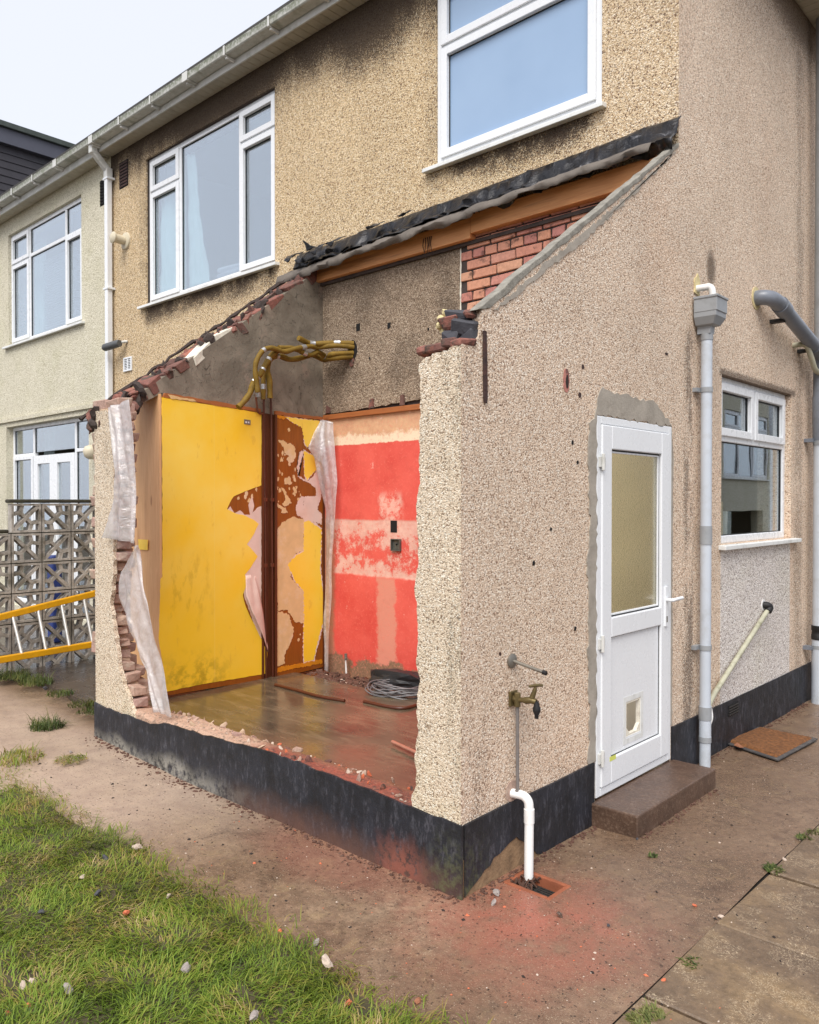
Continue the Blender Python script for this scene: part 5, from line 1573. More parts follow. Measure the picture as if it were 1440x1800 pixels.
def under(x):
    z = ztop(x) - .09
    t = (x + 3.6) / 3.6
    return [(.03, z), (.06, z - .025), (.10, z - .05), (.15, z - .085 + .04 * mnoise.noise(Vector((x * 11, 5, 1)))), (.17, z - .10)]
strip('lower_lap', M['lead'], under, fls, -3.60, -1.1, .05, 8, .003)
# curled ragged tongues of lead at the torn end
for k, (x, z, w, h, out) in enumerate(((-3.64, 3.98, .22, .09, .13), (-3.42, 3.94, .22, .13, .18), (-3.20, 3.95, .20, .10, .19), (-2.98, 3.97, .18, .09, .18), (-2.55, 4.0, .16, .05, .15), (-2.2, 4.01, .10, .04, .15))):
    sheet('torn_tongue', M['lead'], [((x - w / 2, D - out + .05, z + .03), (x + w / 2, D - out + .05, z + .03)), ((x - w * .42, D - out, z - .01), (x + w * .42, D - out - .01, z)), ((x - w * .2, D - out - .065, z - h * .5), (x + w * .2, D - out - .05, z - h * .4)), ((x, D - out - .05, z - h * .8), (x + .02, D - out - .05, z - h * .8))], fls, 6, 3, .02, 18, .003, 30 + k)
sheet('torn_tongue', M['lead'], [((-3.56, D - .02, 4.03), (-3.42, D - .02, 4.04)), ((-3.56, D - .035, 4.08), (-3.50, D - .03, 4.07)), ((-3.585, D - .05, 4.13), (-3.575, D - .05, 4.13))], fls, 4, 4, .008, 18, .003, 77)
def feltp(x):
    t = (x + 3.8) / 3.7
    z = ztop(x) - .13 - .03 * (1 - t)
    w = .105 - .03 * t
    return [(.06, z), (.11, z - .02), (.17, z - .02 - w * .35), (.20, z - .02 - w * .75), (.20, z - .03 - w * 1.15)]
fe = strip('felt_strip', M['felt'], feltp, None, -3.80, -.10, .045, 15, .004)
tag(fe, 'grey roofing felt strip hanging below the black lead flashing', 'roofing felt')
# cobweb rags hanging on the plate
rag = MB()
for k in range(5):
    x = -2.06 + k * .02
    rag.tube([(x, D - .08, 3.80), (x + rl.uniform(-.01, .01), D - .085, 3.74), (x + rl.uniform(-.02, .02), D - .08, 3.66 - .05 * rl.random())], [.004, .003, .0015], 5)
tag(rag.build('dangling_roots', M['mould'], None, base=(-2.0, D - .08, 3.8)), 'dark dried roots dangling over the orange timber plate', 'roots')

# ================================================================== lagged pipes
lag = thing('lagged_pipes', 'bundle of olive foam-lagged pipes with silver tape bending from wall to chase', 'pipes', (-3.2, 1.6, 2.5))
wallhole = (-2.96, D + .01, 3.05)
P0 = [(-3.250, 2.264, 3.144), (-3.250, 2.045, 3.117), (-3.250, 1.862, 3.106), (-3.250, 1.747, 3.084)]
tubes = [
  ([(-2.95, D, 3.10), (-3.05, 2.03, 3.105)] + [(-3.200, 1.871, 3.096), (-3.200, 1.725, 3.123)] , .023),
  ([(-2.95, D, 3.07), (-3.04, 2.0, 3.075)] + [(-3.180, 1.932, 3.067), (-3.180, 1.835, 3.063), (-3.180, 1.677, 3.021), (-3.180, 1.555, 2.980), (-3.180, 1.425, 2.991), (-3.180, 1.338, 2.960), (-3.180, 1.275, 2.877), (-3.180, 1.257, 2.792), (-3.180, 1.274, 2.673), (-3.180, 1.280, 2.609)], .021),
  ([(-2.96, D, 3.02), (-3.05, 1.98, 3.0)] + [(-3.200, 2.048, 3.000), (-3.200, 1.949, 3.032), (-3.200, 1.851, 2.994), (-3.200, 1.725, 3.016), (-3.200, 1.632, 3.023), (-3.200, 1.511, 3.006)], .022),
  ([(-2.97, D, 2.99), (-3.06, 2.0, 2.97)] + [(-3.260, 2.067, 2.990), (-3.260, 1.922, 3.011), (-3.260, 1.806, 2.971), (-3.260, 1.680, 2.940), (-3.260, 1.570, 2.954), (-3.260, 1.486, 2.929), (-3.260, 1.438, 2.846), (-3.260, 1.461, 2.730), (-3.260, 1.467, 2.588)], .024),
  ([(-3.220, 1.527, 2.991), (-3.220, 1.455, 2.943), (-3.220, 1.408, 2.880), (-3.220, 1.367, 2.819), (-3.220, 1.338, 2.773), (-3.220, 1.292, 2.726), (-3.220, 1.264, 2.686), (-3.220, 1.235, 2.608), (-3.220, 1.179, 2.534), (-3.220, 1.118, 2.478)], .024),
  ([(-3.280, 1.525, 2.970), (-3.280, 1.453, 2.874), (-3.280, 1.418, 2.775), (-3.280, 1.412, 2.632), (-3.280, 1.411, 2.575)], .020),
]
for k, (pts, r) in enumerate(tubes):
    p = smooth_path(pts, 6)
    m = MB(); m.tube(p, [r * (1 + .08 * math.sin(i * .9 + k)) for i in range(len(p))], 12)
    tb = m.build('lagging', M['foam'], lag, smooth=True)
    for q in ((.30, .62) if k not in (4,) else (.18, .34, .52, .60)):
        i = max(1, min(len(p) - 3, int(q * len(p))))
        t = MB(); t.tube([p[i], p[i].lerp(p[i + 1], .9), p[i + 1].lerp(p[i + 2], .7)], r * 1.10, 12)
        t.build('tape', M['tape'], tb, smooth=True)
for k, pts in enumerate(([(-3.335, 1.459, 2.641), (-3.335, 1.458, 2.497), (-3.335, 1.468, 1.631), (-3.335, 1.476, 0.188)], [(-3.335, 1.524, 2.600), (-3.335, 1.536, 2.480), (-3.335, 1.540, 1.630), (-3.335, 1.548, 0.166)])):
    m = MB(); m.tube(smooth_path(pts, 8), .0085, 10)
    m.build('copper_pipe', M['pipe_brown'], lag, smooth=True)
m = MB(); m.tube(smooth_path([(-3.320, 1.360, 2.621), (-3.320, 1.371, 2.560), (-3.320, 1.383, 2.480), (-3.320, 1.406, 2.458), (-3.320, 1.435, 2.461)], 6), .0085, 8); m.build('copper_pipe', M['copper'], lag, smooth=True)
m = MB(); m.tube([(-3.270, 1.346, 2.643), (-3.270, 1.352, 2.587)], .023, 10); m.build('tape', M['tape'], lag, smooth=True)
for k, (a, b) in enumerate(((466, 876), (466.5, 992))):
    pts = bp_pts = None
for zc in (1.72, 1.16):
    for yc in (1.472, 1.545):
        m = MB().mbox(party, yc - .016, yc + .016, -.013, .012, zc, zc + .03); m.build('pipe_clip', M['copper'], lag, bevel=.002)
hole = [(-2.965 + .055 * math.cos(a), 3.045 + .09 * math.sin(a)) for a in [6.283 * i / 12 for i in range(12)]]
MB().prism(jag(hole, .010, .02, 3), rear, .0012, .004).build('wall_hole', M['dark'], lag)
MB().prism(jag([(-3.0, 2.955), (-2.94, 2.97), (-2.95, 2.91), (-2.98, 2.90)], .006, .02, 5), rear, .0042, .012).build('loose_mortar', M['brick_broken'], lag)

# ================================================================== rear wall fixtures
dp = thing('downpipe', 'white square downpipe with swan neck between the two houses', 'downpipe', (-7.3, D - .06, 3.0))
def sq_pipe(mb, path, w):
    P = [Vector(p) for p in path]
    for a, b in zip(P[:-1], P[1:]):
        t = (b - a).normalized(); s = Vector((1, 0, 0)); 
        if abs(t.x) > .9: s = Vector((0, 1, 0))
        s = (s - t * s.dot(t)).normalized(); q = t.cross(s).normalized()
        h = w / 2
        vs = [c + s * i * h + q * j * h for c in (a, b) for (i, j) in ((-1, -1), (1, -1), (1, 1), (-1, 1))]
        mb.add(vs, [(0, 1, 2, 3), (4, 5, 6, 7), (0, 1, 5, 4), (1, 2, 6, 5), (2, 3, 7, 6), (3, 0, 4, 7)])
m = MB(); sq_pipe(m, [(-7.30, D - .062, 5.78), (-7.30, D - .062, .1)], .072); m.build('pipe', M['upvc'], dp, bevel=.01)
m = MB(); sq_pipe(m, [(-7.30, 1.888, 6.052), (-7.30, 1.888, 5.95)], .082); sq_pipe(m, [(-7.30, 1.888, 5.98), (-7.30, D - .062, 5.80)], .074); sq_pipe(m, [(-7.30, D - .062, 5.83), (-7.30, D - .062, 5.70)], .084)
m.build('swan_neck', M['upvc_old'], dp, bevel=.01)
for z in (5.70, 4.35, 2.2):
    m = MB(); m.box(-7.36, -7.24, D - .105, D - .001, z - .014, z + .014); m.build('clip', M['upvc'], dp, bevel=.004)

fl = thing('boiler_flue', 'cream round flue terminal on tan pebbledash beside the downpipe', 'flue', (-6.97, D, 4.88))
m = MB(); m.tube([(-6.97, D - .001, 4.88), (-6.97, D - .02, 4.88), (-6.97, D - .03, 4.88)], [.105, .10, .075], 20); m.build('flange', M['flue_cream'], fl, smooth=True)
m = MB(); m.tube([(-6.97, D - .03, 4.88), (-6.97, D - .16, 4.885)], .052, 16); m.build('tube', M['flue_cream'], fl, smooth=True)
m = MB(); m.tube([(-6.97, D - .161, 4.885), (-6.97, D - .175, 4.885), (-6.97, D - .195, 4.887)], [.07, .07, .04], 16); m.build('cap', M['flue_cream'], fl, smooth=True)

sl = thing('security_lamp', 'dark cylindrical lamp on a bracket beside the white downpipe', 'lamp', (-7.05, D, 3.60))
m = MB(); m.tube([(-7.22, D - .16, 3.60), (-7.20, D - .16, 3.60), (-6.98, D - .10, 3.63), (-6.96, D - .095, 3.63)], [.036, .046, .046, .04], 14); m.build('body', M['cam_grey'], sl, smooth=True)
m = MB(); m.tube([(-7.0, D - .1, 3.64), (-6.96, D - .02, 3.66), (-6.95, D - .001, 3.66)], .018, 8); m.build('bracket', M['upvc_old'], sl, smooth=True)

vg = thing('wall_vent', 'white louvred vent just above the broken party wall', 'vent', (-6.93, D, 3.38))
m = MB(); bars(m, rear, -7.03, -6.83, 3.30, 3.47, .022, .001, .018); m.mbox(rear, -6.938, -6.922, .001, .018, 3.322, 3.448); m.build('frame', M['upvc'], vg, bevel=.003)
for k in range(6):
    m = MB(); m.mbox(rear, -7.007, -6.94, .002, .014, 3.330 + k * .020, 3.338 + k * .020); m.build('slat', M['upvc'], vg)
    m = MB(); m.mbox(rear, -6.92, -6.853, .002, .014, 3.330 + k * .020, 3.338 + k * .020); m.build('slat', M['upvc'], vg)
MB().mbox(rear, -7.006, -6.854, .0003, .0015, 3.323, 3.447).build('backing', M['dark'], vg)
for (x, z, mat, lb) in ((-7.02, 5.70, 'rust', 'brown louvred air brick under the soffit beside the bedroom window'), (-7.52, 5.62, 'dark', 'black louvred air brick under the soffit left of the downpipe')):
    av = thing('air_brick', lb, 'air brick', (x, D, z))
    MB().mbox(rear, x - .11, x + .11, .0005, .003, z - .16, z + .16).build('backing', M['dark'], av)
    for k in range(8): MB().mbox(rear, x - .10, x + .10, .0032, .012, z - .145 + k * .038, z - .125 + k * .038).build('slat', M[mat], av)
ln = thing('wall_lantern', 'round white wall lamp beside the neighbour garden doors', 'lamp', (-7.72, D, 2.35))
m = MB(); m.tube([(-7.72, D - .001, 2.36), (-7.72, D - .05, 2.36)], .05, 12); m.build('mount', M['upvc_old'], ln, smooth=True)
m = MB(); m.tube([(-7.72, D - .10, 2.44), (-7.72, D - .10, 2.42), (-7.72, D - .10, 2.36), (-7.72, D - .10, 2.29), (-7.72, D - .10, 2.26)], [.02, .07, .095, .075, .03], 16); m.build('globe', M['flue_cream'], ln, smooth=True)

# ================================================================== side wall fixtures
wp = thing('waste_pipe', 'pale grey vertical waste pipe with hopper head between door and kitchen window', 'pipe', (.06, 2.43, 0))
px_, py_ = .062, 2.435
m = MB(); m.tube([(px_, py_, 2.80), (px_, py_, -.01)], .035, 18); m.build('pipe', M['pipe_light'], wp, smooth=True)
for z0, z1, r, mt in ((1.56, 1.44, .039, 'pipe_mid'), (.385, .30, .041, 'pipe_mid'), (.30, .19, .038, 'pipe_light'), (.19, .155, .040, 'pipe_mid'), (2.80, 2.76, .039, 'pipe_mid')):
    m = MB(); m.tube([(px_, py_, z0), (px_, py_, z1)], r, 18); m.build('socket', M[mt], wp, smooth=True)
for z in (2.44, .77):
    m = MB(); m.tube([(px_, py_, z - .016), (px_, py_, z + .016)], .0395, 18); m.box(.0, .03, py_ - .075, py_ + .01, z - .013, z + .013); m.build('clip', M['pipe_mid'], wp, smooth=True)
hp = MB()      # hopper: tapered box with an open top
def ring(hx, hy, z): return [(.012, py_ - hy, z), (.012 + hx, py_ - hy * .92, z), (.012 + hx, py_ + hy * .92, z), (.012, py_ + hy, z)]
lv = [ring(.155, .098, 3.03), ring(.155, .098, 3.015), ring(.147, .092, 3.014), ring(.142, .088, 2.90), ring(.115, .062, 2.852), ring(.09, .036, 2.845), ring(.085, .036, 2.80)]
vs = [p for r_ in lv for p in r_]
fs = [(i * 4 + j, i * 4 + (j + 1) % 4, i * 4 + 4 + (j + 1) % 4, i * 4 + 4 + j) for i in range(len(lv) - 1) for j in range(4)]
inner_ = [(p[0] + (.006 if k in (0, 3) else -.006), p[1] + (.006 if k < 2 else -.006), p[2]) for k, p in enumerate(lv[0])]
n0 = len(vs); vs += inner_ + [(p[0], p[1], 2.93) for p in inner_]
fs += [(j, (j + 1) % 4, n0 + (j + 1) % 4, n0 + j) for j in range(4)] + [(n0 + j, n0 + (j + 1) % 4, n0 + 4 + (j + 1) % 4, n0 + 4 + j) for j in range(4)] + [(n0 + 4, n0 + 5, n0 + 6, n0 + 7)]
hp.add(vs, fs); hp.build('hopper', M['pipe_mid'], wp, bevel=.004)
el = MB(); el.tube(smooth_path([(.0, 2.41, 3.10), (.05, 2.415, 3.10), (.085, 2.425, 3.098), (.10, 2.43, 3.06), (.10, 2.43, 2.97)], 5), .022, 12)
tag(el.build('overflow_elbow', M['pipe_white'], None, smooth=True, base=(0, 2.42, 3.1)), 'short white elbow pipe emptying into the grey hopper', 'pipe')
MB().prism(jag([(2.37, 3.07), (2.45, 3.06), (2.46, 3.14), (2.42, 3.20), (2.375, 3.16)], .008, .02, 4), side, .0005, .008).build('foam_seal', M['foamgun'], wp)

sp = thing('soil_pipe', 'dark grey soil pipe with sloping branch at the right edge', 'pipe', (.1, 4.72, 0))
sx, sy = .105, 4.72
m = MB(); m.tube([(sx, sy, 6.4), (sx, sy, 3.0)], .055, 20); m.build('vent_pipe', M['pipe_mid'], sp, smooth=True)
m = MB(); m.tube([(sx, sy, 3.05), (sx, sy, 2.88), (sx, sy, 2.86), (sx, sy, 2.62), (sx, sy, 2.61), (sx, sy, 2.43)], [.066, .066, .061, .061, .066, .066], 22); m.build('junction', M['pipe_dark'], sp, smooth=True)
m = MB(); m.tube([(sx, sy, 2.43), (sx, sy, 2.25), (sx, sy, 2.22)], [.066, .062, .057], 22); m.build('reducer', M['pipe_dark'], sp, smooth=True)
m = MB(); m.tube([(sx, sy, 2.45), (sx, sy, .42)], .055, 22); m.build('pipe', M['pipe_light'], sp, smooth=True)
m = MB(); m.tube([(sx, sy, 2.30), (sx, sy, 2.20)], .060, 22); m.build('collar', M['pipe_mid'], sp, smooth=True)
m = MB(); m.tube([(sx, sy, .66), (sx, sy, .62), (sx, sy, .615), (sx, sy, .585), (sx, sy, .58), (sx, sy, .54)], [.064, .064, .060, .060, .064, .064], 22); m.build('coupling', M['rubber'], sp, smooth=True)
m = MB(); m.tube([(sx, sy, .54), (sx, sy, -.02)], .060, 22); m.build('base_pipe', M['pipe_light'], sp, smooth=True)
m = MB(); m.tube([(sx, sy, .49), (sx, sy, .46)], .0625, 22); m.build('collar', M['pipe_mid'], sp, smooth=True)
for z in (2.24, .47):
    m = MB(); m.box(.0, .07, sy - .10, sy - .02, z - .015, z + .015); m.build('clip', M['pipe_dark'], sp)
br = smooth_path([(-.005, 3.475, 3.235), (.05, 3.48, 3.235), (.10, 3.53, 3.225), (.118, 3.64, 3.20)], 6)
m = MB(); m.tube(br, .056, 22); m.build('branch_bend', M['pipe_dark'], sp, smooth=True)
m = MB(); m.tube([br[-1], Vector((.116, 3.76, 3.175))], .064, 22); m.build('branch_socket', M['pipe_dark'], sp, smooth=True)
m = MB(); m.tube([(.117, 3.70, 3.188), (.108, 4.60, 2.995)], .055, 22); m.build('branch_pipe', M['pipe_dark'], sp, smooth=True)
m = MB(); m.tube([(.109, 4.50, 3.016), (.105, 4.70, 2.975)], .063, 22); m.build('branch_socket', M['pipe_dark'], sp, smooth=True)
for y in (3.80, 4.46):
    m = MB(); m.box(.0, .10, y - .03, y + .03, 3.10 - (y - 3.8) * .21, 3.125 - (y - 3.8) * .21); m.build('clip', M['rubber'], sp)
pts = [(3.475 + .085 * math.cos(a), 3.235 + .085 * math.sin(a)) for a in [6.283 * i / 14 for i in range(14)]]
MB().prism(jag(pts, .006, .02, 9), side, .0005, .006).build('foam_seal', M['foamgun'], sp)
m = MB(); m.tube(smooth_path([(-.005, 4.33, 3.005), (.05, 4.34, 3.01), (.085, 4.39, 3.0), (.10, 4.45, 2.93), (.105, 4.55, 2.83), (.105, 4.66, 2.81)], 5), .0215, 12)
tag(m.build('basin_waste', M['pipe_dirty'], None, smooth=True, base=(0, 4.3, 3.0)), 'small bent cream pipe joining the grey soil pipe', 'pipe')

ov = thing('washing_machine_waste', 'algae-stained slanting plastic pipe below the kitchen window', 'pipe', (.03, 3.1, .6))
m = MB(); m.tube([(.035, 3.66, .885), (.034, 2.66, .43), (.034, 2.60, .395), (.036, 2.52, .33)], .0175, 12); m.build('pipe', M['pipe_dirty'], ov, smooth=True)
m = MB(); m.tube(smooth_path([(-.002, 3.655, .925), (.03, 3.665, .925), (.045, 3.68, .91), (.040, 3.655, .88)], 4), .027, 12); m.build('elbow', M['rubber'], ov, smooth=True)
m = MB(); m.tube([(.0005, 3.655, .925), (.008, 3.655, .925)], .045, 14); m.build('collar', M['pipe_white'], ov, smooth=True)
m = MB(); m.tube(smooth_path([(.036, 2.55, .36), (.055, 2.53, .30), (.055, 2.50, .26), (.05, 2.47, .25)], 4), .021, 10); m.build('tail', M['pipe_white'], ov, smooth=True)

# outside tap
tap = thing('outdoor_tap', 'tarnished brass garden tap on a bare pipe near the corner', 'tap', (.03, .375, .78))
m = MB(); m.tube([(.03, .375, .79), (.03, .378, .36)], .0085, 10); m.build('riser', M['tube_grey'], tap, smooth=True)
m = MB(); m.box(.0005, .012, .345, .405, .765, .835); m.tube([(.012, .375, .80), (.03, .375, .80)], .018, 10); m.tube([(.03, .375, .765), (.03, .375, .83)], .016, 10); m.build('wall_plate', M['brass'], tap, bevel=.003)
m = MB(); m.tube([(.03, .375, .795), (.06, .378, .80), (.075, .38, .80), (.10, .385, .805), (.125, .388, .80)], [.012, .012, .017, .016, .013], 10); m.build('body', M['brass'], tap, smooth=True)
m = MB(); m.tube([(.098, .384, .80), (.115, .388, .845), (.122, .390, .872)], [.014, .011, .006], 10); m.build('spindle', M['brass'], tap, smooth=True)
m = MB(); m.tube([(.105, .36, .873), (.122, .390, .876), (.139, .420, .873)], [.006, .008, .006], 8); m.build('handle', M['brass'], tap, smooth=True)
m = MB(); m.tube([(.125, .388, .802), (.128, .388, .785), (.128, .388, .772), (.128, .388, .758), (.128, .388, .74), (.128, .388, .725)], [.012, .013, .018, .018, .010, .009], 12); m.build('hose_nozzle', M['rubber'], tap, smooth=True)
m = MB(); m.tube([(.03, .378, .375), (.03, .379, .345)], .014, 10); m.build('nut', M['tube_grey'], tap, smooth=True)
ho = thing('hose_peg', 'thin steel bar with round flange projecting above the tap', 'bracket', (0, .37, .97))
m = MB(); m.tube([(.0005, .37, .975), (.008, .37, .975), (.014, .37, .975)], [.034, .034, .022], 16); m.build('flange', M['steel'], ho, smooth=True)
m = MB(); m.tube([(.014, .37, .975), (.175, .375, .945)], .008, 10); m.build('bar', M['steel'], ho, smooth=True)
m = MB(); m.tube([(.170, .375, .946), (.188, .3755, .9425)], .0105, 10); m.build('cap', M['rubber'], ho, smooth=True)
ww = thing('white_waste_pipe', 'white plastic waste pipe bending down into the corner drain', 'pipe', (.09, .38, 0))
m = MB(); m.tube(smooth_path([(.0, .375, .355), (.03, .38, .355), (.062, .385, .352), (.084, .388, .330), (.088, .388, .285)], 6), .0215, 14); m.build('elbow', M['pipe_white'], ww, smooth=True)
m = MB(); m.tube([(.088, .388, .30), (.088, .388, .235)], .0245, 14); m.build('socket', M['pipe_white'], ww, smooth=True)
m = MB(); m.tube([(.088, .388, .26), (.098, .370, -.075)], .0215, 14); m.build('pipe', M['pipe_white'], ww, smooth=True)
pts = [(.375 + .055 * math.cos(a), .365 + .05 * math.sin(a)) for a in [6.283 * i / 12 for i in range(12)]]
MB().prism(jag(pts, .008, .02, 4), side, .0005, .003).build('made_good', M['brick_dusty'], ww)

ib = MB(); ib.prism([(.145, 2.475), (.168, 2.475), (.172, 2.35), (.176, 2.18), (.172, 2.155), (.152, 2.155), (.148, 2.18), (.146, 2.33)], side, .0005, .010)
tag(ib.build('iron_strap', M['rust'], None, bevel=.003, base=(0, .16, 2.15)), 'rusty flat iron strap fixed upright at the wall corner', 'strap')

# drain gully
gu = thing('drain_gully', 'terracotta drain gully with iron grate at the foot of the white pipe', 'drain', ((GULLY[0] + GULLY[1]) / 2, (GULLY[2] + GULLY[3]) / 2, 0))
x0, x1, y0, y1 = GULLY
m = MB()
for (a, b, c, d) in ((x0 + .003, x0 + .025, y0 + .003, y1 - .003), (x1 - .025, x1 - .003, y0 + .003, y1 - .003), (x0 + .025, x1 - .025, y0 + .003, y0 + .025), (x0 + .025, x1 - .025, y1 - .025, y1 - .003)):
    m.box(a, b, c, d, -.15, .002)
m.build('surround', M['terracotta'], gu, bevel=.004)
MB().box(x0 + .026, x1 - .026, y0 + .026, y1 - .026, -.155, -.09).build('sump', M['dark'], gu)
k = 0; yy = y0 + .034
while yy < y1 - .03:
    MB().box(x0 + .027, x1 - .027, yy, yy + .007, -.055, -.043).build('grate_bar', M['iron'], gu); yy += .0165
MB().box(x0 + .10, x0 + .112, y0 + .027, y1 - .027, -.0545, -.0425).build('grate_bar', M['iron'], gu)

# doormat
dm = thing('doormat', 'worn brown coir doormat in a rubber tray below the kitchen window', 'doormat', (.22, 3.2, 0))
mp = [(-0.047, 2.980, 0.000), (0.390, 2.825, 0.000), (0.436, 3.520, 0.000), (0.008, 3.538, 0.000)]
vs = [(p[0], p[1], z) for z in (.004, .016) for p in mp]
m = MB(); m.add(vs, [(3, 2, 1, 0), (4, 5, 6, 7), (0, 1, 5, 4), (1, 2, 6, 5), (2, 3, 7, 6), (3, 0, 4, 7)]); m.build('tray', M['mat_rubber'], dm, bevel=.003)
cx = sum(p[0] for p in mp) / 4; cy = sum(p[1] for p in mp) / 4
q = [(cx + (p[0] - cx) * .88, cy + (p[1] - cy) * .90) for p in mp]
n = 26; vs = []; fs = []
for j in range(n + 1):
    for i in range(n + 1):
        s, t = i / n, j / n
        x = (q[0][0] * (1 - s) + q[1][0] * s) * (1 - t) + (q[3][0] * (1 - s) + q[2][0] * s) * t
        y = (q[0][1] * (1 - s) + q[1][1] * s) * (1 - t) + (q[3][1] * (1 - s) + q[2][1] * s) * t
        edge = min(s, t, 1 - s, 1 - t)
        vs.append((x, y, .0165 + (.012 + .004 * rl.random() if edge > .001 else 0)))
for j in range(n):
    for i in range(n):
        a = j * (n + 1) + i; fs.append((a, a + 1, a + n + 2, a + n + 1))
m = MB(); m.add(vs, fs); m.build('coir', M['coir'], dm)
lf = MB(); c = [(0.068, 2.908, 0.020), (0.126, 2.857, 0.020), (0.140, 2.904, 0.020), (0.071, 2.963, 0.020)]
lf.add([(p[0], p[1], .028 + .008 * (i % 2)) for i, p in enumerate(c)] + [(p[0], p[1], .0265 + .008 * (i % 2)) for i, p in enumerate(c)], [(0, 1, 2, 3), (7, 6, 5, 4), (0, 1, 5, 4), (1, 2, 6, 5), (2, 3, 7, 6), (3, 0, 4, 7)])
tag(lf.build('fallen_leaf', M['leaf'], None, base=c[0]), 'dry brown leaf lying on the doormat corner', 'leaf')

# ================================================================== polythene hanging in the opening
def mk(a, dy=0.0):
    return (a[0], a[1] + dy, a[2])
L = [(-3.096, -0.050, 2.367), (-3.057, -0.050, 2.192), (-2.995, -0.050, 1.918), (-3.029, -0.050, 1.725), (-3.171, -0.050, 1.468)]
Rr = [(-2.856, -0.010, 2.404), (-2.819, -0.010, 2.181), (-2.792, -0.010, 1.838), (-2.771, -0.010, 1.592), (-2.765, -0.010, 1.441)]
o = sheet('polythene_sheet', M['polythene'], list(zip(L, Rr)), None, 30, 9, .03, 9, .0005, 5, pleat=.016, base=L[-1])
tag(o, 'torn clear polythene draped over the upper broken wall end', 'plastic sheet')
L = [(-2.751, -0.030, 1.416), (-2.937, -0.030, 1.243), (-2.986, -0.030, 1.065), (-2.832, -0.030, 0.849), (-2.624, -0.030, 0.611), (-2.511, -0.030, 0.363)]
Rr = [(-2.750, -0.010, 1.430), (-2.699, -0.010, 1.256), (-2.613, -0.010, 1.056), (-2.529, -0.010, 0.843), (-2.433, -0.010, 0.599), (-2.352, -0.010, 0.352)]
o = sheet('polythene_sheet', M['polythene'], list(zip(L, Rr)), None, 28, 9, .026, 9, .0005, 7, pleat=.016, base=L[-1])
tag(o, 'long clear polythene strip trailing down to the broken low wall', 'plastic sheet')
L = [(-3.300, 2.054, 2.458), (-3.300, 2.007, 2.338), (-3.300, 1.980, 2.134), (-3.300, 2.046, 1.881), (-3.300, 2.113, 1.625), (-3.300, 2.119, 1.110), (-3.300, 2.111, 0.595), (-3.300, 2.104, 0.152)]
Rr = [(-3.139, 2.060, 2.422), (-3.132, 2.060, 2.331), (-3.109, 2.060, 2.155), (-3.080, 2.060, 1.878), (-3.103, 2.060, 1.602), (-3.156, 2.060, 1.223), (-3.187, 2.060, 0.714), (-3.204, 2.060, 0.173)]
o = sheet('polythene_sheet', M['polythene'], list(zip(L, Rr)), None, 20, 6, .016, 11, .0005, 11, pleat=.010, base=L[-1])
tag(o, 'narrow clear polythene hanging in the corner of yellow and red walls', 'plastic sheet')
L = [(-3.270, 2.035, 2.450), (-3.270, 1.955, 2.323), (-3.270, 1.889, 2.189), (-3.270, 1.954, 2.116)]
Rr = [(-3.240, 2.062, 2.414), (-3.240, 2.055, 2.287), (-3.240, 2.055, 2.134), (-3.240, 2.061, 2.023)]
o = sheet('polythene_sheet', M['polythene'], list(zip(L, Rr)), None, 8, 5, .012, 13, .0008, 17, base=L[-1])
tag(o, 'small triangular polythene flap over the yellow paper near the corner', 'plastic sheet')
m = MB(); c = [(-3.500, 0.300, 2.455), (-3.448, 0.300, 2.455), (-3.398, 0.300, 2.370), (-3.424, 0.300, 2.338), (-3.475, 0.300, 2.363)]
m.add([tuple(p) for p in c] + [(p[0], p[1] + .02, p[2]) for p in c], [(0, 1, 2, 3, 4), (9, 8, 7, 6, 5)] + [(i, (i + 1) % 5, 5 + (i + 1) % 5, 5 + i) for i in range(5)])
tag(m.build('split_batten', M['splinter'], None, base=c[0]), 'splintered pale batten end caught in the polythene', 'batten')
m = MB(); c = [(-3.649, 0.478, 1.423), (-3.501, 0.478, 1.423), (-3.510, 0.478, 1.344), (-3.641, 0.478, 1.343)]
m.add([tuple(p) for p in c] + [(p[0], p[1] + .003, p[2]) for p in c], [(0, 1, 2, 3), (7, 6, 5, 4)] + [(i, (i + 1) % 4, 4 + (i + 1) % 4, 4 + i) for i in range(4)])
tag(m.build('paper_scrap', M['yellow'], None, base=c[0]), 'small yellow paper scrap stuck to the bare end board', 'paper scrap')

# ================================================================== odds and ends in the room
bx = thing('socket_box', 'rusty metal socket box sunk in the red wall', 'socket box', (-2.42, D, 1.33))
c = uz([(-2.479, 2.137, 1.408), (-2.374, 2.137, 1.421), (-2.374, 2.137, 1.308), (-2.473, 2.137, 1.294)], 'y')
u0, u1 = c[0][0], c[1][0]; z0, z1 = c[2][1], c[0][1]
m = MB(); bars(m, rear, u0, u1, z0, z1, .008, .004, .028); m.mbox(rear, u0 + .0081, u1 - .0081, .0041, .007, z0 + .0081, z1 - .0081); m.build('box', M['boxmetal'], bx, bevel=.002)
m = MB(); m.tube([((u0 + u1) / 2, D - .008, (z0 + z1) / 2), ((u0 + u1) / 2 + .01, D - .022, (z0 + z1) / 2 + .015)], .006, 6); m.build('terminal', M['rubber'], bx)
st = thing('stub_pipe', 'short white pipe with shut-off valve standing against the red wall', 'pipe', (-3.02, D - .05, .18))
c = [(-2.986, 2.080, 0.192), (-2.993, 2.080, 0.331), (-2.993, 2.080, 0.386)]
m = MB(); m.tube([c[0], c[1]], .0085, 8); m.build('riser', M['pipe_white'], st, smooth=True)
m = MB(); m.tube([c[1], c[2]], .013, 8); m.tube([(c[1][0], c[1][1], c[1][2] + .015), (c[1][0] + .03, c[1][1] - .02, c[1][2] + .015)], .009, 8); m.build('valve', M['steel'], st, smooth=True)

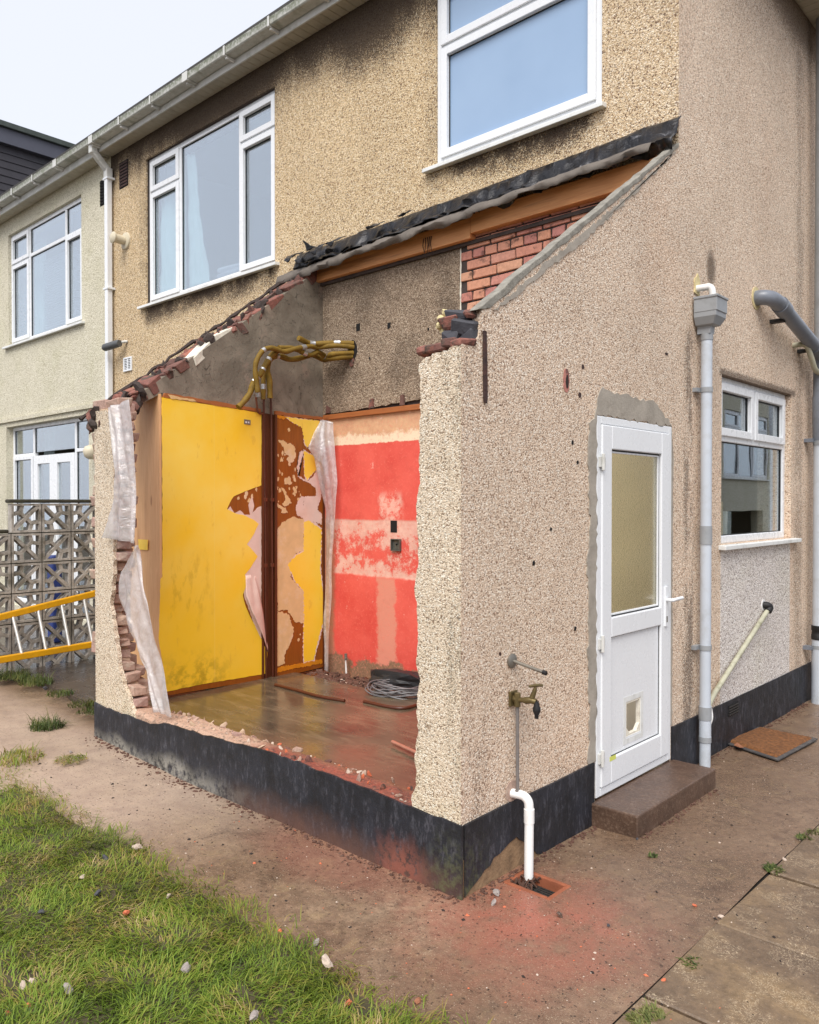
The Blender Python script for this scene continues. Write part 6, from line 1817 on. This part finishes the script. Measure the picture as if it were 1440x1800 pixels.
cc = [(-2.226, 1.875, 0.210)][0]
coil = thing('cable_coil', 'tangled coil of grey cable on the floor by the red wall', 'cable', (cc[0], cc[1], .2))
rc = random.Random(4)
for k in range(14):
    pts = []
    ax, ay = rc.uniform(.17, .30), rc.uniform(.12, .20)
    ox, oy = rc.uniform(-.05, .05), rc.uniform(-.04, .04); ph = rc.random() * 6
    for i in range(40):
        a = ph + 2 * math.pi * 1.2 * i / 39
        px, py = ax * math.cos(a), ay * math.sin(a)
        rot = .5 + .25 * math.sin(k)
        pts.append((cc[0] + .10 + ox + px * math.cos(rot) - py * math.sin(rot), cc[1] + oy + px * math.sin(rot) + py * math.cos(rot), .222 + .005 * k + .018 * math.sin(a * 2 + k)))
    m = MB(); m.tube(pts, .0055, 6); m.build('loop', M['cable'], coil, smooth=True)
me = chunk_mesh('rubble_bag', M['blackbag'], 3, 3, .45, .6)
o = place('rubble_bag', me, None, (-2.22, 2.03, .27), (0, 0, .2), (.34, .10, .15)); tag(o, 'crumpled black plastic heap behind the cable coil', 'plastic bag')
c = [(-1.233, 0.847, 0.240), (-0.989, 0.813, 0.240)]
m = MB(); m.tube([c[0], (c[1][0] + .12, c[1][1] - .05, c[1][2])], .011, 10)
tag(m.build('pipe_offcut', M['copper_pink'], None, smooth=True, base=c[0]), 'pinkish copper pipe offcut lying on the wet floor', 'pipe offcut')
pt = [(-3.046, 1.349, 0.225), (-2.784, 1.349, 0.225), (-2.496, 1.337, 0.225), (-2.244, 1.378, 0.225)]
m = MB(); m.tube(smooth_path(pt, 5), .013, 8); tag(m.build('floor_pipe', M['pipe_brown'], None, smooth=True, base=pt[0]), 'brown pipe along the floor edge left of the cable coil', 'pipe')
pt = [(-2.125, 1.465, 0.225), (-1.896, 1.473, 0.225), (-1.765, 1.528, 0.225), (-1.764, 1.730, 0.225), (-1.722, 1.909, 0.225)]
m = MB(); m.tube(smooth_path(pt, 5), .013, 8); tag(m.build('floor_pipe', M['pipe_brown'], None, smooth=True, base=pt[0]), 'brown pipe along the floor edge in front of the cable coil', 'pipe')
pt = [(-2.653, 1.563, 0.200), (-2.700, 1.791, 0.200), (-2.780, 2.096, 0.200), (-2.657, 2.031, 0.200)]
m = MB(); m.tube(smooth_path(pt, 5), .010, 8); tag(m.build('floor_pipe', M['pipe_brown'], None, smooth=True, base=pt[0]), 'thin dark pipe across the rubble beside the white stub pipe', 'pipe')
ms = thing('plank_offcut', 'dark timber plank lying at the foot of the brown boards', 'plank', (-3.2, 1.75, .2))
c = [(-3.162, 1.475, 0.205), (-3.254, 2.070, 0.205), (-3.159, 2.027, 0.205), (-3.012, 1.416, 0.205)]
m = MB(); m.add([(p[0], p[1], .166) for p in c] + [(p[0], p[1], .205) for p in c], [(0, 1, 2, 3), (7, 6, 5, 4)] + [(i, (i + 1) % 4, 4 + (i + 1) % 4, 4 + i) for i in range(4)]); m.build('plank', M['brown_dark'], ms, bevel=.003)

# ================================================================== left: next door's yard, screen wall, ladder
e = [(-5.814, 0.235, 0.090), (-5.194, 0.350, 0.090), (-4.575, 0.332, 0.090), (-3.896, 0.244, 0.090)]
poly = [(-14, e[0][1] - 1.2)] + [(p[0], p[1]) for p in e] + [(-3.70, .35), (-3.70, 2.12), (-14, 2.12)]
poly = jag(poly, .03, .12, 4)
m = MB(); m.add([(x, y, .09) for x, y in poly] + [(x, y, -.15) for x, y in poly], [tuple(range(len(poly))), tuple(range(len(poly), 2 * len(poly)))[::-1]] + [(i, (i + 1) % len(poly), len(poly) + (i + 1) % len(poly), len(poly) + i) for i in range(len(poly))])
kind(m.build('patio', M['patio_dark']), 'structure')

scw = thing('screen_block_wall', 'weathered pierced concrete screen-block wall beyond the left wall end', 'wall', (-5.9, .8, 0))
PB = .2915
def yzbar(mb, a, b, w, t):
    a = Vector((0, *a)); b = Vector((0, *b)); d = (b - a).normalized(); s = Vector((0, -d.z, d.y)) * w / 2
    q = [a + s, b + s, b - s, a - s]
    mb.add([(t / 2, p.y, p.z) for p in q] + [(-t / 2, p.y, p.z) for p in q], [(0, 1, 2, 3), (7, 6, 5, 4)] + [(i, (i + 1) % 4, 4 + (i + 1) % 4, 4 + i) for i in range(4)])
def block_mesh(flip):
    mb = MB(); h = .1405; w = .021
    sgn = -1 if flip else 1
    mb.box(-.045, .045, -h, -h + w, -h, h); mb.box(-.045, .045, h - w, h, -h, h)
    mb.box(-.045, .045, -h + w, h - w, -h, -h + w); mb.box(-.045, .045, -h + w, h - w, h - w, h)
    g = h - w + .004
    yzbar(mb, (-sgn * g * .92, -g * .92), (sgn * g * .92, g * .92), .032, .082)
    yzbar(mb, (sgn * .005, -.005), (sgn * g * .45, -g * .45), .030, .079)
    yzbar(mb, (sgn * g * .45, -g * .42), (sgn * g, -g * .30), .034, .076)
    yzbar(mb, (sgn * g * .42, -g * .45), (sgn * g * .30, -g), .034, .074)
    yzbar(mb, (-sgn * .005, .005), (-sgn * g * .45, g * .45), .030, .0785)
    yzbar(mb, (-sgn * g * .45, g * .42), (-sgn * g, g * .30), .034, .0755)
    yzbar(mb, (-sgn * g * .42, g * .45), (-sgn * g * .30, g), .034, .0735)
    me = bpy.data.meshes.new('screen_block'); me.from_pydata(mb.v, [], mb.f)
    bm = bmesh.new(); bm.from_mesh(me); bmesh.ops.recalc_face_normals(bm, faces=bm.faces); bm.to_mesh(me); bm.free()
    me.materials.append(M['breeze']); return me
bks = [block_mesh(False), block_mesh(True)]
for k in range(-4, 6):
    for r_ in range(0 if k >= 0 else 1, 6):
        place('screen_block', bks[(k + r_) % 2], scw, (-5.9, .36 + PB * (k + .5), 1.705 - PB * (r_ + .5)))
MB().box(-5.955, -5.845, .34, .36 + PB * 6, 1.706, 1.742).build('coping', M['coping'], scw, bevel=.012)
MB().box(-5.955, -5.845, .36 - PB * 4, .338, 1.706 - PB, 1.742 - PB).build('coping', M['coping'], scw, bevel=.012)
m = MB()
for r_ in range(1, 6): m.box(-5.938, -5.862, .36 - (PB * 4 if r_ > 1 else 0), .36 + PB * 6, 1.703 - PB * r_ - .0035, 1.703 - PB * r_ + .0065)
m.build('mortar_bed', M['coping'], scw)

lad = thing('ladder', 'yellow fibreglass ladder with grey rungs resting on its side by the screen blocks', 'ladder', (-5.6, .6, .2))
ta, tb_ = [Vector(p) for p in [(-5.700, 0.196, 0.640), (-5.700, 1.120, 0.786)]]
ba, bb = [Vector(p) for p in [(-5.500, 0.121, 0.278), (-5.500, 1.021, 0.307)]]
def ext(a, b, s): return a + (b - a) * s
m = MB(); sq_pipe(m, [ext(ta, tb_, -1.1), ext(ta, tb_, 1.5)], .058); m.build('rail', M['lad_yellow'], lad, bevel=.006)
m = MB(); sq_pipe(m, [ext(ba, bb, -1.1), ext(ba, bb, 1.5)], .058); m.build('rail', M['lad_yellow'], lad, bevel=.006)
for s0, s1 in ((.12, .22), (.375, .465), (.62, .715), (.865, .97), (-.13, -.03), (-.38, -.28), (1.11, 1.22)):
    m = MB(); a = ext(ta, tb_, s0); b = ext(ba, bb, s1)
    m.tube([a + (b - a) * .04, b - (b - a) * .04], .017, 8); m.build('rung', M['alu'], lad, smooth=True)
tub = MB(); tub.box(-7.2, -7.05, 1.26, 1.38, .09, 1.10)
tag(tub.build('storage_tub', M['blue_tub'], None, bevel=.02, base=(-7.05, 1.3, .09)), 'blue plastic bin glimpsed through the screen blocks', 'bin')

# ================================================================== weeds and tufts
def tuft(px, r, n, length, seed, label, mat='weed', lean_=.6, z=None, ry=None):
    rr = random.Random(seed); rts = []
    for _ in range(n):
        a = rr.random() * 6.28; q = math.sqrt(rr.random()) * r
        rts.append((px[0] + q * math.cos(a), px[1] + q * math.sin(a) * (ry or 1), z if z is not None else px[2]))
    o = blades('grass_tuft', M[mat], rts, length, (.004, .008), lean_, seed)
    tag(o, label, 'weed'); return o
T = [(-3.817, -0.169, 0.030), (-3.254, -0.598, 0.030), (-2.987, -0.350, 0.030), (-2.495, -0.606, 0.030)]
tuft(T[0], .12, 320, (.06, .14), 1, 'round grass tuft on the path left of the extension corner', 'weed', .75)
tuft(T[1], .16, 300, (.04, .09), 2, 'straggling yellowish grass at the lawn tip on the left edge', 'grass', .9)
tuft(T[2], .10, 220, (.02, .05), 3, 'dark mossy clump on the path below the round tuft', 'grass', 1.2)
T = [(-5.522, 0.238, 0.090), (-5.120, 0.294, 0.090), (-4.548, 0.248, 0.090), (-4.075, 0.223, 0.090), (-3.823, 0.173, 0.090)]
for k, (p, lb) in enumerate(zip(T, ('tall grass weeds at the left edge under the ladder', 'spreading weeds below the ladder, second tuft from the left edge', 'weeds on the wet patio edge, third tuft from the left edge', 'leafy weeds left of the black plinth end, fourth from the left edge', 'low leafy weeds touching the black plinth end'))):
    tuft(p, .15 if k < 2 else .11, 300 if k < 2 else 170, (.05, .12) if k < 2 else (.03, .07), 10 + k, lb, 'weed', .7)
T = [(0.426, 0.944, 0.010), (0.908, 1.193, 0.010), (0.923, 1.770, 0.010), (0.892, 1.663, 0.010), (0.944, 0.193, 0.010), (0.957, -0.242, 0.010), (0.975, -0.177, 0.010)]
for k, (p, r, n, lb) in enumerate(zip(T, (.025, .055, .05, .04, .05, .05, .05), (40, 260, 160, 120, 110, 160, 130),
        ('small bright weed sprouting in front of the doorstep', 'dark moss and grass clump on the paving joint', 'weed at the right edge in the paving joint', 'small weed beside the dark clump at the right edge', 'thin weeds in the long joint between path and slabs', 'grass sprouting in the joint at the bottom edge', 'weeds where the bottom slab joints cross'))):
    tuft(p, r * .8, n, (.012, .03), 30 + k, lb, 'weed', 1.0, 0.0)

# ================================================================== loose stones, each lying where it fell
stones_ = [
 ((-1.441, -0.730), .030, 'stone_pale', 'pale stone in the grass near the path, upper lawn'),
 ((-1.337, -1.054), .022, 'stone_pale', 'small white stone in the middle of the upper lawn'),
 ((-1.436, -0.895), .024, 'stone_black', 'dark stone in the grass between the two upper pale stones'),
 ((-1.140, -1.078), .026, 'stone_black', 'dark flat stone below the small white stone in the lawn'),
 ((-0.894, -1.077), .026, 'stone_brick', 'orange brick fragment in the middle of the lawn'),
 ((-1.163, -1.308), .020, 'stone_black', 'small dark stone near the left edge of the lawn'),
 ((-0.367, -1.123), .026, 'stone', 'grey stone in the lower middle of the lawn'),
 ((-0.550, -1.471), .036, 'stone', 'big grey stone in the lower left lawn'),
 ((-0.699, -1.530), .022, 'stone_pale', 'round white stone near the lower left edge'),
 ((-0.692, -1.564), .020, 'stone_pale', 'flat pale stone beside the round white stone'),
 ((-0.570, -1.597), .018, 'stone_brick', 'small orange fragment below the pale stones, lower left'),
 ((-0.569, -1.661), .022, 'stone_brick', 'orange brick fragment at the lower left corner'),
 ((0.036, -1.116), .030, 'stone', 'grey stone at the bottom edge of the lawn'),
 ((0.207, -0.856), .020, 'stone_brick', 'orange fragment in the grass near the bottom edge'),
 ((-0.325, -0.728), .014, 'stone_brick', 'tiny orange fragment at the grass edge'),
 ((-0.899, -0.882), .016, 'stone_pale', 'little pinkish stone in the lawn beside the path edge'),
 ((-0.185, -0.666), .030, 'stone', 'grey stone lying on the path edge by the lawn'),
 ((-0.022, -0.751), .034, 'stone_pale', 'long pale chip on the grass edge beside the path'),
 ((0.348, -0.662), .018, 'leaf', 'tan fragment on the path near the bottom of the lawn'),
 ((0.090, 0.131), .030, 'stone', 'round grey stone at the foot of the near wall corner'),
 ((0.134, 0.055), .022, 'stone', 'smaller stone in front of the round grey one at the corner'),
 ((0.399, 0.158), .022, 'step', 'brown stone on the path beyond the drain gully'),
 ((0.773, 0.621), .014, 'stone_brick', 'orange chip on the wet path near the slab joint'),
 ((0.894, 0.610), .018, 'stone_pale', 'cream chip beside the long slab joint'),
 ((0.913, 1.322), .018, 'stone_pale', 'white chip next to the dark moss clump'),
 ((0.917, 0.014), .013, 'stone_brick', 'orange chip on the path at the bottom right'),
 ((0.582, 0.229), .010, 'stone_black', 'small dark chip on the path between drain and slab joint'),
 ((0.275, 1.078), .010, 'stone_black', 'dark chip against the front of the doorstep'),
 ((-4.847, 0.255), .030, 'stone_black', 'dark stone on the patio edge among the left weeds'),
 ((-3.144, -0.290), .020, 'stone', 'flat grey chip beside the mossy clump on the left path'),
]

rs = random.Random(77)
for k, ((x, y), r, mt, lb) in enumerate(stones_):
    me = chunk_mesh('stone', M[mt], 3 + k, 2, .55, .7)
    zz = .018 if y < lawn_edge(x) else (gz(x, y) if x < .9 else .0)
    if x < -4.2: zz = .09
    nm = 'brick_fragment' if mt == 'stone_brick' else 'stone'
    o = place(nm, me, None, (x, y, zz + r * .35), (rs.random(), rs.random(), rs.random() * 6), (r * .75 * rs.uniform(.8, 1.25), r * .75 * rs.uniform(.6, .9), r * .55))
    tag(o, lb, 'stone')
# grit and chips scattered over the path: too many to count
def litter(name, mat, n, box, s, seed, label, cat):
    rr = random.Random(seed); mb = MB()
    for _ in range(n):
        x = rr.uniform(box[0], box[1]); y = rr.uniform(box[2], box[3])
        if x < 0.03 and y > -.03 and y < 9: continue
        if GULLY[0] < x < GULLY[1] and GULLY[2] < y < GULLY[3]: continue
        if x < .36 and 1.08 < y < 2.15: continue
        z = gz(x, y) if x < .89 else .003
        sc = rr.uniform(*s) * (1 if rr.random() < .85 else 1.8)
        a = rr.random() * 6.28
        c, s_ = math.cos(a) * sc, math.sin(a) * sc
        q = .35 + .6 * rr.random()
        mb.add([(x + c, y + s_, z + .001), (x - s_ * q, y + c * q, z + .001), (x - c, y - s_, z + .001), (x + s_ * q, y - c * q, z + .001), (x + c * .1, y, z + sc * .7)], [(0, 1, 4), (1, 2, 4), (2, 3, 4), (3, 0, 4), (3, 2, 1, 0)])
    o = mb.build(name, mat, None); kind(o, 'stuff'); tag(o, label, cat)
litter('grit', M['stone_pale'], 1300, (-3.2, 2.4, -1.0, 3.6), (.0018, .005), 3, 'pale grit scattered over the wet path and slabs', 'grit')
litter('dirt_crumbs', M['mould'], 1300, (-3.2, 1.6, -.75, 3.4), (.002, .007), 4, 'dark crumbs of dirt scattered over the path', 'dirt')
litter('brick_crumbs', M['stone_brick'], 90, (-1.5, 1.2, -.6, .3), (.002, .006), 5, 'orange brick crumbs on the path near the corner', 'brick crumbs')
# dirt gathered along the foot of the walls
def foot(name, pts, n, seed, label, spread=.05):
    rr = random.Random(seed); mb = MB()
    for _ in range(n):
        k = rr.randrange(len(pts) - 1); t = rr.random()
        a, b = pts[k], pts[k + 1]
        d = abs(rr.gauss(0, spread))
        nx_, ny_ = (b[1] - a[1]), -(b[0] - a[0]); l_ = math.hypot(nx_, ny_)
        x = a[0] + (b[0] - a[0]) * t + nx_ / l_ * d; y = a[1] + (b[1] - a[1]) * t + ny_ / l_ * d
        sc = rr.uniform(.003, .010) * (1 if d < spread else .6)
        vs, fs = cbox_data(sc * 2, sc * 1.4, sc, sc * .2, sc * .35, rr)
        m_ = Matrix.Rotation(rr.random() * 6, 3, 'Z')
        mb.add([tuple(m_ @ Vector(v) + Vector((x, y, gz(x, y) + sc * .25))) for v in vs], fs)
    o = mb.build(name, M['rubble_soil'], None); kind(o, 'stuff'); tag(o, label, 'dirt')
foot('wall_base_dirt', [(-3.38, -.015), (0.01, -.015)], 420, 1, 'brown crumbs gathered along the foot of the black plinth, garden side')
foot('wall_base_dirt', [(.016, .02), (.016, 1.1)], 160, 2, 'brown crumbs gathered along the plinth between corner and doorstep', .04)
foot('wall_base_dirt', [(.016, 2.15), (.016, 4.6)], 260, 3, 'brown crumbs gathered along the plinth beyond the doorstep', .04)
foot('step_dirt', [(.276, 1.1), (.276, 2.08)], 90, 4, 'brown crumbs along the front of the doorstep', .03)
# leaves and twigs clogging the gully
rr = random.Random(9); m = MB()
for k in range(26):
    x = rr.uniform(GULLY[0] + .02, GULLY[0] + .13); y = rr.uniform(GULLY[2] + .03, GULLY[3] - .02); a = rr.random() * 3.1
    m.tube([(x - .035 * math.cos(a), y - .035 * math.sin(a), -.035), (x, y, -.015 + .02 * rr.random()), (x + .03 * math.cos(a), y + .03 * math.sin(a), -.03)], [.003, .006, .003], 5)
o = m.build('gully_litter', simple('gully_litter_brown', K(84, 58, 46), .9, .4, 30), None, base=(.1, .3, 0)); kind(o, 'stuff'); tag(o, 'brown twigs and leaves clogging the drain gully', 'leaf litter')

# ================================================================== house across the side passage (seen in the glass)
opp = thing('opposite_house', 'cream house across the passage, mirrored in the kitchen window', 'house', (5.2, 15, 0))
fo = lambda u, n, z: (5.0 - n, u, z)
ow = [(10.5, 13.0, 2.6, 4.2), (16.0, 19.0, 2.3, 3.9), (16.2, 18.6, .4, 1.5)]
m = MB(); wall_open(m, fo, 7.0, 27.0, -.3, 0, -.2, 5.6, ow); m.build('wall', M['peb_near'], opp)
for (a, b, c, d) in ow[:2]:
    t3 = (b - a) / 3
    upvc_window(opp, fo, a, b, c, d, -.04, [(a, a + t3, [(c, d - .4, 'sash'), (d - .4, d, 'sash')]), (a + t3, a + 2 * t3, [(c, d - .4, 'fixed'), (d - .4, d, 'fixed')]), (a + 2 * t3, b, [(c, d - .4, 'sash'), (d - .4, d, 'sash')])], M['glass'], (a - .1, b + .1, .01, .06))
    room(opp, 5.31, 8, a - .3, b + .3, c - .5, d + .2, 'xlo', M['room'])
room(opp, 5.31, 8, 15.9, 18.9, 0, 2, 'xlo', M['room_dim'])
m = MB(); m.add([(4.7, 6.7, 5.6), (4.7, 27.3, 5.6), (9.5, 27.3, 8.6), (9.5, 6.7, 8.6), (4.7, 6.7, 5.5), (4.7, 27.3, 5.5), (9.5, 27.3, 8.5), (9.5, 6.7, 8.5)], [(0, 1, 2, 3), (7, 6, 5, 4), (0, 4, 5, 1), (1, 5, 6, 2), (2, 6, 7, 3), (3, 7, 4, 0)]); m.build('roof', M['rooftile'], opp)
